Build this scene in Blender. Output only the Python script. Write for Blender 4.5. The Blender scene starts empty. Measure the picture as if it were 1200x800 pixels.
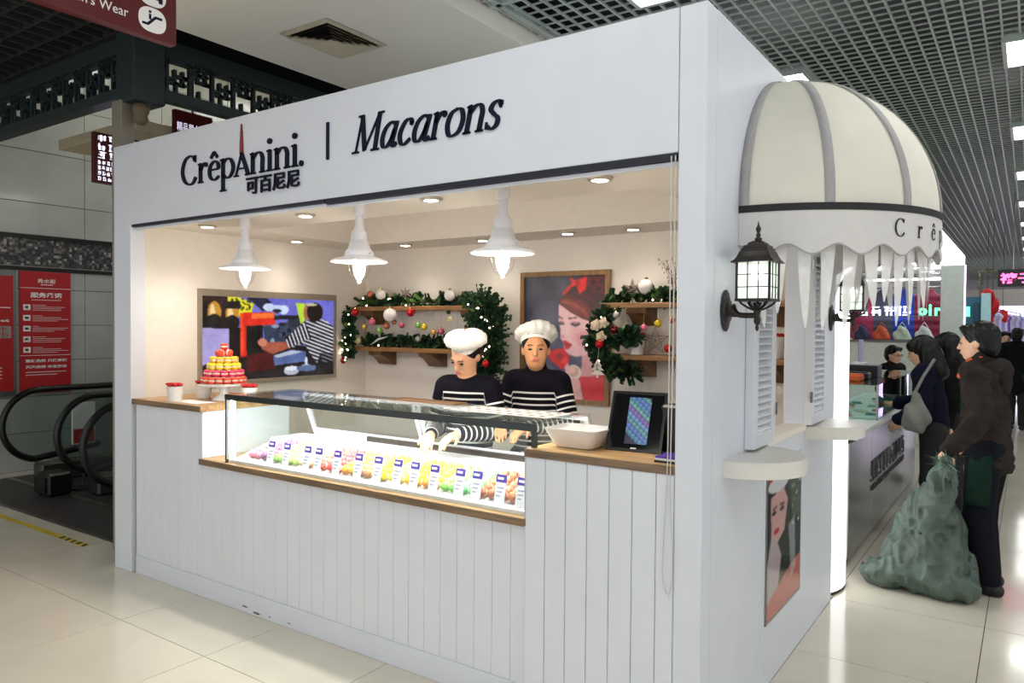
import bpy, math, random
import numpy as np
from mathutils import Vector, Matrix, Euler

R = math.radians
rnd = random.Random(7)
sc = bpy.context.scene
col = sc.collection

# ------------------------------------------------------------------ camera
CAM = (0.9691, -2.6166, 1.65)
FOC = 876.884            # focal length in pixels of a 1200 x 800 frame
cam_d = bpy.data.cameras.new('camera')
cam_d.sensor_width = 36.0
cam_d.lens = 36.0 * FOC / 1200.0
cam_d.clip_end = 200
cam_o = bpy.data.objects.new('camera', cam_d)
col.objects.link(cam_o)
YAW, PITCH, ROLL = R(34.7078), R(-1.189), R(0.455)
_fw = Vector((-math.sin(YAW) * math.cos(PITCH), math.cos(YAW) * math.cos(PITCH), math.sin(PITCH)))
_rt = Vector((math.cos(YAW), math.sin(YAW), 0))
_up = _rt.cross(_fw)
_rt2 = _rt * math.cos(ROLL) + _up * math.sin(ROLL)
_up2 = -_rt * math.sin(ROLL) + _up * math.cos(ROLL)
_m = Matrix((_rt2, _up2, -_fw)).transposed().to_4x4()
_m.translation = Vector(CAM)
cam_o.matrix_world = _m
sc.camera = cam_o

# ------------------------------------------------------------------ world, exposure
world = bpy.data.worlds.new('hall_air')
sc.world = world
world.use_nodes = True
world.node_tree.nodes['Background'].inputs[0].default_value = (0.97, 0.975, 1.0, 1)
world.node_tree.nodes['Background'].inputs[1].default_value = 1.0
sc.view_settings.view_transform = 'Standard'
sc.view_settings.look = 'None'
sc.view_settings.exposure = 0.0
sc.view_settings.gamma = 1.0
sc.view_settings.use_curve_mapping = False
try:
    sc.cycles.use_denoising = True
    sc.cycles.max_bounces = 8
    sc.cycles.transparent_max_bounces = 24
    sc.cycles.caustics_reflective = False
    sc.cycles.caustics_refractive = False
    sc.cycles.sample_clamp_indirect = 4.0
except Exception:
    pass
PANEL_STRENGTH = 15.0      # the square ceiling light panels of the hall
DOWN_POWER = 21.0          # warm downlights in the kiosk soffit (watts each)
PENDANT_POWER = 8.0
CASE_POWER = 22.0          # light tubes of the display case

# ------------------------------------------------------------------ helpers
def srgb(r, g=None, b=None):
    if g is None:
        r, g, b = r
    return tuple((c / 12.92 if c <= 0.04045 else ((c + 0.055) / 1.055) ** 2.4) for c in (r, g, b))

def hexc(s):
    return srgb(int(s[0:2], 16) / 255, int(s[2:4], 16) / 255, int(s[4:6], 16) / 255)

MATS = {}
def mat(name, c, rough=0.5, metal=0.0, noise=0.06, nscale=20.0, bump=0.0, bscale=60.0, emit=None, estr=0.0,
        trans=0.0, alpha=1.0, sheen=0.0, coat=0.0, spec=0.5, stretch=None):
    if name in MATS:
        return MATS[name]
    m = bpy.data.materials.new(name)
    m.use_nodes = True
    nt = m.node_tree
    b = nt.nodes['Principled BSDF']
    b.inputs['Roughness'].default_value = rough
    b.inputs['Metallic'].default_value = metal
    b.inputs['Specular IOR Level'].default_value = spec
    b.inputs['Transmission Weight'].default_value = trans
    b.inputs['Alpha'].default_value = alpha
    b.inputs['Coat Weight'].default_value = coat
    b.inputs['Coat Roughness'].default_value = 0.08
    if sheen:
        b.inputs['Sheen Weight'].default_value = sheen
    tc = nt.nodes.new('ShaderNodeTexCoord')
    src = tc.outputs['Object']
    if stretch:
        mp = nt.nodes.new('ShaderNodeMapping')
        mp.inputs['Scale'].default_value = stretch
        nt.links.new(src, mp.inputs['Vector'])
        src = mp.outputs['Vector']
    nz = nt.nodes.new('ShaderNodeTexNoise')
    nz.inputs['Scale'].default_value = nscale
    nz.inputs['Detail'].default_value = 4
    nt.links.new(src, nz.inputs['Vector'])
    rp = nt.nodes.new('ShaderNodeValToRGB')
    lo = tuple(max(0, x * (1 - noise)) for x in c) + (1,)
    hi = tuple(min(1, x * (1 + noise)) for x in c) + (1,)
    rp.color_ramp.elements[0].position = 0.3
    rp.color_ramp.elements[1].position = 0.7
    rp.color_ramp.elements[0].color = lo
    rp.color_ramp.elements[1].color = hi
    nt.links.new(nz.outputs['Fac'], rp.inputs['Fac'])
    nt.links.new(rp.outputs['Color'], b.inputs['Base Color'])
    if bump:
        n2 = nt.nodes.new('ShaderNodeTexNoise')
        n2.inputs['Scale'].default_value = bscale
        nt.links.new(src, n2.inputs['Vector'])
        bp = nt.nodes.new('ShaderNodeBump')
        bp.inputs['Strength'].default_value = bump
        bp.inputs['Distance'].default_value = 0.01
        nt.links.new(n2.outputs['Fac'], bp.inputs['Height'])
        nt.links.new(bp.outputs['Normal'], b.inputs['Normal'])
    if emit:
        b.inputs['Emission Color'].default_value = tuple(emit) + (1,)
        b.inputs['Emission Strength'].default_value = estr
    MATS[name] = m
    return m

def glass_mat(name, tint=(1, 1, 1), ior=1.5, rough=0.0, refl=1.0):
    """thin sheet glass: fresnel mix of clear and mirror"""
    if name in MATS:
        return MATS[name]
    m = bpy.data.materials.new(name)
    m.use_nodes = True
    nt = m.node_tree
    nt.nodes.remove(nt.nodes['Principled BSDF'])
    out = nt.nodes['Material Output']
    t = nt.nodes.new('ShaderNodeBsdfTransparent')
    t.inputs[0].default_value = tuple(tint) + (1,)
    g = nt.nodes.new('ShaderNodeBsdfGlossy')
    g.inputs['Roughness'].default_value = rough
    lw = nt.nodes.new('ShaderNodeLayerWeight')
    lw.inputs[0].default_value = 0.5
    pw = nt.nodes.new('ShaderNodeMath'); pw.operation = 'POWER'; pw.inputs[1].default_value = 4.5
    nt.links.new(lw.outputs['Facing'], pw.inputs[0])
    f0 = ((ior - 1) / (ior + 1)) ** 2
    mu = nt.nodes.new('ShaderNodeMath'); mu.operation = 'MULTIPLY_ADD'
    mu.inputs[1].default_value = (1 - f0) * 0.8 * refl
    mu.inputs[2].default_value = f0 * refl
    nt.links.new(pw.outputs[0], mu.inputs[0])
    mx = nt.nodes.new('ShaderNodeMixShader')
    nt.links.new(mu.outputs[0], mx.inputs[0])
    nt.links.new(t.outputs[0], mx.inputs[1])
    nt.links.new(g.outputs[0], mx.inputs[2])
    nt.links.new(mx.outputs[0], out.inputs[0])
    MATS[name] = m
    return m

def attr_mat(name, rough=0.5, emit=0.0, attr='col', spec=0.5):
    if name in MATS:
        return MATS[name]
    m = bpy.data.materials.new(name)
    m.use_nodes = True
    nt = m.node_tree
    b = nt.nodes['Principled BSDF']
    b.inputs['Roughness'].default_value = rough
    b.inputs['Specular IOR Level'].default_value = spec
    a = nt.nodes.new('ShaderNodeVertexColor')
    a.layer_name = attr
    if emit:
        b.inputs['Base Color'].default_value = (0.01, 0.01, 0.01, 1)
        nt.links.new(a.outputs['Color'], b.inputs['Emission Color'])
        b.inputs['Emission Strength'].default_value = emit
    else:
        nt.links.new(a.outputs['Color'], b.inputs['Base Color'])
    MATS[name] = m
    return m

def stripe_mat(name, c1, c2, attr='stripe', period=0.05, duty=0.3, start=0.0, rough=0.85):
    """knit with stripes: stripes follow the per-vertex value 'attr' (metres below the neck or along the sleeve)"""
    m = bpy.data.materials.new(name)
    m.use_nodes = True
    nt = m.node_tree
    b = nt.nodes['Principled BSDF']
    b.inputs['Roughness'].default_value = rough
    b.inputs['Specular IOR Level'].default_value = 0.12
    a = nt.nodes.new('ShaderNodeAttribute')
    a.attribute_name = attr
    d = nt.nodes.new('ShaderNodeMath'); d.operation = 'MODULO'; d.inputs[1].default_value = period
    nt.links.new(a.outputs['Fac'], d.inputs[0])
    l = nt.nodes.new('ShaderNodeMath'); l.operation = 'LESS_THAN'; l.inputs[1].default_value = period * duty
    nt.links.new(d.outputs[0], l.inputs[0])
    g = nt.nodes.new('ShaderNodeMath'); g.operation = 'GREATER_THAN'; g.inputs[1].default_value = start
    nt.links.new(a.outputs['Fac'], g.inputs[0])
    mu = nt.nodes.new('ShaderNodeMath'); mu.operation = 'MULTIPLY'
    nt.links.new(l.outputs[0], mu.inputs[0]); nt.links.new(g.outputs[0], mu.inputs[1])
    mx = nt.nodes.new('ShaderNodeMix'); mx.data_type = 'RGBA'
    nt.links.new(mu.outputs[0], mx.inputs['Factor'])
    mx.inputs['A'].default_value = tuple(c1) + (1,)
    mx.inputs['B'].default_value = tuple(c2) + (1,)
    nt.links.new(mx.outputs['Result'], b.inputs['Base Color'])
    return m

def props(o, label=None, cat=None, group=None, kind=None):
    if label: o['label'] = label
    if cat: o['category'] = cat
    if group: o['group'] = group
    if kind: o['kind'] = kind
    return o

def empty(name, loc=(0, 0, 0), label=None, cat=None, group=None, rotz=0.0, parent=None):
    o = bpy.data.objects.new(name, None)
    o.empty_display_size = 0.05
    col.objects.link(o)
    o.location = loc
    o.rotation_euler = (0, 0, rotz)
    if parent:
        o.parent = parent
    props(o, label, cat, group)
    return o

def wloc(o):
    v = Vector((0, 0, 0))
    while o:
        v = v + Vector(o.location)
        o = o.parent
    return v

class MB:
    """collects polygons; build() links them as ONE mesh object"""
    def __init__(self):
        self.v = []; self.f = []; self.m = []
    def add(self, verts, faces, mi=0):
        n = len(self.v)
        self.v.extend([tuple(p) for p in verts])
        for f in faces:
            self.f.append([n + i for i in f]); self.m.append(mi)
        return self
    def box(self, x0, x1, y0, y1, z0, z1, mi=0, rot=None, bev=0.0):
        if bev and not rot:
            # chamfered box
            b = min(bev, (x1 - x0) * .45, (y1 - y0) * .45, (z1 - z0) * .45)
            vs = []; idx = {}
            for ix, X in enumerate((x0, x1)):
                for iy, Y in enumerate((y0, y1)):
                    for iz, Z in enumerate((z0, z1)):
                        sx, sy, sz = 1 - 2 * ix, 1 - 2 * iy, 1 - 2 * iz
                        idx[ix, iy, iz] = len(vs)
                        vs += [(X, Y + sy * b, Z + sz * b), (X + sx * b, Y, Z + sz * b), (X + sx * b, Y + sy * b, Z)]
            I = lambda a, c, d, k: idx[a, c, d] + k
            F = [[I(0,0,0,0), I(0,0,1,0), I(0,1,1,0), I(0,1,0,0)], [I(1,0,0,0), I(1,1,0,0), I(1,1,1,0), I(1,0,1,0)],
                 [I(0,0,0,1), I(1,0,0,1), I(1,0,1,1), I(0,0,1,1)], [I(0,1,0,1), I(0,1,1,1), I(1,1,1,1), I(1,1,0,1)],
                 [I(0,0,0,2), I(0,1,0,2), I(1,1,0,2), I(1,0,0,2)], [I(0,0,1,2), I(1,0,1,2), I(1,1,1,2), I(0,1,1,2)]]
            for a in (0, 1):
                for c in (0, 1):
                    F.append([I(a,c,0,0), I(a,c,1,0), I(a,c,1,1), I(a,c,0,1)])
                    F.append([I(a,0,c,0), I(a,1,c,0), I(a,1,c,2), I(a,0,c,2)])
                    F.append([I(0,a,c,1), I(1,a,c,1), I(1,a,c,2), I(0,a,c,2)])
            for a in (0, 1):
                for c in (0, 1):
                    for d in (0, 1):
                        F.append([I(a,c,d,0), I(a,c,d,1), I(a,c,d,2)])
            return self.add(vs, F, mi)
        vs = [Vector((x, y, z)) for x in (x0, x1) for y in (y0, y1) for z in (z0, z1)]
        if rot is not None:
            c = Vector(((x0 + x1) / 2, (y0 + y1) / 2, (z0 + z1) / 2))
            vs = [c + rot @ (p - c) for p in vs]
        return self.add(vs, [(0,1,3,2), (4,6,7,5), (0,4,5,1), (2,3,7,6), (0,2,6,4), (1,5,7,3)], mi)
    def bar(self, a, b, w, h=None, mi=0, up=(0, 0, 1)):
        """rectangular bar from a to b"""
        a = Vector(a); b = Vector(b); h = h or w
        d = (b - a).normalized(); u = Vector(up)
        s = d.cross(u)
        if s.length < 1e-4: s = d.cross(Vector((1, 0, 0)))
        s.normalize(); u = s.cross(d)
        vs = []
        for p in (a, b):
            for i, j in ((-1, -1), (1, -1), (1, 1), (-1, 1)):
                vs.append(p + s * i * w / 2 + u * j * h / 2)
        return self.add(vs, [(3,2,1,0), (4,5,6,7), (0,1,5,4), (1,2,6,5), (2,3,7,6), (3,0,4,7)], mi)
    def lathe(self, prof, c=(0, 0, 0), n=24, mi=0, axis=None, caps=True, a0=0.0, a1=2 * math.pi):
        """prof: list of (r, h); revolved round z (or axis) at c"""
        full = abs(a1 - a0 - 2 * math.pi) < 1e-6
        m = n if full else n + 1
        c = Vector(c)
        q = Vector((0, 0, 1)).rotation_difference(Vector(axis).normalized()) if axis is not None else None
        vs = []
        for r, h in prof:
            for i in range(m):
                a = a0 + (a1 - a0) * i / n
                p = Vector((r * math.cos(a), r * math.sin(a), h))
                if q: p = q @ p
                vs.append(c + p)
        F = []
        for k in range(len(prof) - 1):
            for i in range(n):
                j = (i + 1) % m
                F.append((k * m + i, k * m + j, (k + 1) * m + j, (k + 1) * m + i))
        if caps and full:
            if prof[0][0] > 1e-5: F.append(tuple(reversed(range(m))))
            if prof[-1][0] > 1e-5: F.append(tuple(range((len(prof) - 1) * m, len(prof) * m)))
        return self.add(vs, F, mi)
    def cyl(self, a, b, r, n=12, mi=0, r2=None):
        a = Vector(a); b = Vector(b)
        L = (b - a).length
        return self.lathe([(r, 0), (r if r2 is None else r2, L)], a, n, mi, axis=(b - a))
    def tube(self, pts, r, n=8, mi=0, closed=False):
        pts = [Vector(p) for p in pts]
        N = len(pts)
        rs = r if isinstance(r, (list, tuple)) else [r] * N
        vs = []
        prev = None
        for i, p in enumerate(pts):
            if closed:
                d = pts[(i + 1) % N] - pts[i - 1]
            else:
                d = pts[min(i + 1, N - 1)] - pts[max(i - 1, 0)]
            d.normalize()
            if prev is None:
                s = d.cross(Vector((0, 0, 1)))
                if s.length < 1e-3: s = d.cross(Vector((1, 0, 0)))
            else:
                s = prev - d * prev.dot(d)
            s.normalize(); prev = s
            u = s.cross(d)
            for k in range(n):
                a = 2 * math.pi * k / n
                vs.append(p + (s * math.cos(a) + u * math.sin(a)) * rs[i])
        F = []
        for i in range(N if closed else N - 1):
            j = (i + 1) % N
            for k in range(n):
                l = (k + 1) % n
                F.append((i * n + k, j * n + k, j * n + l, i * n + l))
        if not closed:
            F.append(tuple(range(n))); F.append(tuple(reversed(range((N - 1) * n, N * n))))
        return self.add(vs, F, mi)
    def sphere(self, c, r, n=16, m=10, mi=0, sq=(1, 1, 1)):
        prof = [(max(1e-6, math.sin(math.pi * k / m)) * 1.0, -math.cos(math.pi * k / m)) for k in range(m + 1)]
        vs = []
        for rr, h in prof:
            for i in range(n):
                a = 2 * math.pi * i / n
                vs.append((c[0] + r * sq[0] * rr * math.cos(a), c[1] + r * sq[1] * rr * math.sin(a), c[2] + r * sq[2] * h))
        F = []
        for k in range(m):
            for i in range(n):
                j = (i + 1) % n
                F.append((k * n + i, k * n + j, (k + 1) * n + j, (k + 1) * n + i))
        return self.add(vs, F, mi)
    def prism(self, poly, org, ux, uy, depth, mi=0):
        """polygon (2D, any winding) in the plane org + x*ux + y*uy, extruded by vector depth"""
        ux = Vector(ux); uy = Vector(uy); org = Vector(org); dp = Vector(depth)
        A = sum(poly[i][0] * poly[(i + 1) % len(poly)][1] - poly[(i + 1) % len(poly)][0] * poly[i][1] for i in range(len(poly)))
        if (A > 0) != (ux.cross(uy).dot(dp) < 0):
            poly = list(reversed(poly))
        n = len(poly)
        base = [org + ux * p[0] + uy * p[1] for p in poly]
        vs = base + [p + dp for p in base]
        F = [tuple(range(n)), tuple(reversed(range(n, 2 * n)))]
        for i in range(n):
            j = (i + 1) % n
            F.append((j, i, n + i, n + j))
        return self.add(vs, F, mi)
    def build(self, name, mats, parent=None, smooth=False, label=None, cat=None, group=None, kind=None, auto=None, loc=None):
        v = np.array(self.v, dtype=np.float64)
        if parent is not None:
            off = np.array(wloc(parent))
        elif loc is not None:
            off = np.array(loc)
        else:
            lo = v.min(0); hi = v.max(0)
            off = np.array([(lo[0] + hi[0]) / 2, (lo[1] + hi[1]) / 2, lo[2]])
        me = bpy.data.meshes.new(name)
        me.from_pydata((v - off).tolist(), [], self.f)
        if not isinstance(mats, (list, tuple)): mats = [mats]
        for m in mats: me.materials.append(m)
        if len(mats) > 1:
            me.polygons.foreach_set('material_index', np.array(self.m, dtype=np.int32))
        if smooth:
            me.polygons.foreach_set('use_smooth', np.ones(len(me.polygons), dtype=bool))
            if auto:
                me.set_sharp_from_angle(angle=R(auto))
        me.update()
        o = bpy.data.objects.new(name, me)
        col.objects.link(o)
        if parent is not None: o.parent = parent
        else: o.location = off
        props(o, label, cat, group, kind)
        return o

def box(name, x0, x1, y0, y1, z0, z1, m, parent=None, bev=0.0, **k):
    return MB().box(x0, x1, y0, y1, z0, z1, bev=bev).build(name, m, parent, **k)

def copy_tree(o, parent=None):
    c = o.copy(); col.objects.link(c); c.parent = parent
    for ch in list(o.children):
        copy_tree(ch, c)
    return c

def light(name, kind, loc, power, colr=(1, 1, 1), size=0.05, parent=None, spot=None, rot=None, size_y=None):
    d = bpy.data.lights.new(name, kind)
    d.energy = power; d.color = colr
    if kind == 'AREA':
        d.size = size
        if size_y: d.shape = 'RECTANGLE'; d.size_y = size_y
    elif kind == 'SPOT':
        d.shadow_soft_size = size; d.spot_size = spot or R(120); d.spot_blend = 1.0
    else:
        d.shadow_soft_size = size
    o = bpy.data.objects.new(name, d)
    col.objects.link(o)
    if rot: o.rotation_euler = rot
    if parent is not None:
        o.parent = parent; o.location = Vector(loc) - wloc(parent)
    else:
        o.location = loc
    return o

def at(u, v, ax, val):
    """the point of the plane ax = val on the sight line through (u, v) of the photograph"""
    d = _rt2 * ((u - 600) / FOC) + _up2 * (-(v - 400) / FOC) + _fw
    i = 'xyz'.index(ax)
    t = (val - CAM[i]) / d[i]
    return Vector(CAM) + d * t

def dp(u, v, d):
    return Vector(CAM) + (_rt2 * ((u - 600) / FOC) + _up2 * (-(v - 400) / FOC) + _fw) * d

def text_mesh(s, size, extrude=0.002, bold=0.0, res=2, align='LEFT'):
    """lettering from the built-in font, flat in xy, converted to a mesh: returns (verts, faces)"""
    c = bpy.data.curves.new('lettering', 'FONT')
    c.body = s; c.size = size; c.extrude = extrude; c.resolution_u = res; c.offset = bold
    c.align_x = align
    o = bpy.data.objects.new('lettering', c)
    col.objects.link(o)
    dg = bpy.context.evaluated_depsgraph_get()
    me = bpy.data.meshes.new_from_object(o.evaluated_get(dg))
    V = [tuple(p.co) for p in me.vertices]; F = [tuple(p.vertices) for p in me.polygons]
    bpy.data.objects.remove(o); bpy.data.curves.remove(c); bpy.data.meshes.remove(me)
    return V, F

def put_text(mb, s, org, ux, uy, size, width=None, extrude=0.002, bold=0.0, mi=0, align='LEFT', res=2, height=None):
    V, F = text_mesh(s, size, extrude, bold, res, align)
    ux = Vector(ux).normalized(); uy = Vector(uy).normalized(); n = ux.cross(uy); org = Vector(org)
    xs = [v[0] for v in V]; ys = [v[1] for v in V]
    kx = 1.0
    if width and xs: kx = width / (max(xs) - min(xs))
    ky = 1.0
    if height and ys: ky = height / (max(ys) - min(ys))
    x0 = min(xs) if width else 0.0
    y0 = min(ys) if height else 0.0
    mb.add([org + ux * ((v[0] - x0) * kx) + uy * ((v[1] - y0) * ky) + n * v[2] for v in V], F, mi)

def mark(mb, org, ux, uy, w, h, seed, depth=.004, t=.16):
    """a character too blurred in the photograph to read: a few upright and level strokes"""
    rr = random.Random(seed)
    ux = Vector(ux).normalized(); uy = Vector(uy).normalized(); n = ux.cross(uy)
    def r(x0, y0, x1, y1):
        mb.prism([(x0 * w, y0 * h), (x1 * w, y0 * h), (x1 * w, y1 * h), (x0 * w, y1 * h)], org, ux, uy, n * depth)
    a = rr.uniform(.1, .35); b = rr.uniform(.55, .8)
    r(a, 0 if rr.random() < .6 else .3, a + t, 1); r(b, rr.choice((0, .2)), b + t, rr.choice((.7, 1)))
    for y in rr.sample((.02, .26, .5, .74, .9), 3):
        r(rr.uniform(0, .2), y, rr.uniform(.75, 1), y + t * .6)

# ---------- painted pictures: colours painted on a fine grid of a flat sheet
class Pic:
    def __init__(self, w, h, c=(0, 0, 0)):
        self.w, self.h = w, h
        self.a = np.zeros((h, w, 3)); self.a[:] = c
        self.X, self.Y = np.meshgrid((np.arange(w) + .5) / w, (np.arange(h) + .5) / h)   # y down
    def fill(self, mask, c, al=1.0):
        self.a[mask] = self.a[mask] * (1 - al) + np.array(c) * al
    def rect(self, x0, y0, x1, y1, c, al=1.0):
        self.fill((self.X >= x0) & (self.X < x1) & (self.Y >= y0) & (self.Y < y1), c, al)
    def ell(self, cx, cy, rx, ry, c, al=1.0, rot=0.0):
        dx, dy = self.X - cx, self.Y - cy
        asp = self.h / self.w
        dy2 = dy * asp
        co, si = math.cos(rot), math.sin(rot)
        u = dx * co + dy2 * si; v = -dx * si + dy2 * co
        self.fill((u / rx) ** 2 + (v / (ry * asp)) ** 2 < 1, c, al)
    def polymask(self, pts):
        ins = np.zeros(self.X.shape, bool)
        n = len(pts)
        for i in range(n):
            x1, y1 = pts[i]; x2, y2 = pts[(i + 1) % n]
            if y1 == y2: continue
            cnd = ((y1 > self.Y) != (y2 > self.Y)) & (self.X < (x2 - x1) * (self.Y - y1) / (y2 - y1) + x1)
            ins ^= cnd
        return ins
    def poly(self, pts, c, al=1.0):
        self.fill(self.polymask(pts), c, al)
    def line(self, pts, wd, c, al=1.0):
        asp = self.h / self.w
        for (x1, y1), (x2, y2) in zip(pts[:-1], pts[1:]):
            ax, ay, bx, by = x1, y1 * asp, x2, y2 * asp
            dx, dy = bx - ax, by - ay
            L = dx * dx + dy * dy + 1e-12
            t = np.clip(((self.X - ax) * dx + (self.Y * asp - ay) * dy) / L, 0, 1)
            d = np.hypot(self.X - ax - t * dx, self.Y * asp - ay - t * dy)
            self.fill(d < wd / 2, c, al)
    def noise(self, amp, seed=1, cell=6):
        g = np.random.RandomState(seed).rand(self.h // cell + 2, self.w // cell + 2) - .5
        yy = self.Y * self.h / cell; xx = self.X * self.w / cell
        iy, ix = yy.astype(int), xx.astype(int); fy, fx = yy - iy, xx - ix
        n = (g[iy, ix] * (1 - fx) + g[iy, ix + 1] * fx) * (1 - fy) + (g[iy + 1, ix] * (1 - fx) + g[iy + 1, ix + 1] * fx) * fy
        self.a = np.clip(self.a + amp * n[..., None], 0, 1)
    def blur(self, k=1):
        for _ in range(k):
            p = np.pad(self.a, ((1, 1), (1, 1), (0, 0)), 'edge')
            self.a = (p[1:-1, 1:-1] * 2 + p[:-2, 1:-1] + p[2:, 1:-1] + p[1:-1, :-2] + p[1:-1, 2:]) / 6
    def mesh(self, name, org, ux, uy, m, parent, gain=1.0, **k):
        """org = top left corner, ux along the top, uy down the side (full lengths)"""
        org = np.array(org); ux = np.array(ux, float); uy = np.array(uy, float)
        w, h = self.w, self.h
        s = np.linspace(0, 1, w); t = np.linspace(0, 1, h)
        S, T = np.meshgrid(s, t)
        V = org + S[..., None] * ux + T[..., None] * uy
        V = V.reshape(-1, 3) - np.array(wloc(parent))
        idx = np.arange(w * h).reshape(h, w)
        q = np.stack([idx[:-1, :-1], idx[1:, :-1], idx[1:, 1:], idx[:-1, 1:]], -1).reshape(-1, 4)
        me = bpy.data.meshes.new(name)
        me.from_pydata(V.tolist(), [], q.tolist())
        ca = me.color_attributes.new('col', 'FLOAT_COLOR', 'POINT')
        lin = np.where(self.a <= 0.04045, self.a / 12.92, ((np.clip(self.a, 0, 1) + 0.055) / 1.055) ** 2.4) * gain
        c4 = np.concatenate([lin.reshape(-1, 3), np.ones((w * h, 1))], 1)
        ca.data.foreach_set('color', c4.astype(np.float32).ravel())
        me.materials.append(m)
        o = bpy.data.objects.new(name, me)
        col.objects.link(o); o.parent = parent
        props(o, **k)
        return o

# ---------- organic shapes: blended distance fields meshed with surface nets
def cap(a, b, r0, r1=None, k=0.03, flat=None, tag=0):
    return ('cap', np.array(a, float), np.array(b, float), r0, r0 if r1 is None else r1, k, flat, tag)
def ell(c, r, k=0.03, rot=None, tag=0):
    return ('ell', np.array(c, float), np.array(r, float), None if rot is None else np.array(rot, float), k, tag)

def sdf_eval(prims, P, far=1e9):
    D = np.full(P.shape[:-1], 1.0)
    for p in prims:
        if p[0] == 'cap':
            _, a, b, r0, r1, k, flat, _t = p
            lo = np.minimum(a, b) - max(r0, r1) * 1.6 - k - 0.02; hi = np.maximum(a, b) + max(r0, r1) * 1.6 + k + 0.02
        else:
            _, c, r, rot, k, _t = p
            lo = c - r.max() - k - 0.02; hi = c + r.max() + k + 0.02
        o, h = P[0, 0, 0], P[1, 1, 1] - P[0, 0, 0]
        i0 = np.clip(((lo - o) / h).astype(int), 0, None); i1 = np.clip(((hi - o) / h).astype(int) + 2, 0, P.shape[:3])
        sl = tuple(slice(i0[q], i1[q]) for q in range(3))
        Q = P[sl]
        if Q.size == 0: continue
        if p[0] == 'cap':
            ab = b - a
            q = Q - a
            if flat is not None:
                dv = np.array(flat[0], float); s = flat[1]
                pr = q @ dv
                t0 = np.clip((q @ ab) / (ab @ ab + 1e-9), 0, 1)
                off = pr - t0 * (ab @ dv)
                q = q + ((1 / s - 1) * off)[..., None] * dv
            t = np.clip((q @ ab) / (ab @ ab + 1e-9), 0, 1)
            d = np.linalg.norm(q - t[..., None] * ab, axis=-1) - (r0 + (r1 - r0) * t)
            if flat is not None and flat[1] < 1: d = d * (0.5 + 0.5 * flat[1])
        else:
            q = Q - c
            if rot is not None: q = q @ rot
            n = np.linalg.norm(q / r, axis=-1)
            g = np.linalg.norm(q / (r * r), axis=-1) + 1e-9
            d = n * (n - 1) / g
        E = D[sl]
        if k > 0:
            hh = np.clip(0.5 + 0.5 * (E - d) / k, 0, 1)
            D[sl] = E * (1 - hh) + d * hh - k * hh * (1 - hh)
        else:
            D[sl] = np.minimum(E, d)
    return D

def sdf_mesh(prims, vox=0.01, cuts=(), warp=None):
    lo = np.full(3, 1e9); hi = -lo
    for p in prims:
        if p[0] == 'cap':
            r = max(p[3], p[4]) * 1.3 + 0.02
            lo = np.minimum(lo, np.minimum(p[1], p[2]) - r); hi = np.maximum(hi, np.maximum(p[1], p[2]) + r)
        else:
            lo = np.minimum(lo, p[1] - p[2].max() - .02); hi = np.maximum(hi, p[1] + p[2].max() + .02)
    n = np.ceil((hi - lo) / vox).astype(int) + 3
    G = np.stack(np.meshgrid(*[lo[i] - vox + vox * np.arange(n[i]) for i in range(3)], indexing='ij'), -1)
    D = sdf_eval(prims, G)
    if warp is not None: D = D + warp(G)
    for (pt, nr) in cuts:
        D = np.maximum(D, (G - np.array(pt, float)) @ np.array(nr, float))
    D[0] = D[-1] = 1; D[:, 0] = D[:, -1] = 1; D[:, :, 0] = D[:, :, -1] = 1
    S = D < 0
    nx, ny, nz = [k - 1 for k in D.shape]
    acc = np.zeros((nx, ny, nz, 3)); cnt = np.zeros((nx, ny, nz))
    for ax in range(3):
        sl0 = [slice(None)] * 3; sl1 = [slice(None)] * 3
        sl0[ax] = slice(0, -1); sl1[ax] = slice(1, None)
        a = D[tuple(sl0)]; b = D[tuple(sl1)]
        cr = S[tuple(sl0)] != S[tuple(sl1)]
        t = np.where(cr, a / (a - b + 1e-12), 0)
        o1, o2 = [q for q in range(3) if q != ax]
        for d1 in (0, 1):
            for d2 in (0, 1):
                ss = [None] * 3
                ss[ax] = slice(0, (nx, ny, nz)[ax])
                ss[o1] = slice(d1, d1 + (nx, ny, nz)[o1]); ss[o2] = slice(d2, d2 + (nx, ny, nz)[o2])
                c = cr[tuple(ss)]; tt = t[tuple(ss)]
                acc[..., ax] += np.where(c, tt, 0); acc[..., o1] += c * d1; acc[..., o2] += c * d2
                cnt += c
    act = cnt > 0
    idx = np.full(act.shape, -1); idx[act] = np.arange(act.sum())
    ii = np.argwhere(act)
    V = G[0, 0, 0] + vox * (ii + acc[act] / cnt[act][:, None])
    F = []
    for ax in range(3):
        o1, o2 = (ax + 1) % 3, (ax + 2) % 3
        sl0 = [slice(1, -1)] * 3; sl1 = [slice(1, -1)] * 3
        sl0[ax] = slice(0, -1); sl1[ax] = slice(1, None)
        A = S[tuple(sl0)]; B = S[tuple(sl1)]
        e = np.argwhere(A != B)
        base = e.copy(); base[:, o1] += 1; base[:, o2] += 1
        inside0 = A[tuple(e.T)]
        def cell(d1, d2):
            q = base.copy(); q[:, o1] -= d1; q[:, o2] -= d2
            return idx[q[:, 0], q[:, 1], q[:, 2]]
        q = np.stack([cell(0, 0), cell(1, 0), cell(1, 1), cell(0, 1)], 1)
        q[~inside0] = q[~inside0][:, ::-1]
        F.append(q)
    F = np.concatenate(F)
    return V, F

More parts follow.
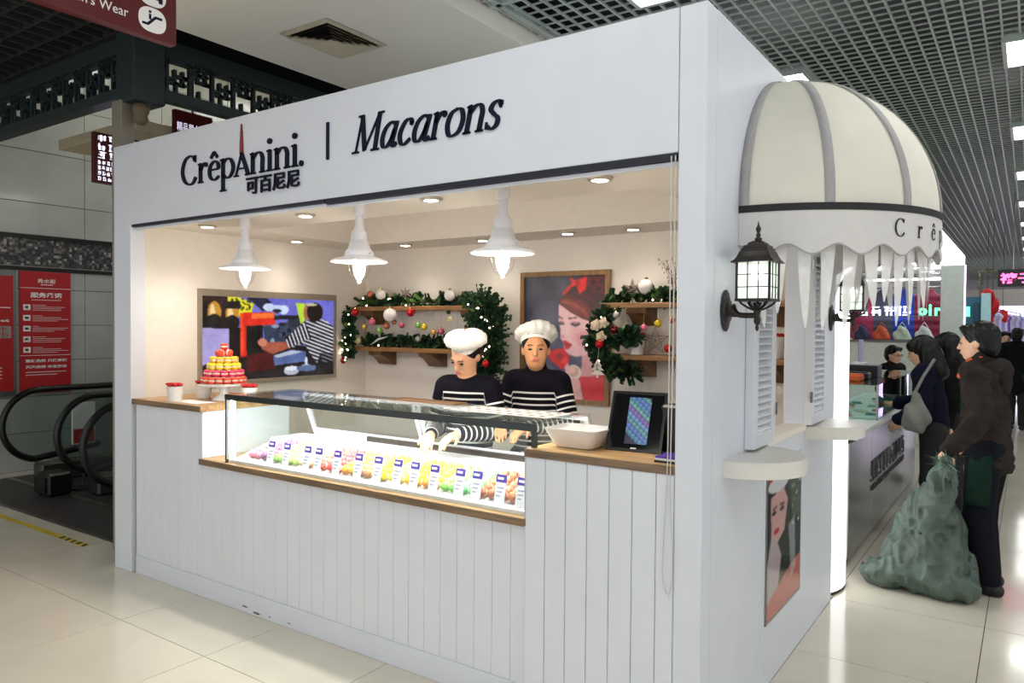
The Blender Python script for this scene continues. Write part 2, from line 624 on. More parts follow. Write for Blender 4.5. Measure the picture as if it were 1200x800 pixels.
def noise3(g, cell, seed):
    """smooth value noise in -1..1"""
    T = np.random.RandomState(seed).rand(16, 16, 16) * 2 - 1
    q = g / cell; i = np.floor(q).astype(int); f = q - i; f = f * f * (3 - 2 * f)
    out = 0
    for dx in (0, 1):
        for dy in (0, 1):
            for dz in (0, 1):
                w = (f[..., 0] if dx else 1 - f[..., 0]) * (f[..., 1] if dy else 1 - f[..., 1]) * (f[..., 2] if dz else 1 - f[..., 2])
                out = out + w * T[(i[..., 0] + dx) % 16, (i[..., 1] + dy) % 16, (i[..., 2] + dz) % 16]
    return out

def crumple(g, cell, amp, seed=1):
    """sharp cloth creases: ridged noise in two sizes"""
    return amp * (np.abs(noise3(g, cell, seed)) * 1.6 - .5) + amp * .5 * (np.abs(noise3(g, cell * .45, seed + 1)) * 1.6 - .5)

def np_obj(name, V, F, m, parent=None, smooth=True, attrs=None, **k):
    me = bpy.data.meshes.new(name)
    me.from_pydata(np.asarray(V).tolist(), [], np.asarray(F).tolist())
    if smooth: me.polygons.foreach_set('use_smooth', np.ones(len(me.polygons), dtype=bool))
    for an, vals in (attrs or {}).items():
        a = me.attributes.new(an, 'FLOAT', 'POINT'); a.data.foreach_set('value', np.asarray(vals, np.float32))
    if not isinstance(m, (list, tuple)): m = [m]
    for x in m: me.materials.append(x)
    o = bpy.data.objects.new(name, me); col.objects.link(o)
    if parent is not None: o.parent = parent
    props(o, **k)
    return o
# ------------------------------------------------------------------ materials
def wood_mat(name, c1, c2, rough=0.45, scale=(1.2, 14, 14)):
    m = mat(name, c1, rough, noise=0.0)
    nt = m.node_tree
    b = nt.nodes['Principled BSDF']
    tc = nt.nodes.new('ShaderNodeTexCoord')
    mp = nt.nodes.new('ShaderNodeMapping'); mp.inputs['Scale'].default_value = scale
    nt.links.new(tc.outputs['Object'], mp.inputs['Vector'])
    nz = nt.nodes.new('ShaderNodeTexNoise'); nz.inputs['Scale'].default_value = 3.0; nz.inputs['Detail'].default_value = 6
    nz.inputs['Distortion'].default_value = 0.6
    nt.links.new(mp.outputs['Vector'], nz.inputs['Vector'])
    rp = nt.nodes.new('ShaderNodeValToRGB')
    rp.color_ramp.elements[0].position = 0.32; rp.color_ramp.elements[1].position = 0.68
    rp.color_ramp.elements[0].color = tuple(c1) + (1,); rp.color_ramp.elements[1].color = tuple(c2) + (1,)
    nt.links.new(nz.outputs['Fac'], rp.inputs['Fac'])
    nt.links.new(rp.outputs['Color'], b.inputs['Base Color'])
    return m

M_white = mat('white_lacquer', srgb(.86, .875, .91), 0.42, noise=.015, nscale=6)
M_plank = mat('white_painted_board', srgb(.87, .885, .915), 0.45, noise=.02, nscale=5, bump=.02, bscale=90)
M_cream = mat('cream_interior_paint', srgb(.93, .90, .86), 0.6, noise=.02)
M_tile = mat('polished_cream_tile', srgb(.84, .815, .75), 0.13, noise=.05, nscale=2.5, coat=.25)
M_grout = mat('tile_grout', srgb(.34, .31, .27), 0.9)
M_slat = mat('ceiling_slat_metal', srgb(.66, .70, .68), 0.4, noise=.05)
M_slat_dark = mat('dim_ceiling_slat', srgb(.15, .155, .155), 0.7)  # unlit look of the escalator hall ceiling put into the slat colour
M_void = mat('ceiling_void_black', srgb(.04, .045, .045), 0.95)
M_plaster = mat('white_bulkhead_plaster', srgb(.97, .95, .90), 0.7, noise=.01, nscale=3)
M_stone = mat('pale_stone_panel', srgb(.68, .69, .67), 0.22, noise=.06, nscale=3, coat=.2)
M_green = mat('dark_green_lattice_paint', srgb(.15, .21, .21), 0.5, noise=.12)
M_red = mat('deep_red_sign', srgb(.33, .03, .055), 0.45, noise=.03)
M_notice = mat('notice_red', srgb(.70, .09, .12), 0.45, noise=.03)
M_signwhite = mat('sign_white', srgb(.93, .92, .92), 0.5, noise=.01)
M_black = mat('black_rubber', srgb(.05, .05, .055), 0.35, noise=.1)
M_steel = mat('brushed_steel', srgb(.55, .55, .54), 0.3, metal=.9, noise=.05, stretch=(40, 1, 1))
M_darksteel = mat('dark_ribbed_plate', srgb(.27, .27, .27), 0.45, metal=.4, noise=.15, nscale=60)
M_navy = mat('navy_letter', srgb(.06, .065, .16), 0.6, noise=.04, spec=.2)
M_oak = wood_mat('oak_worktop', srgb(.62, .47, .30), srgb(.80, .66, .47))
M_oak_edge = wood_mat('oak_edge_band', srgb(.40, .32, .24), srgb(.55, .45, .34))
M_glass = glass_mat('clear_sheet_glass', (.97, 1, .985))
M_chrome = mat('chrome', srgb(.8, .8, .8), 0.12, metal=1.0, noise=.02)
M_panel_light = mat('light_panel_diffuser', (1, 1, 1), 0.5, emit=(.98, 1.0, .96), estr=PANEL_STRENGTH)

# ------------------------------------------------------------------ floor with tiles
floor = MB().box(-12, 4.8, -5.2, 36, -0.12, -0.006).build('floor', M_grout, kind='structure')
TX, TY, TY0 = 0.79, 0.905, -0.455
tile_me = None
ix0, ix1, iy0, iy1 = -11, 3, -2, 11
for iy in range(iy0, iy1 + 1):
    for ix in range(ix0, ix1 + 1):
        x0 = ix * TX; y0 = TY0 + iy * TY
        if x0 >= -4.0 and x0 + TX <= 0.01 and y0 > 0 and y0 + TY < 2.3:
            continue                                   # under the kiosk
        if tile_me is None:
            mb = MB().box(-TX / 2 + .0022, TX / 2 - .0022, -TY / 2 + .0022, TY / 2 - .0022, -.006, 0)
            t = mb.build('tile', M_tile, loc=(0, 0, 0)); tile_me = t.data
        else:
            t = bpy.data.objects.new('tile', tile_me); col.objects.link(t)
        t.parent = floor
        t.location = Vector((x0 + TX / 2, y0 + TY / 2, 0)) - wloc(floor)
far = MB()
X0, X1, Y0, Y1 = ix0 * TX, (ix1 + 1) * TX, TY0 + iy0 * TY, TY0 + (iy1 + 1) * TY
for k in range(-4, 6):                                  # the far and unseen paving: rows of tiles joined
    for j in range(iy1 + 1, iy1 + 28):
        far.box(k * TX + .002, (k + 1) * TX - .002, TY0 + j * TY + .002, TY0 + (j + 1) * TY - .002, -.006, 0)
for k in range(-11, 6):
    for j in range(-5, iy0):
        far.box(k * TX + .002, (k + 1) * TX - .002, TY0 + j * TY + .002, TY0 + (j + 1) * TY - .002, -.006, 0)
for k in range(4, 6):
    for j in range(iy0, iy1 + 1):
        far.box(k * TX + .002, (k + 1) * TX - .002, TY0 + j * TY + .002, TY0 + (j + 1) * TY - .002, -.006, 0)
far.build('paving', M_tile, floor, kind='stuff')

# ------------------------------------------------------------------ open-cell ceiling
ZC = 3.72
ceiling = MB().box(-4.3, 5, -5.5, 36, ZC + .55, ZC + .65).box(-12, -4.3, -5.5, .25, ZC + .55, ZC + .65).box(-12, -4.3, .22, .25, ZC - .01, 5.2).box(-4.4, -4.3, .25, 8, ZC - .02, 5.2).box(5, 5.1, -5.5, 36, ZC - .02, ZC + .65).box(-12, 5, -5.6, -5.5, ZC - .02, ZC + .65).box(-12.1, -12, -5.5, .25, ZC - .02, ZC + .65).build('ceiling', M_void, kind='structure')  # outer side skirts added to keep world light out of the void
CY0, CY1 = -4.0, 34.0
sl = MB().box(-.007, .007, CY0, CY1, ZC, ZC + .016).build('slat', M_slat, loc=(0, 0, 0))
sl.parent = ceiling; first = True
x = -1.93
while x < 2.6:
    o = sl if first else sl.copy()
    if not first: col.objects.link(o); o.parent = ceiling
    first = False
    o.location = Vector((x, 0, 0)) - wloc(ceiling)
    x += 0.1
cs = MB().box(-1.96, 2.62, -.0045, .0045, ZC + .002, ZC + .013).build('cross_slat', M_slat, loc=(0, 0, 0))
cs.parent = ceiling
y = 0.6; first = True
while y < 15.5:
    o = cs if first else cs.copy()
    if not first: col.objects.link(o); o.parent = ceiling
    first = False
    o.location = Vector((0, y, 0)) - wloc(ceiling)
    y += 0.108
mb = MB()
while y < 34:
    mb.box(-1.96, 2.62, y - .0045, y + .0045, ZC + .002, ZC + .013); y += .108
y = -4.0
while y < 0.55:
    mb.box(-1.96, 2.62, y - .0045, y + .0045, ZC + .002, ZC + .013); y += .108
mb.build('cross_slat', M_slat, ceiling, kind='stuff')
# two wider carrier rails near the bulkhead
MB().box(-1.90, -1.86, -4, 6, ZC - .012, ZC + .04).build('carrier_rail', M_slat, ceiling)
MB().box(-1.96, -.9, 1.30, 1.34, ZC - .012, ZC + .04).build('carrier_rail', M_slat, ceiling)
# dim ceiling over the escalator hall
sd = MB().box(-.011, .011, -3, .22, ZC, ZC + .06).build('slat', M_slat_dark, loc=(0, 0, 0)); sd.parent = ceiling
for i in range(30):
    o = sd if i == 0 else sd.copy()
    if i: col.objects.link(o); o.parent = ceiling
    o.location = Vector((-8.2 + .155 * i, 0, 0)) - wloc(ceiling)
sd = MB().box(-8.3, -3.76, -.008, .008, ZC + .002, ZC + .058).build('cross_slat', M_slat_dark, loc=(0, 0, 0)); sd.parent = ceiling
for i in range(12):
    o = sd if i == 0 else sd.copy()
    if i: col.objects.link(o); o.parent = ceiling
    o.location = Vector((0, -2.0 + .2 * i, 0)) - wloc(ceiling)

# white bulkhead with air vent
bulk = MB().box(-3.75, -1.98, -6, 20, 3.61, ZC + .05, bev=.004).build('trim_1', M_plaster, kind='structure')
vent = empty('air_vent', (-3.0, .94, 3.61), 'square louvred air vent set in the white ceiling bulkhead', 'vent')
M_vent = mat('vent_cream_metal', srgb(.80, .76, .66), 0.45, noise=.04)
M_ventdark = mat('vent_throat', srgb(.05, .05, .05), 0.9)
def sq_ring(mb, s0, s1, z0, z1, c):
    vs = []
    for s, z in ((s0, z0), (s1, z1)):
        for dx, dy in ((-1, -1), (1, -1), (1, 1), (-1, 1)):
            vs.append((c[0] + dx * s[0], c[1] + dy * s[1], z))
    mb.add(vs, [(i, (i + 1) % 4, 4 + (i + 1) % 4, 4 + i) for i in range(4)])
    mb.add([(v[0], v[1], v[2] + .003) for v in vs], [(4 + i, 4 + (i + 1) % 4, (i + 1) % 4, i) for i in range(4)])
mb = MB(); sq_ring(mb, (.235, .275), (.20, .24), 3.604, 3.597, (-3.0, .94)); sq_ring(mb, (.20, .24), (.195, .235), 3.597, 3.609, (-3.0, .94))
mb.build('frame', M_vent, vent)
MB().box(-3.195, -2.805, .705, 1.175, 3.6075, 3.6095).build('throat', M_ventdark, vent)
for k in range(5):
    mb = MB(); s = .195 - .036 * k
    sq_ring(mb, (s - .034, (s - .034) * 1.2), (s, s * 1.2), 3.6035, 3.580, (-3.0, .94))
    mb.build('louvre', M_vent, vent)

# ceiling light panels
def ceiling_light(x, y, label, sx=.6, sy=.66):
    t = empty('ceiling_light', (x, y, ZC - .02), label, 'ceiling light', 'square light panels of the open-cell ceiling')
    mb = MB()
    for (a, b, c, d) in ((-sx/2, sx/2, -sy/2, -sy/2 + .03), (-sx/2, sx/2, sy/2 - .03, sy/2), (-sx/2, -sx/2 + .03, -sy/2 + .03, sy/2 - .03), (sx/2 - .03, sx/2, -sy/2 + .03, sy/2 - .03)):
        mb.box(x + a, x + b, y + c, y + d, ZC - .035, ZC + .05)
    mb.build('frame', M_slat, t)
    MB().box(x - sx/2 + .03, x + sx/2 - .03, y - sy/2 + .03, y + sy/2 - .03, ZC - .022, ZC + .04).build('diffuser', M_panel_light, t)
    return t
names = {4.08: 'large square ceiling light at the right edge, nearest in the aisle row', 6.78: 'square ceiling light second nearest in the aisle row',
         9.38: 'square ceiling light third in the aisle row above the shoppers', 12.1: 'small ceiling light fourth in the aisle row'}
for y in (-3.8, -1.2, 1.4, 4.08, 6.78, 9.38, 12.1, 14.9, 17.6, 20.3, 23, 25.7):  # near ones out of view are added to light the kiosk front
    ceiling_light(1.06, y, names.get(y, 'far ceiling light deep down the aisle row' if y > 13 else 'unseen ceiling light panel added over the near aisle'))
for y, l in ((3.95, 'ceiling light panel peeking above the domed awning'), (1.5, 'ceiling light panel just above the white fascia top edge')):
    ceiling_light(-.84, y, l)
for x, y in ((-6.3, -2.4), (-6.3, -4.9), (-4.9, -3.6)):  # out-of-view panels added to brighten the escalator hall
    ceiling_light(x, y, 'unseen ceiling light panel added over the near side of the escalator hall')
for x, y in ((-.84, -1.2), (-.84, -3.8), (2.9, -1.2), (2.9, 1.4), (2.9, 4.1), (2.9, -3.8), (2.3, 9.4), (2.3, 14.9)):  # out-of-view panels added to light the kiosk front and aisle
    ceiling_light(x, y, 'unseen ceiling light panel added over the near aisle' if y < 5 else 'unseen ceiling light panel added on the outer side of the aisle, %s one' % ('nearer' if y < 10 else 'farther'))

# ------------------------------------------------------------------ walls of the hall
XW = -8.171
wall_l = MB().box(XW - .2, XW - .012, -6, 9, 0, 5.3).build('wall_left', M_grout, kind='structure')
def panelmb(y0, y1, z0, z1):
    return MB().box(XW - .014, XW, y0 + .003, y1 - .003, z0 + .003, z1 - .003, bev=.002)
ycol = [1.76 - .95 * k for k in range(-4, 6)]
zlow = [0.0, .42, .82, 1.22, 1.618, 2.019, 2.225]
zup = [2.62, 2.977, 3.55, 4.1, 4.65, 5.2]
for k in range(len(ycol) - 1):
    for zs in (zlow, zup):
        for a, b in zip(zs[:-1], zs[1:]):
            panelmb(ycol[k + 1], ycol[k], a, b).build('stone_panel', M_stone, wall_l)
# mosaic band
def mosaic_mat():
    m = mat('mosaic_band', srgb(.2, .2, .22), 0.3, noise=0)
    nt = m.node_tree; b = nt.nodes['Principled BSDF']
    tc = nt.nodes.new('ShaderNodeTexCoord')
    vm = nt.nodes.new('ShaderNodeVectorMath'); vm.operation = 'SNAP'; vm.inputs[1].default_value = (5, .028, .028)
    nt.links.new(tc.outputs['Object'], vm.inputs[0])
    wn = nt.nodes.new('ShaderNodeTexWhiteNoise'); nt.links.new(vm.outputs[0], wn.inputs['Vector'])
    rp = nt.nodes.new('ShaderNodeValToRGB'); rp.color_ramp.interpolation = 'CONSTANT'
    e = rp.color_ramp.elements
    e[0].color = tuple(srgb(.14, .14, .17)) + (1,); e[1].position = .35; e[1].color = tuple(srgb(.23, .22, .25)) + (1,)
    for p, c in ((.6, (.32, .30, .31)), (.8, (.45, .43, .40)), (.92, (.62, .60, .55))):
        q = e.new(p); q.color = tuple(srgb(c)) + (1,)
    nt.links.new(wn.outputs['Value'], rp.inputs['Fac']); nt.links.new(rp.outputs['Color'], b.inputs['Base Color'])
    return m
MB().box(XW - .014, XW + .006, -6, 6, 2.27, 2.575).build('mosaic_band', mosaic_mat(), wall_l)
for z0, z1 in ((2.575, 2.62), (2.225, 2.27)):
    MB().box(XW - .014, XW + .02, -6, 6, z0, z1).build('metal_trim', mat('dark_bronze_trim', srgb(.16, .15, .14), .3, metal=.5), wall_l)
MB().box(XW, XW + .024, -6, 6, 2.262, 2.272).build('metal_trim', M_steel, wall_l)

# far end of the hall, right side, and the wall behind the escalators
M_farwall = mat('far_wall_beige', srgb(.80, .76, .68), .7, nscale=2)
M_sidewall = mat('pale_far_wall', srgb(.82, .82, .84), .7, nscale=2)
MB().box(-12, 9, 35, 35.2, 0, 4.3).build('wall_back', M_sidewall, kind='structure')
MB().box(XW, -2.6, 8.0, 8.2, 0, 5.3).build('wall_rear', M_farwall, kind='structure')
MB().box(4.8, 5.0, 5.0, 36, 0, ZC).build('wall_right', M_sidewall, kind='structure')
# soffit box of the rear hall with its own lamp strip
MB().box(XW, -7.0, 2.3, 5.0, 3.2, 3.5, bev=.004).build('trim_2', M_plaster, kind='structure')
MB().box(-12, -4.4, .25, 8.2, 5.2, 5.35).build('trim_5', M_plaster, kind='structure')
for x, y in ((-6.3, 2.4), (-6.3, 5.0)):  # hidden panels added to brighten the stone wall and lattice gaps
    t = empty('ceiling_light', (x, y, 5.17), 'unseen ceiling light panel added high over the escalators, %s one' % ('near' if y < 3 else 'rear'), 'ceiling light')
    MB().box(x - .6, x + .6, y - .35, y + .35, 5.16, 5.2).build('frame', M_slat, t)
    MB().box(x - .57, x + .57, y - .32, y + .32, 5.15, 5.16).build('diffuser', M_panel_light, t)
MB().box(-7.0, -5.56, .95, 8, 3.36, 3.46, bev=.004).build('trim_3', mat('beige_soffit', srgb(.83, .78, .66), .7), kind='structure')
lt = empty('strip_light', (-5.95, 1.9, 3.33), 'flat light fitting under the beige soffit behind the lattice corner', 'ceiling light')
MB().box(-6.2, -5.7, 1.6, 2.2, 3.335, 3.36).build('frame', M_vent, lt)
MB().box(-6.17, -5.73, 1.63, 2.17, 3.328, 3.335).build('diffuser', mat('dim_diffuser', (1, 1, .9), .5, emit=(1, .97, .85), estr=8.0), lt)

# ------------------------------------------------------------------ lattice beams with corner block and post
cx0, cx1, cy0, cy1 = -4.46, -4.22, .20, .44
lb = empty('lattice_beam', (-4.34, .32, 3.27), 'dark green fretwork beams meeting at a corner block above the kiosk', 'beam')
MB().box(cx0, cx1, cy0, cy1, 3.22, ZC, bev=.01).build('corner_block', M_green, lb)
MB().lathe([(.03, 3.22), (.055, 3.20), (.06, 3.16), (.045, 3.13), (.055, 3.10), (.03, 3.07), (.005, 3.065)][::-1], (cx0 + .17, cy0 + .09, 0), 14).build(
    'pendant_finial', mat('finial_brown', srgb(.42, .36, .27), .5), lb, smooth=True)
def fret(y_or_x, a0, a1, along):
    """rails and fret bars of one beam; along 'x' runs left at y, along 'y' runs back at x"""
    def bx(s0, s1, z0, z1, nm, d=.07):
        if along == 'x':
            MB().box(s0, s1, y_or_x, y_or_x + d, z0, z1).build(nm, M_green, lb)
        else:
            MB().box(y_or_x - d, y_or_x, s0, s1, z0, z1).build(nm, M_green, lb)
    bx(a0, a1, 3.28, 3.355, 'rail', .10); bx(a0, a1, 3.60, ZC, 'rail', .10)
    s = a0 + .02; k = 0
    zz = (3.355, 3.41, 3.465, 3.52, 3.60)
    while s < a1 - .05:
        p = k % 6
        if p in (0, 3): bx(s, s + .022, 3.355, 3.60, 'lattice_bar', .04)
        if p in (1, 2): bx(s - .045, s + .04, zz[1], zz[1] + .022, 'lattice_bar', .04); bx(s, s + .022, zz[1], zz[3], 'lattice_bar', .04)
        if p in (4, 5): bx(s - .05, s + .035, zz[3], zz[3] + .022, 'lattice_bar', .04); bx(s, s + .022, zz[2], zz[4], 'lattice_bar', .04)
        if p in (0, 3): bx(s + .022, s + .055, zz[p // 3 + 1] + .03, zz[p // 3 + 1] + .05, 'lattice_bar', .04); bx(s - .04, s, zz[2], zz[2] + .02, 'lattice_bar', .04)
        bx(s - .01, s + .05, 3.562, 3.582, 'lattice_bar', .04)
        if p in (1, 4): bx(s + .01, s + .03, 3.355, zz[1], 'lattice_bar', .04)
        if p in (2, 5): bx(s - .05, s + .05, zz[2], zz[2] + .022, 'lattice_bar', .04)
        s += .062; k += 1
fret(.24, -7.6, cx0, 'x')
fret(-4.25, cy1, 5.2, 'y')
post = MB()
post.box(-4.50, -4.37, .19, .29, 0, 3.24, bev=.006)
post.build('stone_post', mat('beige_stone_post', srgb(.56, .53, .48), .4, noise=.08), label='slim beige stone post carrying the green lattice corner beside the kiosk', cat='post')

# ------------------------------------------------------------------ hanging red signs
sg = empty('hanging_sign', (-2.476, -1.0, 3.0), 'dark red hanging sign reading Women\'s Wear with car and escalator symbols', 'sign')
MB().box(-2.53, -2.476, -2.9, -.532, 3.0, 3.62, bev=.004).build('sign_board', M_red, sg)
for yy in (-2.4, -1.0):
    MB().cyl((-2.5, yy, 3.62), (-2.5, yy, ZC + .3), .008).build('hanger_rod', M_steel, sg)
mb = MB(); put_text(mb, "Women's Wear", (-2.4755, -1.140, 3.058), (0, 1, 0), (0, 0, 1), .062, width=.37, extrude=.001)
mb.build('lettering', M_signwhite, sg, label='white lettering reading Women\'s Wear')
for zc, nm in ((3.083, 'escalator'), (3.205, 'car')):
    yc = -.655
    mb = MB(); n = 36
    pl = [(.068 * (abs(math.cos(2 * math.pi * i / n)) ** .75) * (1 if math.cos(2 * math.pi * i / n) > 0 else -1),
           .058 * (abs(math.sin(2 * math.pi * i / n)) ** .85) * (1 if math.sin(2 * math.pi * i / n) > 0 else -1)) for i in range(n)]
    mb.prism(pl, (-2.4755, yc, zc), (0, 1, 0), (0, 0, 1), (.001, 0, 0))
    ic = mb.build('icon_badge', M_signwhite, sg, label='white oval badge with %s symbol' % nm)
    mb = MB()
    org = (-2.4744, yc, zc)
    if nm == 'escalator':
        mb.prism([(-.05, -.03), (-.02, -.03), (.018, .01), (.048, .01), (.048, .022), (.012, .022), (-.026, -.018), (-.05, -.018)], org, (0, 1, 0), (0, 0, 1), (.0008, 0, 0))
        mb.prism([(-.018, .0), (-.006, .0), (-.006, .026), (-.018, .026)], org, (0, 1, 0), (0, 0, 1), (.0008, 0, 0))
        mb.lathe([(.007, 0), (.007, .0008)], (-2.4744, yc - .012, zc + .036), 12, axis=(1, 0, 0))
    else:
        mb.prism([(-.05, -.022), (.05, -.022), (.05, .0), (.035, .005), (.024, .03), (-.024, .03), (-.035, .005), (-.05, .0)], org, (0, 1, 0), (0, 0, 1), (.0008, 0, 0))
        for s in (-1, 1): mb.prism([(s * .05, -.034), (s * .03, -.034), (s * .03, -.022), (s * .05, -.022)], org, (0, 1, 0), (0, 0, 1), (.0008, 0, 0))
    mb.build('symbol', M_navy, ic)

def led_sign(name, p, w, h, rows, label, axis=(0, 1, 0)):
    t = empty(name, p, label, 'sign')
    n = Vector(axis).cross(Vector((0, 0, 1)))
    mb = MB(); mb.prism([(0, 0), (w, 0), (w, h), (0, h)], p, axis, (0, 0, 1), n * -.05)
    mb.build('sign_board', M_red, t)
    M = mat('led_lettering', (1, 1, 1), .5, emit=(.80, .77, 1), estr=.9)
    for k, (s, sz, yy) in enumerate(rows):
        mb = MB(); o_ = Vector(p) + Vector(axis) * (.05 * w) + Vector((0, 0, yy)) + n * .002
        if isinstance(s, str): put_text(mb, s, o_, axis, (0, 0, 1), sz, width=w * .9, extrude=.001, height=sz)
        else:
            for q in range(s): mark(mb, o_ + Vector(axis) * (w * .9 * q / s), axis, (0, 0, 1), w * .9 / s * .82, sz, 31 * k + q, .001, .2)
        mb.build('lettering', M, t)
    MB().cyl(Vector(p) + Vector(axis) * w / 2 + Vector((0, 0, h)) - n * .02, Vector(p) + Vector(axis) * w / 2 + Vector((0, 0, 5.2 - p[2])) - n * .02, .012).build('hanger_rod', M_steel, t)
    return t
led_sign('hanging_sign', (-5.5, .56, 2.83), .50, .42, [(5, .055, .345), (5, .055, .275), (5, .055, .205), (12, .030, .155), (13, .030, .11), (12, .030, .065), (11, .030, .02)],
         'small red hanging sign with white lettering left of the stone post')
led_sign('hanging_sign', at(205, 157, 'x', -5.5) - Vector((0, 0, .05)), .38, .28, [('精品男女服装', .085, .09)],
         'small red hanging sign with glowing lettering peeking above the kiosk')

# ------------------------------------------------------------------ red notices on the stone wall
def notice(y0, y1, z0, z1, label, kind):
    t = empty('wall_notice', (XW, (y0 + y1) / 2, z0), label, 'notice')
    if kind == 0:
        MB().box(XW + .001, XW + .035, y0 - .03, y1 + .03, z0 - .06, z1 + .06, bev=.004).build('frame', M_steel, t)
    MB().box(XW + .001, XW + (.038 if kind == 0 else .02), y0, y1, z0, z1).build('board', M_notice, t)
    xf = XW + (.039 if kind == 0 else .021)
    W, H = y1 - y0, z1 - z0
    def tx(s, fx, fz, w, h, bold=.01, nm='lettering'):
        mb = MB(); put_text(mb, s, (xf, y0 + fx * W, z0 + fz * H), (0, 1, 0), (0, 0, 1), h, width=w * W, extrude=.0008, bold=bold * h, height=h, res=1)
        mb.build(nm, M_signwhite, t)
    def rc(fx0, fz0, fx1, fz1, m=M_signwhite, nm='print_line'):
        MB().box(xf, xf + .0012, y0 + fx0 * W, y0 + fx1 * W, z0 + fz0 * H, z0 + fz1 * H).build(nm, m, t)
    if kind == 1:
        tx('秀水街', .34, .905, .35, .05); rc(.0, .862, 1, .866); rc(.40, .890, .64, .896)
        tx('服务承诺', .20, .785, .62, .06, .03); rc(.22, .765, .80, .769)
        for k in range(5):
            zz = .705 - .087 * k
            rc(.06, zz - .022, .20, zz + .024, nm='icon')
            rc(.09, zz - .008, .16, zz + .010, M_red, nm='symbol')
            for q in range(4): rc(.24, zz + .018 - .014 * q, (.5, .95, .95, .8)[q] - .07 * ((k + q) % 3), zz + .021 - .014 * q)
        rc(.0, .31, 1, .314)
        tx('重新选商 只做高端', .10, .255, .82, .035, .03); tx('天天选商 末位淘汰', .10, .205, .82, .035, .03)
        rc(.1, .172, .9, .177); rc(.1, .15, .72, .155)
    else:
        rc(.3, .72, .95, .728); tx('Market', .38, .60, .55, .035, .03)
        MB().box(xf, xf + .0015, y0 + .45 * W, y0 + .96 * W, z0 + .46 * H, z0 + .565 * H).build('stamp', mat('grey_stamp', srgb(.60, .58, .57), .5), t)
        mb = MB(); put_text(mb, '秀水', (xf + .0016, y0 + .5 * W, z0 + .515 * H), (0, 1, 0), (0, 0, 1), .05, width=.42 * W, extrude=.0006, height=.045 * H); mb.build('lettering', M_notice, t)
        mb = MB(); put_text(mb, '街市', (xf + .0016, y0 + .5 * W, z0 + .465 * H), (0, 1, 0), (0, 0, 1), .05, width=.42 * W, extrude=.0006, height=.045 * H); mb.build('lettering', M_notice, t)
        for q in range(4): rc(.1, .2 - .03 * q, .8, .206 - .03 * q)
notice(1.061, 1.59, .855, 2.215, 'tall red notice headed with white characters and five icon rows', 1)
notice(.42, .99, .90, 2.15, 'red notice in a grey frame cut by the left picture edge', 0)

# ------------------------------------------------------------------ escalators
M_bal = glass_mat('balustrade_glass', (.80, .84, .83), refl=1.3)
M_skirt = mat('escalator_skirt_steel', srgb(.33, .33, .32), .3, metal=.7, stretch=(1, 30, 30))
def balustrade(x, y0, label):
    t = empty('escalator_balustrade', (x, y0 + 1.5, 0), label, 'escalator', 'escalator balustrades beside the stone wall')
    zc, r = .60, .36
    pts = []
    for i in range(26):
        a = R(-108 - 160 * i / 25)
        pts.append((x, y0 + r + r * math.cos(a) * 1.0, zc + r * math.sin(a)))
    # from under the newel round the nose to the top run
    pts = [(x, y0 + .95, .33)] + [(x, y0 + r + r * math.cos(R(-100 - 170 * i / 25)), zc + r * math.sin(R(-100 - 170 * i / 25))) for i in range(26)] + [(x, y0 + 1.4, zc + r), (x, y0 + 5.2, zc + r - .02)]
    MB().tube(pts, .033, 8).build('handrail', M_black, t, smooth=True)
    poly = [(p[1], p[2]) for p in pts[1:]] + [(y0 + 5.2, .20), (y0 + .6, .19)]
    MB().prism(poly, (x - .006, 0, 0), (0, 1, 0), (0, 0, 1), (.012, 0, 0)).build('glass_panel', M_bal, t)
    MB().box(x - .10, x + .10, y0 + .32, y0 + 5.2, .0035, .20, bev=.02).build('skirt', M_skirt, t)
    return t
balustrade(-7.42, .60, 'leftmost escalator balustrade with black looped handrail by the wall')
balustrade(-6.36, .64, 'middle escalator balustrade with black looped handrail')
balustrade(-5.50, .46, 'rightmost escalator balustrade with black handrail, next to the post')
pl = empty('landing_plate', (-6.0, 1.3, 0), 'dark metal landing plate in front of the escalators', 'floor plate')
MB().box(-7.9, -4.56, .31, 1.4, .0005, .002).build('plate', M_darksteel, pl)
MB().box(-7.9, -4.56, 1.4, 5.5, .0005, .0025).build('plate', M_darksteel, pl)
MB().box(-7.9, -4.56, .27, .31, .0005, .005).build('edge_strip', M_steel, pl)
MB().box(-7.9, -4.56, .80, .86, .0045, .007).build('edge_strip', M_steel, pl)
ns = empty('stand_sign', (-6.75, 1.05, 0), 'small white and red notice stand between the escalators', 'sign stand')
MB().box(-6.76, -6.74, .95, 1.17, .45, .86, bev=.003).build('notice_card', M_signwhite, ns)
MB().box(-6.739, -6.737, .96, 1.16, .46, .60).build('red_print', M_notice, ns)
MB().cyl((-6.75, 1.06, .02), (-6.75, 1.06, .46), .015).build('pole', M_steel, ns)
MB().lathe([(.12, 0), (.12, .012), (.02, .03)], (-6.75, 1.06, .006), 20).build('base', M_black, ns)
bn = MB(); bn.box(-6.84, -6.58, .66, .88, .004, .22, bev=.02)
bn.box(-6.82, -6.60, .64, .665, .04, .18)
bn.build('control_box', M_black, label='black box at the foot of the middle escalator', cat='box')
tp = empty('hazard_tape', (-5.6, .12, .001), 'yellow hazard tape with black end stripes stuck on the floor', 'tape')
M_yel = mat('tape_yellow', srgb(.78, .70, .18), .5, noise=.1)
MB().box(-7.6, -4.73, .095, .145, .0006, .0016).build('tape_strip', M_yel, tp)
for k in range(5):
    xx = -4.75 - .085 * k
    MB().prism([(0, 0), (.035, 0), (.01, .05), (-.025, .05)], (xx - .02, .095, .0017), (1, 0, 0), (0, 1, 0), (0, 0, .0006)).build('black_stripe', M_black, tp)
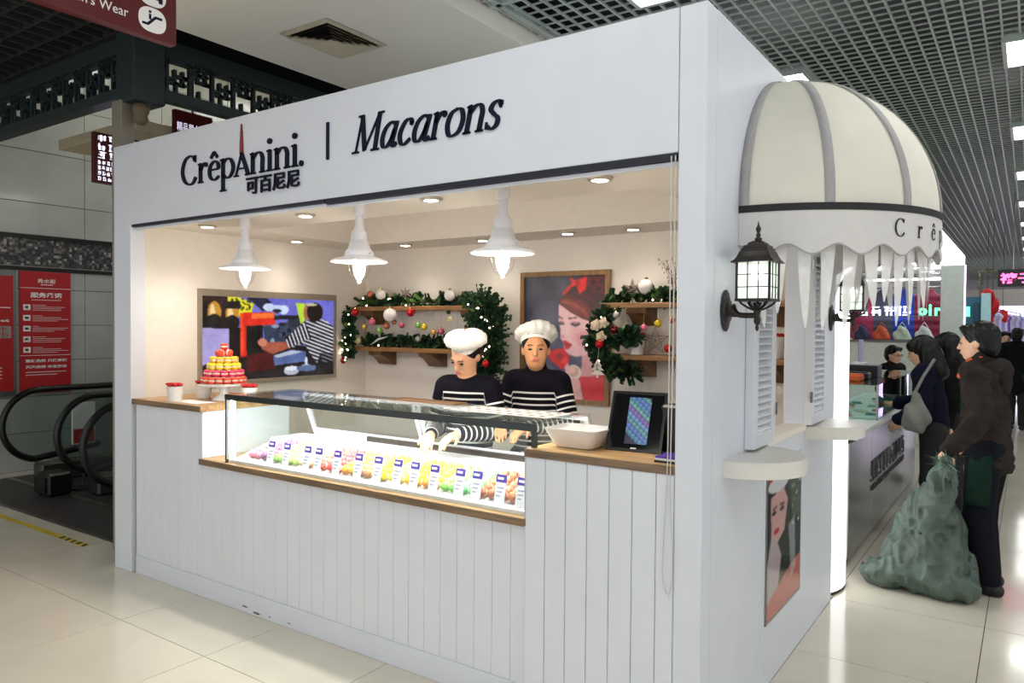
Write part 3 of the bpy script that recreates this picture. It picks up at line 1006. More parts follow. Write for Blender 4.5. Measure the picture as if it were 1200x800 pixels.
# ------------------------------------------------------------------ serif lettering drawn with a broad pen
def spline(pts, n=7):
    if len(pts) < 3: return [Vector(p) for p in pts]
    P = [Vector(p) for p in pts]
    P = [P[0] * 2 - P[1]] + P + [P[-1] * 2 - P[-2]]
    out = []
    for i in range(1, len(P) - 2):
        for k in range(n):
            t = k / n
            a, b, c, d = P[i - 1], P[i], P[i + 1], P[i + 2]
            out.append(0.5 * ((2 * b) + (c - a) * t + (2 * a - 5 * b + 4 * c - d) * t * t + (3 * b - a - 3 * c + d) * t ** 3))
    out.append(P[-2])
    return out

SER = lambda x, y, w=.36: ('f', [(x - w / 2, y), (x + w / 2, y)])
GLYPH = {   # strokes: 's' smooth pen stroke, 'l' straight pen stroke, 'f' fine stroke, 'o' dot
    'n': (1.02, [('l', [(.2, 1), (.2, 0)]), ('s', [(.2, .72), (.42, .95), (.66, .97), (.8, .74), (.8, .4), (.8, 0)]), SER(.2, .02), SER(.8, .02), ('f', [(.04, .95), (.24, 1.0)])]),
    'i': (.46, [('l', [(.23, 1), (.23, 0)]), SER(.23, .02), ('f', [(.05, .95), (.27, 1.0)]), ('o', (.23, 1.42, .14))]),
    'r': (.74, [('l', [(.2, 1), (.2, 0)]), ('s', [(.2, .6), (.34, .88), (.5, .98), (.66, .95)]), ('o', (.6, .88, .11)), SER(.2, .02), ('f', [(.04, .95), (.24, 1.0)])]),
    'e': (.84, [('f', [(.14, .56), (.72, .56)]), ('s', [(.74, .56), (.68, .86), (.44, .98), (.18, .78), (.1, .46), (.2, .15), (.46, .02), (.76, .18)])]),
    '^': (0, [('l', [(.2, 1.16), (.42, 1.46)]), ('l', [(.42, 1.46), (.66, 1.16)])]),
    'p': (1.0, [('l', [(.2, 1), (.2, -.62)]), ('s', [(.2, .78), (.4, .96), (.68, .94), (.86, .68), (.86, .34), (.66, .06), (.4, .04), (.2, .22)]), SER(.2, -.6, .42), ('f', [(.02, .95), (.24, 1.0)])]),
    'A': (.95, [('f', [(.05, .0), (.42, 1.1)]), ('w', [(.42, 1.15), (.86, 0)]), ('f', [(.2, .36), (.64, .36)]), SER(.08, .02, .3), SER(.84, .02, .36)]),
    'C': (1.22, [('s', [(1.02, 1.22), (.9, 1.42), (.62, 1.5), (.28, 1.3), (.1, .75), (.26, .22), (.62, .0), (.9, .08), (1.08, .34)]), ('f', [(1.04, 1.5), (1.04, 1.14)])]),
    'M': (1.62, [('f', [(.22, 0), (.3, 1.5)]), ('w', [(.3, 1.5), (.74, .05)]), ('f', [(.74, .05), (1.32, 1.5)]), ('w', [(1.32, 1.5), (1.36, 0)]), SER(.2, .02, .4), SER(1.36, .02, .46), ('f', [(.08, 1.48), (.4, 1.48)]), ('f', [(1.24, 1.48), (1.56, 1.48)])]),
    'a': (.98, [('s', [(.72, .9), (.5, .99), (.22, .8), (.1, .42), (.2, .08), (.42, .05), (.62, .3), (.74, .7)]), ('s', [(.8, 1.0), (.73, .5), (.7, .16), (.8, .02), (.96, .14)])]),
    'c': (.80, [('s', [(.7, .78), (.56, .97), (.3, .9), (.11, .48), (.2, .12), (.42, .01), (.72, .2)]), ('o', (.66, .8, .09))]),
    'o': (.94, [('s', [(.47, .99), (.2, .85), (.1, .45), (.24, .07), (.47, .01), (.74, .16), (.84, .55), (.7, .92), (.47, .99)])]),
    's': (.74, [('s', [(.64, .8), (.5, .98), (.26, .92), (.18, .72), (.36, .54), (.58, .36), (.56, .12), (.34, .01), (.1, .16)]), ('f', [(.65, .98), (.62, .72)]), ('f', [(.08, .28), (.1, .02)])]),
}
def glyph(mb, ch, org, ux, uy, sx, sy, depth, thick=.2, thin=.075, shear=0.0, mi=0):
    ux = Vector(ux); uy = Vector(uy); nrm = ux.cross(uy).normalized(); org = Vector(org)
    def W(p):
        return org + ux * ((p[0] + shear * p[1]) * sx) + uy * (p[1] * sy)
    def ribbon(pts, wf):
        n = len(pts)
        for i in range(n - 1):
            pass
        L = []; Rr = []
        for i in range(n):
            d = (pts[min(i + 1, n - 1)] - pts[max(i - 1, 0)]).normalized()
            s = Vector((-d.y, d.x)); w = wf(d) / 2
            L.append(pts[i] + s * w); Rr.append(pts[i] - s * w)
        vs = []; 
        for q in range(n):
            for p in (L[q], Rr[q]):
                vs.append(W(p)); vs.append(W(p) + nrm * depth)
        F = []
        for i in range(n - 1):
            a = 4 * i; b = 4 * (i + 1)
            F += [(a + 1, a + 3, b + 3, b + 1), (a, b, b + 2, a + 2), (a, a + 1, b + 1, b), (a + 2, b + 2, b + 3, a + 3)]
        F += [(0, 2, 3, 1), (4 * n - 4, 4 * n - 3, 4 * n - 1, 4 * n - 2)]
        mb.add(vs, F, mi)
    for st in GLYPH[ch][1]:
        if st[0] == 's':
            ribbon(spline([Vector(p) for p in st[1]]), lambda d: thin + (thick - thin) * abs(d.y) ** 1.3)
        elif st[0] == 'l':
            ribbon([Vector(p) for p in st[1]], lambda d: thin + (thick - thin) * abs(d.y))
        elif st[0] == 'w':
            ribbon([Vector(p) for p in st[1]], lambda d: thick)
        elif st[0] == 'f':
            ribbon([Vector(p) for p in st[1]], lambda d: thin * 1.05)
        else:
            x, y, r = st[1]
            pl = [(x + r * math.cos(2 * math.pi * k / 16), y + r * math.sin(2 * math.pi * k / 16)) for k in range(16)]
            v = [W(p) for p in pl]
            mb.add(v + [q + nrm * depth for q in v], [tuple(range(16, 32))] + [(k, (k + 1) % 16, 16 + (k + 1) % 16, 16 + k) for k in range(16)], mi)

def word(parent, s, x0, x1, org_fn, sx, sy, depth, m, shear=0, thick=.2, thin=.075, gap=.0):
    tot = sum(GLYPH[c][0] for c in s if c != '^')
    k = (x1 - x0) / tot
    x = x0; last = None
    for c in s:
        if c == '^':
            mb = MB(); glyph(mb, '^', org_fn(last), (1, 0, 0), (0, 0, 1), k, sy, depth, thick * .8, thin * 1.3, shear)
            mb.build('letter_accent', m, parent); continue
        mb = MB(); glyph(mb, c, org_fn(x), (1, 0, 0), (0, 0, 1), k, sy, depth, thick, thin, shear)
        mb.build('letter', m, parent)
        last = x; x += GLYPH[c][0] * k

# ------------------------------------------------------------------ kiosk shell
KW, KH, KD = 4.102, 2.8233, 2.2075
ZO = 2.294                              # underside of the fascia
XL, XR, YB = -3.93, -.10, 2.15          # inner faces
kiosk = empty('kiosk_booth', (-2.05, 1.1, 0), 'white free-standing macaron kiosk with open serving front', 'kiosk')
def kb(name, *a, m=M_white, bev=.003, **k): return box(name, *a, m, kiosk, bev=bev, **k)
kb('fascia', -KW, -.109, 0, .05, ZO, KH)
kb('corner_post', -.106, 0, 0, .10, 0, KH)
kb('corner_post', -KW, -3.895, 0, .10, 0, ZO)
kb('end_wall', -KW, XL, .10, KD, 0, KH - .01)
kb('wall_lining', XL, XL + .006, .10, YB, 0, 2.30, m=M_cream, bev=0)
kb('back_wall', XL, -.10, YB, KD, 0, KH - .01)
kb('wall_lining', XL + .006, -.10, YB - .006, YB, 0, 2.30, m=M_cream, bev=0)
kb('roof', XL, -.10, .05, YB, 2.70, 2.72)  # unseen plate added to stop hall light leaking into the kiosk
# side wall with the window opening
WY0, WY1, WZ0, WZ1 = .80, 1.48, 1.145, 2.08
kb('side_wall', -.10, 0, .10, WY0, 0, KH, bev=0)
kb('side_wall', -.10, 0, WY1, KD, 0, KH, bev=0)
kb('side_wall', -.10, 0, WY0, WY1, 0, WZ0, bev=0)
kb('side_wall', -.10, 0, WY0, WY1, WZ1, KH, bev=0)
kb('wall_lining', -.106, -.1, .10, WY0, 0, 2.3, m=M_cream, bev=0)
kb('wall_lining', -.106, -.1, WY1, YB, 0, 2.3, m=M_cream, bev=0)
# ceiling of the kiosk: flat soffit ring with a raised tray in the middle
RX0, RX1, RY0, RY1 = -3.50, -.51, .64, 1.72
for a in ((XL, -.1, .05, RY0), (XL, -.1, RY1, YB), (XL, RX0, RY0, RY1), (RX1, -.1, RY0, RY1)):
    kb('soffit', *a, 2.30, 2.33, m=M_cream, bev=0)
for a in ((RX0 - .01, RX1 + .01, RY0 - .02, RY0), (RX0 - .01, RX1 + .01, RY1, RY1 + .02), (RX0 - .02, RX0, RY0, RY1), (RX1, RX1 + .02, RY0, RY1)):
    kb('tray_side', *a, 2.33, 2.62, m=M_cream, bev=0)
kb('tray_top', RX0 - .02, RX1 + .02, RY0 - .02, RY1 + .02, 2.62, 2.64, m=M_cream, bev=0)
# plinth under the front, left post foot
kb('plinth', -3.86, -.772, .012, .05, 0, .118)
kb('interior_floor', XL, -.1, .3, YB, .001, .012, m=mat('kiosk_floor_grey', srgb(.5, .5, .5), .5), bev=0)
# scuff marks on the plinth
M_scuff = mat('bare_scuff', srgb(.42, .41, .42), .8, noise=.4, nscale=80)
for x, z, w, h in ((-2.72, .03, .06, .014), (-2.62, .012, .07, .02), (-2.48, .02, .015, .012), (-2.32, .025, .03, .008)):
    pl = [(w * (.5 + .5 * math.cos(2 * math.pi * i / 9)) * rnd.uniform(.8, 1), h * (.5 + .5 * math.sin(2 * math.pi * i / 9)) * rnd.uniform(.6, 1)) for i in range(9)]
    MB().prism(pl, (x, .0118, z), (1, 0, 0), (0, 0, 1), (0, -.0006, 0)).build('scuff_mark', M_scuff, kiosk)
# framed lower panel below the window
kb('inset_panel', -.002, .006, .775, 1.445, .085, 1.02, bev=.002)

# roller blind housings under the fascia
for x0, x1, lab in ((-3.885, -2.03, 'narrow dark roller blind rail at the left half of the opening'), (-2.02, -.112, 'navy roller blind rail under the fascia over the right half')):
    t = empty('roller_blind', ((x0 + x1) / 2, .03, 2.262), lab, 'blind', 'roller blinds under the fascia')
    h = .016 if x0 < -3 else .026
    MB().box(x0, x1, .004, .05, ZO - h, ZO).build('blind_roll', mat('blind_navy', srgb(.08, .09, .16), .5), t)
    MB().box(x0, x1, .022, .045, ZO - h - .018, ZO - h - .001, bev=.003).build('bottom_rail', M_white, t)
cd = empty('blind_cord', (-.12, .0, .5), 'thin white blind cord looped down the right counter front', 'cord')
pts = [(-.128, -.012, 2.28), (-.127, -.012, 1.6), (-.129, -.012, 1.13), (-.135, -.012, .95), (-.142, -.012, .80), (-.140, -.012, .70), (-.122, -.012, .655), (-.108, -.012, .70), (-.105, -.012, .80), (-.112, -.012, .95), (-.117, -.012, 1.13), (-.113, -.012, 1.6), (-.112, -.012, 2.28)]
MB().tube([tuple(p) for p in spline([Vector(p) for p in pts], 5)], .0022, 6).build('cord_loop', mat('cord_white', srgb(.80, .79, .77), .6), cd, smooth=True)
MB().cyl((-.122, -.012, .645), (-.122, -.012, .665), .004).build('cord_weight', M_white, cd)

# ------------------------------------------------------------------ fascia lettering
def fz(x): return (x, -.001, 0)
s1 = empty('fascia_lettering', (-2.75, 0, 2.48), 'raised navy lettering Crêpanini with a red spire and small characters below', 'lettering')
dep = .009
word(s1, 'Cre^pAnini', -3.30, -2.215, lambda x: (x, -.0005, 2.485), 1, .113, dep, M_navy, thick=.195)
mb = MB(); mb.lathe([(.016, 0), (.016, dep)], (-2.195, -.0005, 2.495), 16, axis=(0, -1, 0)); mb.build('full_stop', M_navy, s1)
mb = MB(); mb.prism([(-.014, 0), (-.012, .06), (-.008, .10), (-.0075, .125), (-.005, .13), (-.004, .15), (0, .17), (.004, .15), (.005, .13), (.0075, .125), (.008, .10), (.012, .06), (.014, 0)],
                    (-2.705, -.0005, 2.606), (1, 0, 0), (0, 0, 1), (0, -dep, 0))
mb.build('spire', mat('spire_red', srgb(.52, .10, .10), .4), s1, label='slim dark red spire above the letter A')
for k, chh in enumerate('可百尼尼'):
    mb = MB(); put_text(mb, chh, (-2.655 + .1155 * k, -.0095, 2.372), (1, 0, 0), (0, 0, 1), .11, width=.105, extrude=.0045, bold=.0016, height=.092)
    mb.build('letter', M_navy, s1)
dv = MB(); dv.box(-2.003, -1.983, -dep, .0, 2.49, 2.68, bev=.002)
dv.build('divider_bar', M_navy, label='upright navy divider bar between the two words on the fascia', cat='bar')
s2 = empty('fascia_lettering', (-1.33, 0, 2.49), 'raised navy italic lettering reading Macarons', 'lettering')
word(s2, 'Macarons', -1.815, -.915, lambda x: (x, -.0005, 2.497), 1, .118, dep, M_navy, shear=.24, thick=.20)

# ------------------------------------------------------------------ counters
def planks(parent, x0, x1, z0, z1, y, w, th=.016, g=.0008):
    xs = [x0]; 
    while xs[-1] + w < x1 - .02: xs.append(xs[-1] + w)
    xs.append(x1)
    for a, b in zip(xs[:-1], xs[1:]):
        MB().box(a + g, b - g, y, y + th, z0, z1, bev=g * 1.6).build('plank', M_plank, parent)
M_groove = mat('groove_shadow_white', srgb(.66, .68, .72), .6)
c1 = empty('serving_counter', (-2.3, .3, .118), 'long low white planked counter front under the display case', 'counter')
planks(c1, -3.862, -3.12, .119, 1.116, .018, .0985)
planks(c1, -3.12, -.775, .119, .803, .018, .0985)
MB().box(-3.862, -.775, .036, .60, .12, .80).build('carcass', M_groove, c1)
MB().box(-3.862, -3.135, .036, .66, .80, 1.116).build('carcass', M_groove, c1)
MB().box(-3.134, -3.120, .02, .66, .838, 1.116).build('side_panel', M_white, c1)
def worktop(name, x0, x1, y0, y1, z0, z1, label):
    t = empty(name, ((x0 + x1) / 2, (y0 + y1) / 2, z0), label, 'worktop')
    MB().box(x0, x1, y0 + .004, y1, z0, z1, bev=.002).build('board', M_oak, t)
    MB().box(x0, x1, y0, y0 + .004, z0, z1, bev=.0012).build('front_edge', M_oak_edge, t)
    return t
worktop('oak_worktop', -3.885, -3.116, 0.0, .68, 1.117, 1.152, 'oak worktop at the left end carrying the macaron tower')
worktop('oak_ledge', -3.118, -.775, -.008, .60, .804, .838, 'long low oak ledge carrying the glass display case')
c2 = empty('serving_counter', (-.44, .3, 0), 'tall white planked counter section beside the right corner post', 'counter')
planks(c2, -.770, -.107, .004, 1.101, .0, .0985, g=.0014)
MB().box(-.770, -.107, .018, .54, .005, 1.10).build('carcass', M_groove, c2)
MB().box(-.773, -.7705, .0, .54, .84, 1.10).build('side_panel', M_white, c2)
worktop('oak_worktop', -.775, -.107, -.004, .56, 1.101, 1.134, 'oak worktop at the right end carrying the bowl and tablet')

# ------------------------------------------------------------------ display case
case = empty('display_case', (-1.8, .3, .838), 'long lit glass display case full of macarons with rear sliding doors', 'display case')
DX0, DX1 = -2.878, -.785
DZ0, DZ1 = .838, 1.238
M_caseframe = mat('case_white_frame', srgb(.90, .90, .92), .35)
M_glassedge = mat('dark_glass_edge', srgb(.17, .20, .20), .25, noise=.1)
M_casewhite = mat('case_white_liner', srgb(.95, .94, .95), .35)
DZB = .96
MB().box(DX0, DX1, .03, .036, DZ0 + .004, DZ1 - .03).build('front_glass', M_glass, case)
MB().box(DX0 - .012, DX1 + .052, .02, .50, DZ1 - .010, DZ1).build('top_glass', glass_mat('top_sheet_glass', (.93, .98, .955)), case)
MB().box(DX0 - .012, DX1 + .052, .012, .030, DZ1 - .032, DZ1 + .001, bev=.002).build('front_rail', M_glassedge, case)
MB().box(DX1 + .036, DX1 + .055, .012, .032, DZ1 - .10, DZ1 - .033).build('corner_rail', M_glassedge, case)
MB().box(DX0 - .014, DX0 - .002, .018, .032, DZ0, DZ1 - .033).build('corner_rail', M_glassedge, case)
pl = [(.036, DZ0 + .002), (.036, DZ1 - .012), (.50, DZ1 - .012), (.60, DZB), (.60, DZ0 + .002)]
for x in (DX0, DX1 + .046):
    MB().prism(pl, (x, 0, 0), (0, 1, 0), (0, 0, 1), (.006, 0, 0)).build('end_glass', M_glass, case)
MB().box(DX0 + .008, DX0 + .03, .04, .056, DZ0 + .002, DZ1 - .034).build('light_tube', mat('case_tube', (1, 1, 1), .4, emit=(1, .97, 1), estr=14), case)
MB().box(DX0 + .01, DX1, .032, .048, DZ1 - .033, DZ1 - .014).build('light_tube', MATS['case_tube'], case)
light('case_lamp', 'AREA', ((DX0 + DX1) / 2, .09, DZ1 - .02), CASE_POWER, (1, .97, .98), 2.0, case, rot=(R(25), 0, 0), size_y=.03)
# liner, tray, rear doors
MB().box(DX0 + .006, DX1 + .04, .036, .60, DZ0 + .001, DZ0 + .018).build('liner', M_casewhite, case)
tr = MB()
tr.prism([(.075, .862), (.31, .93), (.31, .91), (.075, .85)], (DX0 + .02, 0, 0), (0, 1, 0), (0, 0, 1), (DX1 - DX0 - .02, 0, 0))
tr.build('tray', M_casewhite, case)
MB().box(DX0 + .02, DX1 + .02, .31, .56, .93, .955).build('rear_shelf', M_casewhite, case)
MB().box(DX0 + .6, DX1 + .02, .555, .575, .955, .985).build('rear_rail', mat('dark_rail', srgb(.25, .22, .2), .25, metal=.6), case)
q = MB(); n = 90                                    # scalloped paper edging along the front of the tray
for i in range(n):
    x = DX0 + .05 + (DX1 - DX0 - .08) * i / n; w = (DX1 - DX0 - .08) / n
    q.prism([(0, 0), (w * .98, 0), (w * 1.1, .012), (w * .6, .02), (w * .1, .014)], (x, .062, .848), (1, 0, 0), (0, .3, 1), (0, -.003, 0))
q.build('paper_edging', mat('paper_edging', srgb(.96, .93, .95), .6), case, kind='stuff')
def slope(x, t): return (x, .50 + .10 * t, DZ1 - .014 - (DZ1 - .014 - DZB) * t)
MB().bar(slope(DX0 + .1, 1), slope(DX1 + .04, 1), .03, .04).build('door_rail', M_caseframe, case)
MB().bar(slope(DX0 + .1, .04), slope(DX1 + .04, .04), .02, .02).build('door_rail', M_caseframe, case)
for k, (a, b) in enumerate(((DX0 + .10, -1.86), (-1.82, DX1 + .03))):
    d = MB(); d.add([slope(a, .05), slope(b, .05), slope(b, .98), slope(a, .98)], [(0, 1, 2, 3)])
    d.add([Vector(slope(u, w)) + Vector((0, .004, .002)) for u, w in ((a, .05), (b, .05), (b, .98), (a, .98))], [(3, 2, 1, 0)])
    dd = d.build('sliding_door', M_glass, case)
    for u in (a, b):
        MB().bar(slope(u, .03), slope(u, .99), .026, .02).build('stile', M_caseframe, dd)
    MB().bar(slope(a, .93), slope(b, .93), .012, .03).build('door_pull', M_caseframe, dd)

# macarons in the tray
def macaron_mesh(r=.0225, n=14):
    mb = MB()
    sh = [(.0, .0215), (.5, .0205), (.8, .0175), (.97, .0125), (1.0, .0085), (1.03, .0065), (.96, .005), (.90, .004)]
    prof = [(max(1e-5, p[0]) * r, p[1] * r / .0225) for p in sh]
    mb.lathe(prof, (0, 0, 0), n, 0, caps=False)
    mb.lathe([(p[0], -p[1]) for p in prof][::-1], (0, 0, 0), n, 0, caps=False)
    mb.lathe([(.93 * r, -.0045), (.95 * r, 0), (.93 * r, .0045)], (0, 0, 0), n, 1, caps=False)
    return mb
M_fill = mat('macaron_filling', srgb(.93, .86, .78), .6)
MAC_ME = {}
def macaron(colname, c, r=.0225):
    key = (colname, r)
    if key not in MAC_ME:
        m = mat('macaron_shell_' + colname, srgb(c), .55, noise=.10, nscale=70, bump=.08, bscale=200)
        o = macaron_mesh(r).build('macaron', [m, M_fill], smooth=True, loc=(0, 0, 0))
        MAC_ME[key] = o.data
        bpy.data.objects.remove(o)
    o = bpy.data.objects.new('macaron', MAC_ME[key]); col.objects.link(o)
    return o
CARDS = [-2.549, -2.415, -2.244, -2.155, -2.009, -1.851, -1.711, -1.577, -1.465, -1.341, -1.186, -1.087, -.953, -.839]
FLAV = [('rose', (.93, .55, .62)), ('violet', (.60, .40, .58)), ('mint', (.62, .85, .45)), ('lime', (.74, .88, .50)), ('vanilla', (.95, .90, .68)),
        ('coral', (.93, .45, .40)), ('strawberry', (.90, .36, .36)), ('apricot', (.95, .70, .30)), ('hazelnut', (.74, .55, .38)),
        ('lemon', (.97, .88, .18)), ('citron', (.98, .92, .42)), ('mango', (.97, .76, .16)), ('orange', (.96, .64, .25)), ('pistachio', (.55, .85, .40)),
        ('seafoam', (.58, .88, .62)), ('cocoa', (.66, .42, .30)), ('caramel', (.78, .50, .36)), ('magenta', (.92, .25, .55))]
cx = np.linspace(DX0 + .16, DX1 - .03, 18)
tilt = math.atan2(.93 - .862, .235)
for i, x in enumerate(cx):
    nm, c = FLAV[i]
    for a in range(2):
        for b in range(5):
            o = macaron(nm, c)
            t = .026 + .0462 * b
            o.location = (x + (a - .5) * .0525, .075 + t * math.cos(tilt), .864 + t * math.sin(tilt) + .0225 * .92)
            o.rotation_euler = (R(62) + rnd.uniform(-.06, .06), rnd.uniform(-.06, .06), rnd.uniform(-.1, .1))
            props(o, '%s macaron in the %s row of the lit glass display case' % (
                {'rose': 'rose pink', 'violet': 'violet', 'mint': 'mint green', 'lime': 'lime green', 'vanilla': 'cream white', 'coral': 'coral', 'strawberry': 'strawberry red', 'apricot': 'apricot', 'hazelnut': 'hazelnut brown', 'lemon': 'bright lemon yellow', 'citron': 'pale yellow', 'mango': 'mango yellow', 'orange': 'light orange', 'pistachio': 'pistachio green', 'seafoam': 'sea green', 'cocoa': 'cocoa brown', 'caramel': 'caramel', 'magenta': 'magenta pink'}[nm],
                ('leftmost', 'second', 'third', 'fourth', 'fifth', 'sixth', 'seventh', 'eighth', 'ninth', 'tenth', 'eleventh', 'twelfth', 'thirteenth', 'fourteenth', 'fifteenth', 'sixteenth', 'seventeenth', 'rightmost')[i]),
                  'macaron', 'macarons in the display case row %s' % nm)
# price cards
M_card = mat('price_card_white', srgb(.93, .93, .95), .5)
M_cardhead = mat('price_card_purple', srgb(.27, .16, .58), .5)
M_print = mat('pale_grey_print', srgb(.62, .62, .70), .6)
ordn = ('leftmost', 'second', 'third', 'fourth', 'fifth', 'sixth', 'seventh', 'eighth', 'ninth', 'tenth', 'eleventh', 'twelfth', 'thirteenth', 'rightmost')
for k, x in enumerate(CARDS):
    t = empty('price_card', (x, .072, .866), 'white price card with purple heading, %s of fourteen in the case' % ordn[k], 'price card', 'price cards in the display case')
    lean = Vector((0, .22, 1)).normalized()
    org = Vector((x, .064, .866)); w, h = .056, .125
    MB().prism([(-w/2, 0), (w/2, 0), (w/2, h), (-w/2, h)], org, (1, 0, 0), lean, (0, .002, 0)).build('card', M_card, t)
    MB().prism([(-w/2, h - .034), (w/2, h - .034), (w/2, h), (-w/2, h)], org + Vector((0, -.0006, 0)), (1, 0, 0), lean, (0, .0005, 0)).build('heading', M_cardhead, t)
    p = MB()
    for q in range(3):
        p.prism([(-.02, h - .06 - .018 * q), (.018 - .008 * q, h - .06 - .018 * q), (.018 - .008 * q, h - .055 - .018 * q), (-.02, h - .055 - .018 * q)], org + Vector((0, -.0006, 0)), (1, 0, 0), lean, (0, .0005, 0))
    p.build('print', M_print, t)
    p = MB(); p.prism([(-.02, h - .022), (.012, h - .022), (.012, h - .012), (-.02, h - .012)], org + Vector((0, -.0013, 0)), (1, 0, 0), lean, (0, .0005, 0)); p.build('print', M_card, t)
# a sheet of stickers lying on the case top
st = empty('sticker_sheet', (-1.05, .33, DZ1), 'white sheet with rows of small brown dots lying on the case top', 'sheet')
MB().box(-1.36, -.80, .22, .44, DZ1 + .0006, DZ1 + .0016).build('sheet', mat('sheet_white', srgb(.93, .90, .88), .4), st)
for i in range(9):
    for j in range(3):
        MB().lathe([(.014, 0), (.014, .0006)], (-1.33 + .06 * i, .255 + .075 * j, DZ1 + .0017), 10).build('dot_print', mat('dot_brown', srgb(.50, .36, .36), .5), st)
bx_ = MB(); bx_.box(-1.9, -1.45, .36, .47, DZ1 + .001, DZ1 + .006, bev=.002)  # thin brown piece in place of a reflection on the case top
for q_ in ((-1.9, -1.45, .36, .366), (-1.9, -1.45, .464, .47), (-1.9, -1.894, .366, .464), (-1.456, -1.45, .366, .464)): bx_.box(*q_, DZ1 + .006, DZ1 + .010)
bx_.build('brown_reflection', mat('reflection_brown', srgb(.55, .40, .28), .3), label='flat brown piece standing for a reflection on the glass case top before the left worker', cat='tray')
# ------------------------------------------------------------------ kiosk lamps
M_lampwhite = mat('lamp_white_enamel', srgb(.90, .90, .92), .35, noise=.02)
M_bulb = mat('glowing_bulb', (1, 1, 1), .5, emit=(1, .90, .76), estr=26)
M_globe = glass_mat('lamp_globe_glass', (.98, .98, .98), ior=1.35)
M_down = mat('downlight_lens', (1, 1, 1), .5, emit=(1, .92, .80), estr=22)
M_rim = mat('downlight_rim', srgb(.80, .76, .70), .3, metal=.3)
WARM = (1, .90, .78)
downs = [(243, 264, 'first from the left in the front soffit row'), (358, 251, 'second from the left in the front soffit row'), (505, 232, 'third from the left in the front soffit row'), (703, 208, 'rightmost in the front soffit row'),
         (331, 283, 'in the soffit above the wall screen'), (475, 286, 'above the left christmas shelves'), (570, 281, 'just behind the right pendant lamp'), (665, 272, 'above the framed woman poster'), (742, 267, 'above the right christmas shelves')]
for u, v, l in downs:
    p = at(u, v, 'z', 2.30)
    p.y = min(max(p.y, .22), 1.90); p.x = max(p.x, -3.72)
    t = empty('downlight', (p.x, p.y, 2.286), 'round recessed warm downlight ' + l, 'downlight', 'downlights in the kiosk soffit')
    MB().lathe([(.040, 0), (.055, .002), (.058, .008), (.058, .0135)], (p.x, p.y, 2.286), 24).build('rim', M_rim, t, smooth=True)
    MB().lathe([(.0, -.002), (.03, -.001), (.039, .001)], (p.x, p.y, 2.2855), 20).build('lens', M_down, t)
    light('downlight_lamp', 'SPOT', (p.x, p.y, 2.27), DOWN_POWER * (1.15 if p.y < .5 else .5), WARM, .10, t, spot=R(130))
for k, (u, v, l) in enumerate(((297, 257, 'leftmost'), (425, 240, 'middle'), (594, 220, 'rightmost'))):
    p = at(u, v, 'z', 2.30); x, y = p.x, .245
    t = empty('pendant_lamp', (x, y, 1.93), '%s of the three white enamel pendant lamps with glass globes' % l, 'pendant lamp', 'white pendant lamps over the counter')
    MB().lathe([(.030, 2.2995), (.034, 2.295), (.034, 2.245), (.028, 2.24)][::-1], (x, y, 0), 20).build('ceiling_cup', M_lampwhite, t, smooth=True, auto=40)
    MB().lathe([(.022, 2.245), (.022, 2.185), (.026, 2.18), (.028, 2.165), (.040, 2.15), (.044, 2.14), (.044, 2.105), (.050, 2.10), (.060, 2.06), (.066, 2.055), (.072, 2.048), (.076, 2.04)][::-1], (x, y, 0), 24).build('stem_housing', M_lampwhite, t, smooth=True, auto=40)
    MB().lathe([(.070, 2.05), (.078, 2.035), (.078, 2.022), (.10, 2.012), (.145, 1.998), (.152, 1.990), (.150, 1.987), (.10, 2.002), (.05, 2.008), (.03, 2.008)][::-1], (x, y, 0), 32).build('shade', M_lampwhite, t, smooth=True, auto=50)
    MB().lathe([(.058, 2.004), (.060, 1.97), (.054, 1.94), (.040, 1.905), (.018, 1.885), (.006, 1.875), (.0005, 1.872)][::-1], (x, y, 0), 24, caps=False).build('globe', M_globe, t, smooth=True)
    MB().lathe([(.034, 2.005), (.035, 1.985), (.033, 1.955), (.026, 1.92), (.016, 1.90), (.003, 1.885)][::-1], (x, y, 0), 16).build('bulb', M_bulb, t, smooth=True)
    for s in (-1, 1):
        MB().cyl((x + s * .072, y, 2.028), (x + s * .094, y, 2.036), .007, 8).build('wing_screw', M_lampwhite, t)
    light('pendant_light', 'POINT', (x, y, 1.865), PENDANT_POWER, WARM, .03, t)

# ------------------------------------------------------------------ screen on the end wall
tv = empty('wall_screen', (XL + .006, 1.14, 1.20), 'flat wall screen showing a barista in striped shirt at a red coffee machine', 'screen')
TY0_, TY1_, TZ0, TZ1 = .497, 1.775, 1.20, 1.90
xs_ = XL + .0065
fr = MB()
for a in ((TY0_, TY1_, TZ1 - .05, TZ1), (TY0_, TY1_, TZ0, TZ0 + .03), (TY0_, TY0_ + .022, TZ0 + .03, TZ1 - .05), (TY1_ - .022, TY1_, TZ0 + .03, TZ1 - .05)):
    fr.box(xs_, xs_ + .030, *a)
fr.build('bezel', mat('screen_bezel', srgb(.62, .58, .52), .35, metal=.3), tv)
MB().box(xs_, xs_ + .012, TY0_ + .02, TY1_ - .02, TZ0 + .02, TZ1 - .04).build('back_box', M_black, tv)
pc = Pic(210, 118, (.10, .08, .10))
def T(pts): return [((x - 135) / 627, (y - 375) / 390) for x, y in pts]
def Tx(x, y): return ((x - 135) / 627, (y - 375) / 390)
pc.poly(T([(290, 370), (770, 370), (770, 620), (290, 620)]), (.42, .42, .80))
pc.poly(T([(135, 370), (290, 370), (290, 520), (135, 520)]), (.16, .09, .08))
pc.poly(T([(245, 375), (290, 375), (360, 405), (350, 450), (300, 470), (250, 430)]), (.86, .84, .16))
for k in range(40): pc.ell(*Tx(rnd.uniform(255, 345), rnd.uniform(385, 440)), .007, .012, (.2, .15, .05))
pc.poly(T([(330, 375), (420, 375), (470, 430), (400, 440)]), (.12, .12, .22))
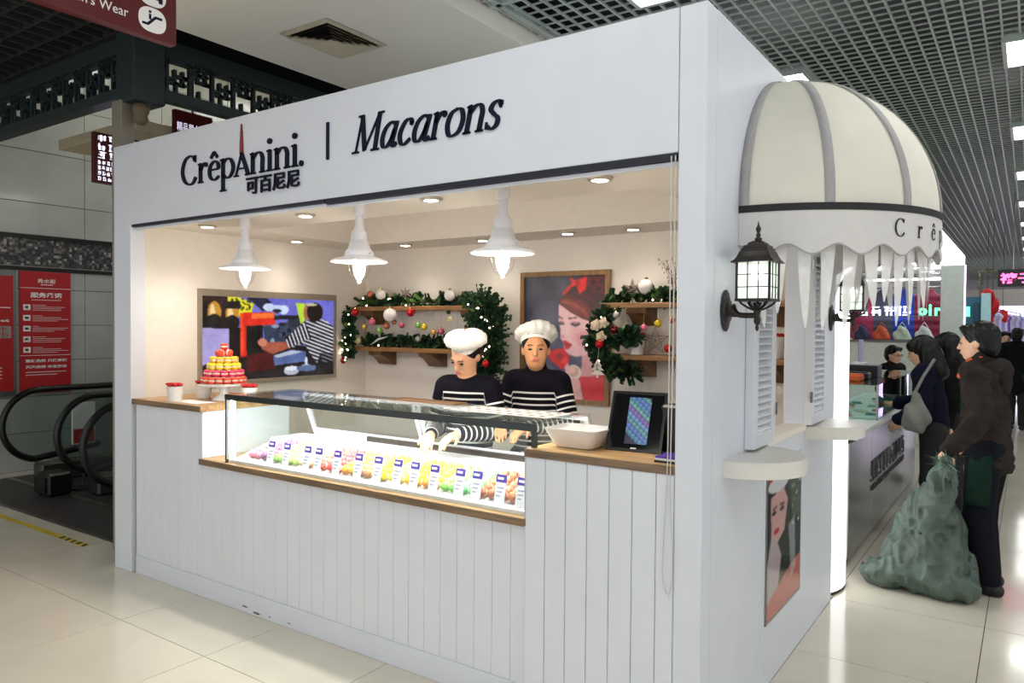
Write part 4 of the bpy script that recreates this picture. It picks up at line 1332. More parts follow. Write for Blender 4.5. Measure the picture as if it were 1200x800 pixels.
for x, y, a, b in ((430, 420, .045, .05), (470, 428, .06, .05), (500, 430, .04, .06)): pc.ell(*Tx(x, y), a, b, (.80, .86, .97))
pc.ell(*Tx(468, 437), .035, .025, (.12, .14, .2))
pc.poly(T([(135, 420), (160, 420), (165, 520), (135, 520)]), (.05, .04, .06))
for x, y in ((190, 450), (265, 455)):
    pc.ell(*Tx(x, y), .045, .13, (.78, .55, .18)); pc.ell(*Tx(x - 8, y), .018, .1, (.97, .85, .62)); pc.ell(*Tx(x, y + 42), .05, .09, (.10, .09, .09))
pc.poly(T([(225, 400), (300, 395), (300, 430), (225, 430)]), (.10, .08, .08))
pc.poly(T([(135, 520), (250, 525), (250, 700), (135, 700)]), (.66, .62, .84))
pc.poly(T([(250, 520), (300, 520), (300, 670), (250, 670)]), (.08, .05, .06))
pc.poly(T([(300, 450), (455, 443), (462, 503), (330, 515), (330, 665), (300, 660)]), (.86, .16, .10))
pc.poly(T([(350, 452), (452, 447), (455, 470), (350, 478)]), (.97, .45, .18)); pc.poly(T([(300, 450), (312, 450), (314, 650), (302, 650)]), (.97, .30, .14))
pc.poly(T([(325, 510), (400, 508), (402, 640), (328, 650)]), (.06, .07, .07))
pc.poly(T([(400, 510), (460, 505), (600, 470), (600, 620), (420, 620)]), (.20, .24, .33))
for k in range(12):
    x = rnd.uniform(410, 590); y = rnd.uniform(470, 590); pc.ell(*Tx(x, y), rnd.uniform(.008, .03), rnd.uniform(.02, .05), rnd.choice([(.05, .05, .07), (.55, .60, .72), (.30, .34, .45), (.08, .09, .12)]))
pc.poly(T([(455, 460), (590, 455), (592, 475), (455, 480)]), (.10, .10, .12)); pc.poly(T([(520, 480), (585, 470), (590, 510), (525, 520)]), (.16, .17, .24))
pc.poly(T([(135, 690), (300, 660), (470, 620), (640, 610), (770, 600), (770, 770), (135, 770)]), (.09, .07, .09))
pc.poly(T([(330, 650), (450, 630), (460, 720), (330, 730)]), (.30, .06, .06))
pc.poly(T([(450, 655), (540, 628), (612, 640), (616, 690), (455, 705)]), (.34, .42, .62)); pc.poly(T([(455, 655), (540, 632), (600, 640), (470, 668)]), (.72, .76, .84))
pc.ell(*Tx(540, 735), .06, .055, (.72, .74, .80)); pc.ell(*Tx(540, 722), .055, .03, (.90, .92, .96)); pc.ell(*Tx(615, 715), .04, .03, (.75, .80, .88)); pc.ell(*Tx(615, 690), .012, .06, (.8, .85, .92))
pc.ell(*Tx(620, 725), .09, .04, (.35, .42, .58))
torso = T([(500, 590), (560, 525), (605, 488), (655, 470), (720, 480), (770, 520), (770, 745), (690, 725), (640, 660), (605, 600), (530, 622)])
tm = pc.polymask(torso); pc.fill(tm, (.09, .09, .15))
ph = (pc.X * 627 * .55 + pc.Y * 390 * 1.0 - 60 * (pc.X - .8) ** 2 * 40 / 4) 
sleeve = pc.polymask(T([(500, 590), (560, 520), (612, 500), (640, 570), (530, 622)]))
ph = np.where(sleeve, pc.X * 627 * 1.0 - pc.Y * 390 * .35, pc.Y * 390 - pc.X * 627 * .38)
pc.fill(tm & (np.mod(ph, 19) < 8.5), (.86, .85, .86)); 
pc.poly(T([(690, 650), (770, 650), (770, 770), (650, 770)]), (.08, .07, .09))
pc.fill(pc.polymask(T([(690, 650), (770, 650), (770, 700), (700, 700)])) & (np.mod(ph, 19) < 7), (.5, .5, .55))
pc.poly(T([(560, 395), (608, 395), (606, 485), (585, 500)]), (.72, .86, .22))
pc.ell(*Tx(622, 442), .035, .10, (.62, .38, .28)); pc.ell(*Tx(660, 438), .068, .125, (.07, .05, .05)); pc.ell(*Tx(640, 400), .05, .02, (.75, .72, .6))
pc.poly(T([(375, 585), (395, 565), (420, 590), (510, 588), (525, 622), (450, 648), (400, 625)]), (.66, .34, .26)); pc.ell(*Tx(400, 590), .035, .05, (.82, .52, .44))
pc.blur(1); pc.noise(.06, 3, 3); pc.noise(.10, 4, 14)
pc.mesh('picture', (xs_ + .014, TY0_ + .022, TZ1 - .05), (0, TY1_ - TY0_ - .044, 0), (0, 0, -(TZ1 - TZ0 - .08)), attr_mat('screen_glow', .25, emit=1.0), tv)

# ------------------------------------------------------------------ framed poster on the back wall
po = empty('framed_poster', (-1.86, YB - .006, 1.08), 'wood-framed poster of a red-haired woman with a red bow and cup', 'poster')
PX0, PX1, PZ0, PZ1 = -2.235, -1.475, 1.085, 2.055
yf = YB - .0065
fr = MB()
for a in ((PX0, PX1, PZ1 - .035, PZ1), (PX0, PX1, PZ0, PZ0 + .035), (PX0, PX0 + .035, PZ0 + .035, PZ1 - .035), (PX1 - .035, PX1, PZ0 + .035, PZ1 - .035)):
    fr.box(a[0], a[1], yf - .03, yf, a[2], a[3])
M_frame = wood_mat('poster_frame_wood', srgb(.45, .33, .19), srgb(.62, .47, .28), scale=(14, 14, 2))
fr.build('frame', M_frame, po)
MB().box(PX0 + .03, PX1 - .03, yf - .008, yf, PZ0 + .03, PZ1 - .03).build('backing', M_black, po)
pc = Pic(132, 176, (.27, .28, .40))
g = np.clip(1 - pc.Y * .9, 0, 1)[..., None]
pc.a = np.array((.30, .30, .47)) * (1 - g) + np.array((.27, .27, .32)) * g
pc.noise(.16, 5, 16); pc.noise(.10, 6, 30)
def Q(pts): return [((x - 152) / 488, (y - 105) / 785) for x, y in pts]
def Qx(x, y): return ((x - 152) / 488, (y - 105) / 785)
skin = (.93, .74, .76)
pc.poly(Q([(500, 560), (600, 470), (620, 640), (645, 720), (645, 800), (490, 800), (505, 640)]), (.88, .64, .66))
pc.poly(Q([(372, 300), (400, 205), (450, 165), (540, 120), (600, 105), (645, 105), (645, 500), (600, 470), (560, 400), (480, 372), (420, 335)]), (.24, .06, .07))
for x, y, r in ((560, 150, .07), (610, 140, .06), (590, 190, .06), (630, 200, .05)): pc.ell(*Qx(x, y), r, r * .7, (.36, .08, .09)); pc.ell(*Qx(x + 4, y + 6), r * .5, r * .35, (.20, .05, .06))
pc.poly(Q([(362, 285), (375, 290), (430, 335), (490, 372), (560, 400), (592, 440), (585, 520), (560, 570), (520, 610), (465, 620), (425, 605), (400, 575), (392, 530), (372, 500), (372, 440), (362, 390)]), skin)
pc.poly(Q([(470, 480), (560, 430), (580, 520), (520, 570), (470, 540)]), (.90, .58, .64), .6); pc.poly(Q([(560, 400), (592, 440), (585, 520), (572, 530)]), (.70, .42, .48), .7)
pc.poly(Q([(362, 255), (420, 225), (520, 270), (560, 330), (575, 400), (500, 375), (430, 330), (375, 292)]), (.36, .11, .10))
pc.poly(Q([(372, 262), (430, 250), (520, 310), (545, 380), (470, 345), (400, 300)]), (.52, .20, .16))
pc.line(Q([(380, 270), (450, 285), (530, 345)]), .010, (.68, .34, .27)); pc.line(Q([(385, 285), (450, 315), (510, 355)]), .008, (.30, .09, .08)); pc.line(Q([(400, 255), (490, 275), (555, 350)]), .010, (.45, .17, .14)); pc.line(Q([(450, 215), (560, 260), (620, 360)]), .012, (.36, .10, .10)); pc.line(Q([(480, 190), (590, 230), (640, 330)]), .010, (.17, .04, .05))
pc.line(Q([(365, 368), (385, 378)]), .012, (.22, .12, .12)); pc.line(Q([(425, 378), (470, 372)]), .012, (.25, .12, .12))
pc.ell(*Qx(380, 405), .035, .012, (.55, .38, .44)); pc.ell(*Qx(465, 410), .055, .016, (.60, .42, .48)); pc.line(Q([(366, 408), (382, 415), (396, 412)]), .014, (.10, .06, .08)); pc.line(Q([(440, 412), (465, 424), (490, 412)]), .016, (.10, .06, .08))
pc.poly(Q([(375, 480), (400, 488), (398, 500), (380, 505)]), (.80, .55, .58))
pc.poly(Q([(388, 520), (410, 518), (446, 545), (425, 572), (405, 575), (400, 550)]), (.80, .08, .16)); pc.line(Q([(402, 543), (440, 546)]), .012, (.35, .02, .06))
pc.poly(Q([(385, 215), (430, 160), (440, 180), (395, 235)]), (.80, .12, .13))
pc.poly(Q([(425, 112), (470, 140), (478, 165), (430, 180), (440, 150)]), (.90, .16, .15)); pc.poly(Q([(470, 135), (530, 110), (522, 195), (485, 225), (472, 180)]), (.86, .12, .13)); pc.ell(*Qx(473, 152), .03, .025, (.62, .06, .08))
pc.poly(Q([(488, 745), (560, 740), (645, 722), (645, 900), (520, 900)]), (.84, .10, .16))
pc.poly(Q([(285, 605), (340, 575), (395, 568), (432, 620), (420, 690), (385, 705), (330, 660)]), (.82, .08, .14)); pc.ell(*Qx(370, 620), .05, .03, (.62, .04, .1)); pc.ell(*Qx(400, 650), .04, .03, (.92, .22, .26))
pc.ell(*Qx(455, 720), .095, .062, (.93, .88, .86)); pc.ell(*Qx(452, 715), .07, .042, (.82, .66, .58)); pc.ell(*Qx(445, 705), .05, .028, (.93, .78, .72))
pc.poly(Q([(420, 790), (450, 750), (490, 765), (515, 900), (425, 900)]), (.90, .70, .70)); pc.poly(Q([(400, 690), (420, 660), (440, 700), (425, 760)]), skin)
for k in range(14): pc.ell(*Qx(470 + 7 * k, 470 + 5 * k), .10, .06, (.88, .56, .62), .05)
for k in range(10): pc.ell(*Qx(400 + 3 * k, 440 + 4 * k), .05, .08, (.99, .86, .86), .06)
pc.blur(2); pc.noise(.05, 8, 4)
pc.mesh('print', (PX0 + .035, yf - .012, PZ1 - .035), (PX1 - PX0 - .07, 0, 0), (0, 0, -(PZ1 - PZ0 - .07)), attr_mat('poster_print', .35), po)

# ------------------------------------------------------------------ shelves with brackets
M_shelf = wood_mat('shelf_wood', srgb(.50, .34, .18), srgb(.70, .51, .30))
M_bracket = wood_mat('bracket_wood', srgb(.36, .24, .13), srgb(.48, .34, .20), scale=(14, 2, 2))
def shelf(x0, x1, ztop, label, br):
    t = empty('wall_shelf', ((x0 + x1) / 2, 2.04, ztop - .14), label, 'shelf', 'wooden wall shelves on the kiosk back wall')
    MB().box(x0, x1, 1.93, YB - .0065, ztop - .035, ztop, bev=.003).build('board', M_shelf, t)
    for xb in br:
        d = YB - .0065
        pl = [(d, ztop - .036), (1.955, ztop - .036), (1.965, ztop - .07), (2.01, ztop - .085), (2.05, ztop - .115), (2.085, ztop - .15), (d, ztop - .155)]
        MB().prism(pl, (xb - .075, 0, 0), (0, 1, 0), (0, 0, 1), (.15, 0, 0)).build('bracket', M_bracket, t)
shelf(-3.92, -2.42, 1.805, 'upper left wooden wall shelf with fir garland', (-3.72, -2.62))
shelf(-3.86, -2.43, 1.462, 'lower left wooden wall shelf with fir garland', (-3.62, -3.05, -2.55))
shelf(-1.45, -.16, 1.812, 'upper right wooden wall shelf with star and white ball', (-1.20, -.35))
shelf(-1.445, -.16, 1.464, 'lower right wooden wall shelf with cup and wire star', (-1.20, -.35))

# ------------------------------------------------------------------ fir garlands
M_fir = mat('fir_needles', srgb(.13, .27, .16), .7, noise=.35, nscale=30)
M_fir2 = mat('bright_needles', srgb(.36, .50, .24), .7, noise=.3, nscale=30)
M_fairy = mat('fairy_light', (1, 1, 1), .5, emit=(1, .72, .5), estr=9)
M_wire = mat('dark_wire', srgb(.12, .16, .12), .6)
def garland(path, rad, n, label, lights=0, seed=1, bright=.1):
    rr = random.Random(seed)
    pts = spline([Vector(p) for p in path], 10)
    base = pts[0]
    t = empty('fir_garland', tuple(min(pts, key=lambda p: p.z)), label, 'garland', 'christmas fir garlands')
    MB().tube(pts, .006, 5).build('stem', M_wire, t)
    mb = MB()
    for i in range(n):
        p = pts[rr.randrange(len(pts))]
        d = Vector((rr.gauss(0, 1), rr.gauss(0, .6) - .3, rr.gauss(0, 1) + .25)).normalized()
        L = rad * rr.uniform(.5, 1.15)
        mi = 1 if rr.random() < bright else 0
        s = d.cross(Vector((rr.gauss(0, 1), rr.gauss(0, 1), rr.gauss(0, 1)))).normalized()
        for q in range(5):                       # a twig with short needles
            a = p + d * L * (.15 + .17 * q)
            if a.y > YB - .03: a.y = YB - .03
            for sg_ in (-1, 1):
                tip = a + d * .022 + s * sg_ * .020
                if tip.y > YB - .01: tip.y = YB - .01
                w = d * .006
                mb.add([a - w, a + w, tip, a + d * .03], [(0, 1, 2), (0, 2, 3)], mi)
        e = p + d * L
        if e.y > YB - .02: e.y = YB - .02
        mb.add([p + s * .003, p - s * .003, e], [(0, 1, 2)], mi)
    mb.build('needles', [M_fir, M_fir2], t, kind='stuff')
    if lights:
        for i in range(lights):
            p = pts[rr.randrange(len(pts))] + Vector((rr.uniform(-.6, .6) * rad, -rr.uniform(.35, .8) * rad, rr.uniform(-.6, .6) * rad))
            MB().sphere(p, .0065, 8, 6).build('fairy_light', M_fairy, t, smooth=True)
    return t
GY = 2.03
garland([(-3.84, GY, 1.84), (-3.5, GY, 1.835), (-3.1, GY, 1.84), (-2.75, GY, 1.835), (-2.45, GY, 1.85)], .075, 330, 'fir garland lying along the upper left shelf', 10, 2, .25)
garland([(-3.80, GY, 1.50), (-3.5, GY, 1.50), (-3.2, GY, 1.50), (-2.9, GY, 1.50), (-2.6, GY, 1.50)], .07, 300, 'dark fir garland lying along the lower left shelf', 2, 3, .08)
garland([(-2.50, 1.95, 1.80), (-2.38, 1.93, 1.73), (-2.42, 1.93, 1.64), (-2.36, 1.93, 1.55), (-2.42, 1.93, 1.42), (-2.40, 1.94, 1.33)], .16, 950, 'bushy fir garland hanging down the right end of the left shelves', 16, 4, .05)
garland([(-3.86, 1.91, 1.74), (-3.86, 1.90, 1.60), (-3.87, 1.89, 1.48), (-3.88, 1.89, 1.38)], .07, 200, 'fir garland with pink lights hanging at the left shelf ends', 14, 5, .05)
garland([(-1.42, GY, 1.84), (-1.2, GY, 1.845), (-.9, GY, 1.84), (-.55, GY, 1.84)], .07, 260, 'fir garland lying along the upper right shelf', 3, 6, .25)
garland([(-1.38, 1.92, 1.74), (-1.46, 1.90, 1.63), (-1.47, 1.90, 1.52), (-1.40, 1.90, 1.42), (-1.28, 1.90, 1.36), (-1.18, 1.90, 1.33)], .085, 340, 'fir garland hanging down the left end of the right shelves', 4, 7, .06)
garland([(-1.44, 1.90, 1.52), (-1.30, 1.90, 1.55), (-1.22, 1.90, 1.60), (-1.17, 1.90, 1.58)], .06, 130, 'short fir sprig curving above the lower right shelf', 0, 8, .06)

# ------------------------------------------------------------------ baubles
M_cap_ = mat('bauble_cap', srgb(.75, .68, .45), .25, metal=.9)
BC = {'red': (.75, .08, .10), 'dark red': (.45, .06, .10), 'pink': (.93, .45, .60), 'green': (.55, .78, .40), 'yellow': (.92, .80, .20), 'gold': (.82, .66, .34), 'copper': (.80, .45, .36),
      'white': (.95, .93, .90), 'cream': (.90, .85, .66), 'rose': (.80, .36, .46), 'orange': (.93, .65, .25), 'silver': (.75, .72, .72)}
def bauble(u, v, px, cname, label, y=1.90, hang=None, rest=False):
    p = at(u, v, 'y', y)
    d = (p - Vector(CAM)).dot(_fw)
    r = px * d / FOC / 2
    m = mat('bauble_' + cname.replace(' ', '_'), srgb(BC[cname]), .7 if cname in ('white',) else .18, metal=0 if cname in ('white', 'cream') else .35, noise=.05, bump=.25 if cname == 'white' else 0, bscale=120)
    t = empty('bauble', (p.x, p.y, p.z - r), label, 'bauble', 'christmas baubles round the shelves')
    MB().sphere(p, r, 20, 12).build('ball', m, t, smooth=True)
    MB().lathe([(r * .28, -.001), (r * .28, r * .3), (.001, r * .34)], (p.x, p.y, p.z + r * .95), 10).build('cap', M_cap_, t)
    if hang:
        MB().tube([(p.x, p.y, p.z + r * 1.2), (p.x, p.y, hang)], .0008, 5).build('thread', M_cap_, t)
    return t
U1, U2 = 1.768, 1.776
bauble(457, 369, 16, 'white', 'large fuzzy white ball hanging under the upper left shelf', hang=U1)
bauble(416, 366, 9, 'red', 'red bauble hanging at the left end of the upper left shelf', hang=U1)
bauble(481, 366, 10, 'red', 'red bauble hanging right of the white ball under the shelf', hang=U1)
bauble(559, 363, 10, 'red', 'red bauble hanging by the bushy garland under the shelf', hang=U1)
bauble(401, 422, 9, 'red', 'red bauble dangling below the left shelf end beside the screen', y=1.88, hang=1.42)
bauble(569, 426, 9, 'red', 'red bauble at the foot of the bushy garland', y=1.80, hang=1.45)
bauble(436, 377, 8, 'pink', 'pink bauble hanging between the left shelves', hang=U1)
bauble(427, 383, 7, 'gold', 'gold bauble hanging left of the pink bauble', hang=U1)
bauble(453, 382, 8, 'copper', 'copper bauble hanging below the white ball', hang=U1)
bauble(462, 377, 6, 'copper', 'small copper bauble right beside the white ball', hang=U1, y=1.97)
bauble(471, 381, 7, 'rose', 'rose bauble hanging in the middle between the left shelves', hang=U1)
bauble(445, 387, 8, 'green', 'green bauble hanging low between the left shelves', hang=U1)
bauble(490, 381, 7, 'green', 'light green bauble next to the yellow bauble', hang=U1)
bauble(497, 383, 8, 'yellow', 'yellow bauble hanging between the left shelves', hang=U1)
bauble(527, 374, 7, 'cream', 'cream bauble hanging high between the left shelves', hang=U1)
bauble(508, 389, 7, 'gold', 'gold bauble hanging near the garland on the lower left shelf', hang=U1)
bauble(517, 388, 8, 'rose', 'rose bauble hanging above the left worker', hang=U1)
bauble(536, 389, 6, 'green', 'pale green bauble just above the left white beret', hang=U1)
bauble(547, 386, 7, 'orange', 'orange bauble just above the left white beret', hang=U1)
bauble(446, 345, 12, 'white', 'large white ball lying on the upper left shelf, left one', y=1.96)
bauble(527, 346, 13, 'white', 'large white ball lying on the upper left shelf, right one', y=1.96)
bauble(434, 345, 9, 'copper', 'copper ball lying on the upper left shelf beside the white ball', y=2.0)
bauble(419, 399, 9, 'cream', 'cream ball at the left end of the lower left shelf', y=1.97)
bauble(490, 397, 7, 'silver', 'silver ball in the fir on the lower left shelf', y=1.97)
bauble(757, 336, 18, 'white', 'large white ball lying on the upper right shelf', y=2.0)
bauble(720, 386, 10, 'dark red', 'dark red bauble hanging left under the upper right shelf', hang=U2)
bauble(733, 385, 8, 'green', 'green bauble hanging under the upper right shelf', hang=U2)
bauble(754.5, 383.5, 8, 'pink', 'pink bauble hanging under the upper right shelf', hang=U2)
bauble(771, 379, 9, 'yellow', 'yellow bauble hanging under the upper right shelf', hang=U2)
bauble(787.5, 375, 8, 'copper', 'copper bauble hanging rightmost beside the blind cord', hang=U2)
bauble(702.5, 403, 10, 'red', 'red bauble in the garland left of the right shelves', y=1.82, hang=1.55)
bauble(722, 369, 8, 'silver', 'silver bauble in the garland under the upper right shelf', y=1.86, hang=U2)
bauble(783, 408, 10, 'red', 'red bauble standing on the lower right shelf', y=1.98)
# cloth roses in the garland
M_petal = mat('cream_petal', srgb(.90, .83, .72), .7, noise=.08)
for k, (u, v, s) in enumerate(((698, 381, .05), (707, 378, .045), (704, 394, .045))):
    p = at(u, v, 'y', 1.84)
    mb = MB(); rr = random.Random(k)
    for q in range(14):
        a = q * 2.4; rad = s * (.12 + .06 * q) * .75
        c = p + Vector((math.cos(a) * rad, -.01 + .002 * q - .012, math.sin(a) * rad))
        mb.sphere(c, s * .30, 8, 6, sq=(1, .35, 1))
    mb.build('cloth_rose', M_petal, smooth=True, label='cream cloth rose in the right garland, %s one' % ('left upper', 'right upper', 'lower')[k], cat='flower', group='cloth roses in the right garland')
# stars
M_silver = mat('glitter_silver', srgb(.62, .56, .52), .3, metal=.7, noise=.3, nscale=200)
def star(p, r, label, wire=False, n=5, base=None):
    t = empty('star_ornament', (p[0], p[1], p[2] - r), label, 'star', 'christmas star ornaments')
    mb = MB()
    ring = []
    for i in range(2 * n):
        a = math.pi / 2 + math.pi * i / n
        rr = r if i % 2 == 0 else r * .42
        ring.append(Vector((p[0] + rr * math.cos(a), p[1], p[2] + rr * math.sin(a))))
    if wire:
        mb.tube(ring, .003, 6, closed=True)
        for i in range(0, 2 * n, 2): mb.tube([ring[i], Vector(p)], .002, 5)
        inner = [Vector(p) + (q - Vector(p)) * .6 for q in ring]; mb.tube(inner, .002, 5, closed=True)
        for q in range(5): mb.tube([ring[2 * q], ring[(2 * q + 4) % 10]], .0018, 5)
    else:
        f = Vector((p[0], p[1] - r * .18, p[2])); bk = Vector((p[0], p[1] + r * .18, p[2]))
        for i in range(2 * n):
            j = (i + 1) % (2 * n)
            mb.add([ring[i], ring[j], f], [(1, 0, 2)]); mb.add([ring[i], ring[j], bk], [(0, 1, 2)])
    mb.build('star', M_silver, t)
    return t
star(tuple(at(475, 345, 'y', 2.0)), .075, 'glittering silver star on the upper left shelf', n=7)
star(tuple(at(741, 340, 'y', 2.0)), .085, 'glittering silver star left of the white ball on the right shelf', n=6)
star(tuple(at(768, 399, 'y', 2.02)), .10, 'wire star standing on the lower right shelf', wire=True)
sp = MB(); p0 = at(793, 349, 'y', 2.0); rr = random.Random(3)
for q in range(7):
    e = p0 + Vector((rr.uniform(-.12, .05), rr.uniform(-.04, .04), rr.uniform(.14, .32)))
    m_ = p0.lerp(e, .6) + Vector((0, 0, .03))
    sp.tube(spline([p0, m_, e], 4), .002, 5)
    for w in range(6): sp.sphere(p0.lerp(e, .4 + .1 * w) + Vector((rr.uniform(-.02, .02), rr.uniform(-.02, .02), rr.uniform(-.01, .02))), .006, 6, 4)
sp.build('berry_spray', M_silver, smooth=True, label='silver berry spray standing at the right end of the upper shelf', cat='decoration')
fr = MB(); p0 = at(700, 432, 'y', 1.80)
for k, (w, z) in enumerate(((.055, 0), (.045, .03), (.03, .058))):
    fr.prism([(-w, z), (w, z), (0, z + .045)], p0 + Vector((0, 0, -.04)), (1, 0, 0), (0, 0, 1), (0, .006, 0))
fr.box(p0.x - .008, p0.x + .008, p0.y, p0.y + .006, p0.z - .06, p0.z - .038)
fr.tube([(p0.x, p0.y + .003, p0.z + .06), (p0.x + .01, p0.y + .003, p0.z + .14)], .001, 5)
fr.build('tree_ornament', mat('white_felt', srgb(.93, .90, .86), .8), label='small white tree ornament hanging from the right garland', cat='ornament')
lf = MB(); a = at(434, 404, 'y', 1.93); b = at(455, 394, 'y', 1.93)
lf.tube([a, a.lerp(b, .5) + Vector((0, -.01, .012)), b], [.002, .010, .001], 6)
lf.build('white_feather', M_signwhite, smooth=True, label='white feather lying in the fir on the lower left shelf', cat='feather')
wr = MB(); wr.tube(spline([at(410, 406, 'y', 1.93), at(411, 420, 'y', 2.1), at(416, 440, 'y', 2.13), at(419, 462, 'y', 2.13)], 6), .0025, 5)
wr.build('power_cable', mat('thin_grey_cable', srgb(.45, .42, .40), .6), smooth=True, label='thin cable hanging down the back wall below the left shelf', cat='cable')

# ------------------------------------------------------------------ cups of red flowers
M_cup = mat('white_ceramic', srgb(.93, .92, .91), .22, noise=.02)
M_rose = mat('red_petals', srgb(.72, .05, .08), .6, noise=.15, nscale=60)
def flower_cup(x, y, z, r, h, label, n=9):
    t = empty('flower_cup', (x, y, z), label, 'flower cup')
    MB().lathe([(.0, .001), (r * .82, 0), (r, h), (r * .92, h), (r * .76, .012), (.0, .01)], (x, y, z), 24).build('cup', M_cup, t, smooth=True, auto=50)
    for k in range(n):
        a = 2.4 * k; d = r * .8 * math.sqrt(k / n)
        mb = MB(); c = Vector((x + d * math.cos(a), y + d * math.sin(a), z + h + .010))
        for q in range(6):
            b = q * 1.9; mb.sphere(c + Vector((math.cos(b) * .008, math.sin(b) * .008, .003 * (q % 3))), .0125, 8, 5, sq=(1, 1, .7))
        mb.build('rose', M_rose, t, smooth=True)
    return t
p = at(205, 470, 'z', 1.153); flower_cup(p.x, p.y, 1.153, .050, .095, 'white cup of red roses leftmost on the oak worktop')
p = at(238, 466, 'z', 1.153); flower_cup(p.x + .01, p.y, 1.153, .052, .095, 'white cup of red roses half behind the cake stand')
p = at(279, 473, 'z', 1.153); flower_cup(-3.19, .40, 1.153, .052, .085, 'white cup of red roses at the worktop corner by the case')
p = at(746, 412, 'y', 2.0); flower_cup(p.x, 2.0, 1.465, .055, .125, 'tall white cup of red petals on the lower right shelf')
flower_cup(-.30, 2.0, 1.465, .06, .13, 'white cup of red petals seen through the side window')

# ------------------------------------------------------------------ macaron tower
tx, ty, tz = -3.36, .33, 1.153
cs_ = empty('cake_stand', (tx, ty, tz), 'white pedestal cake stand carrying the macaron tower', 'cake stand')
MB().lathe([(.0, 0), (.075, 0), (.07, .01), (.03, .04), (.028, .07), (.05, .09), (.15, .094), (.155, .102), (.15, .104), (0, .103)], (tx, ty, tz), 28).build('pedestal', M_cup, cs_, smooth=True, auto=40)
tw = empty('tower_rack', (tx, ty, tz + .105), 'tiered clear rack holding rings of macarons', 'rack')
TIERS = [(.118, 15, 'tomato', (.86, .30, .20), 'orange red', 0), (.103, 13, 'raspberry', (.85, .22, .38), 'raspberry pink', .044), (.084, 11, 'sunny', (.95, .84, .12), 'bright yellow', .088), (.068, 9, 'amber', (.95, .70, .18), 'amber yellow', .128)]
M_rack = mat('rack_plastic', srgb(.90, .86, .82), .2, alpha=1)
MB().cyl((tx, ty, tz + .106), (tx, ty, tz + .29), .018, 14).build('core', M_rack, tw)
for r_, n_, nm, c, lab, dz in TIERS:
    MB().lathe([(.0, 0), (r_ + .022, 0), (r_ + .022, .004), (0, .004)], (tx, ty, tz + .106 + dz), 32).build('tier_disc', M_rack, tw)
    for k in range(n_):
        a = 2 * math.pi * k / n_ + dz * 9
        o = macaron(nm, c, .024)
        o.location = (tx + r_ * math.cos(a), ty + r_ * math.sin(a), tz + .106 + dz + .0265)
        o.rotation_euler = (rnd.uniform(-.08, .08), rnd.uniform(-.08, .08), 0)
        props(o, '%s macaron on the %s tier of the macaron tower' % (lab, ('lowest', 'second lowest', 'third', 'fourth')[[q[0] for q in TIERS].index(r_)]), 'macaron', 'tower macarons ' + lab)
MB().lathe([(.0, 0), (.062, 0), (.062, .004), (0, .004)], (tx, ty, tz + .106 + .170), 28).build('tier_disc', M_rack, tw)
for k in range(4):
    a = 2 * math.pi * k / 4 + .4
    o = macaron('tomato', (.86, .36, .18), .024)
    o.location = (tx + .035 * math.cos(a), ty + .035 * math.sin(a), tz + .106 + .174 + .026)
    o.rotation_euler = (R(90), 0, a + R(90)); props(o, 'orange macaron standing on edge on top of the macaron tower', 'macaron', 'top macarons of the tower')
o = macaron('tomato', (.86, .36, .18), .024); o.location = (tx, ty, tz + .106 + .174 + .068); props(o, 'orange macaron lying flat at the very top of the tower', 'macaron')
nc = MB(); nc.box(-3.50, -3.24, .05, .19, 1.1535, 1.156); nc.build('paper_card', M_signwhite, label='white paper sheet lying on the left oak worktop', cat='paper')

# ------------------------------------------------------------------ bowl and tablet on the right worktop
bw = MB()
bx0, by0, bz = -.615, .19, 1.1345
def rr_ring(hw, hd, rad, z, n=6):
    out = []
    for cxs, cys, a0 in ((1, 1, 0), (-1, 1, 90), (-1, -1, 180), (1, -1, 270)):
        for k in range(n):
            a = R(a0 + 90 * k / (n - 1)); out.append(Vector((bx0 + cxs * (hw - rad) + rad * math.cos(a), by0 + cys * (hd - rad) + rad * math.sin(a), z)))
    return out
rings = [rr_ring(.085, .07, .03, bz), rr_ring(.095, .08, .035, bz + .008), rr_ring(.125, .105, .03, bz + .075), rr_ring(.128, .108, .03, bz + .082), rr_ring(.120, .10, .03, bz + .082), rr_ring(.115, .095, .03, bz + .068)]
n_ = len(rings[0]); vs = [p for r_ in rings for p in r_]
F = [(k * n_ + i, k * n_ + (i + 1) % n_, (k + 1) * n_ + (i + 1) % n_, (k + 1) * n_ + i) for k in range(len(rings) - 1) for i in range(n_)]
F += [tuple(reversed(range(n_))), tuple(range((len(rings) - 1) * n_, len(rings) * n_))]
bw.add(vs, F); ob = bw.build('serving_dish', M_cup, smooth=True, label='white rectangular ceramic dish on the right oak worktop', cat='dish')
ob.data.set_sharp_from_angle(angle=R(45))
tb = empty('tablet_terminal', (-.34, .26, 1.1345), 'black tablet terminal on a wedge stand showing rows of macarons', 'tablet')
A = at(709, 526, 'z', 1.137); B = at(772, 531.5, 'z', 1.137)
ux = (B - A); wdt = ux.length * 1.04; ux.normalize()
nb = Vector((-ux.y, ux.x, 0)); lean = (Vector((0, 0, 1)) + nb * .42).normalized()
hgt = .258
MB().prism([(0, 0), (wdt, 0), (wdt, hgt), (0, hgt)], A, ux, lean, nb * .016 - Vector((0, 0, .0))).build('casing', mat('tablet_black', srgb(.05, .05, .055), .25, noise=.1), tb)
fn = ux.cross(lean).normalized()
MB().prism([(.012, .012), (wdt - .012, .012), (wdt - .012, hgt - .012), (.012, hgt - .012)], A + fn * .0012, ux, lean, -fn * .001).build('glass_front', mat('tablet_glass_black', srgb(.03, .03, .04), .08), tb)
MB().prism([(.03, .0), (.22, .0), (.115, .18)], A + ux * (.06) + nb * .02, nb, (0, 0, 1), ux * (wdt - .12)).build('wedge_stand', M_black, tb)
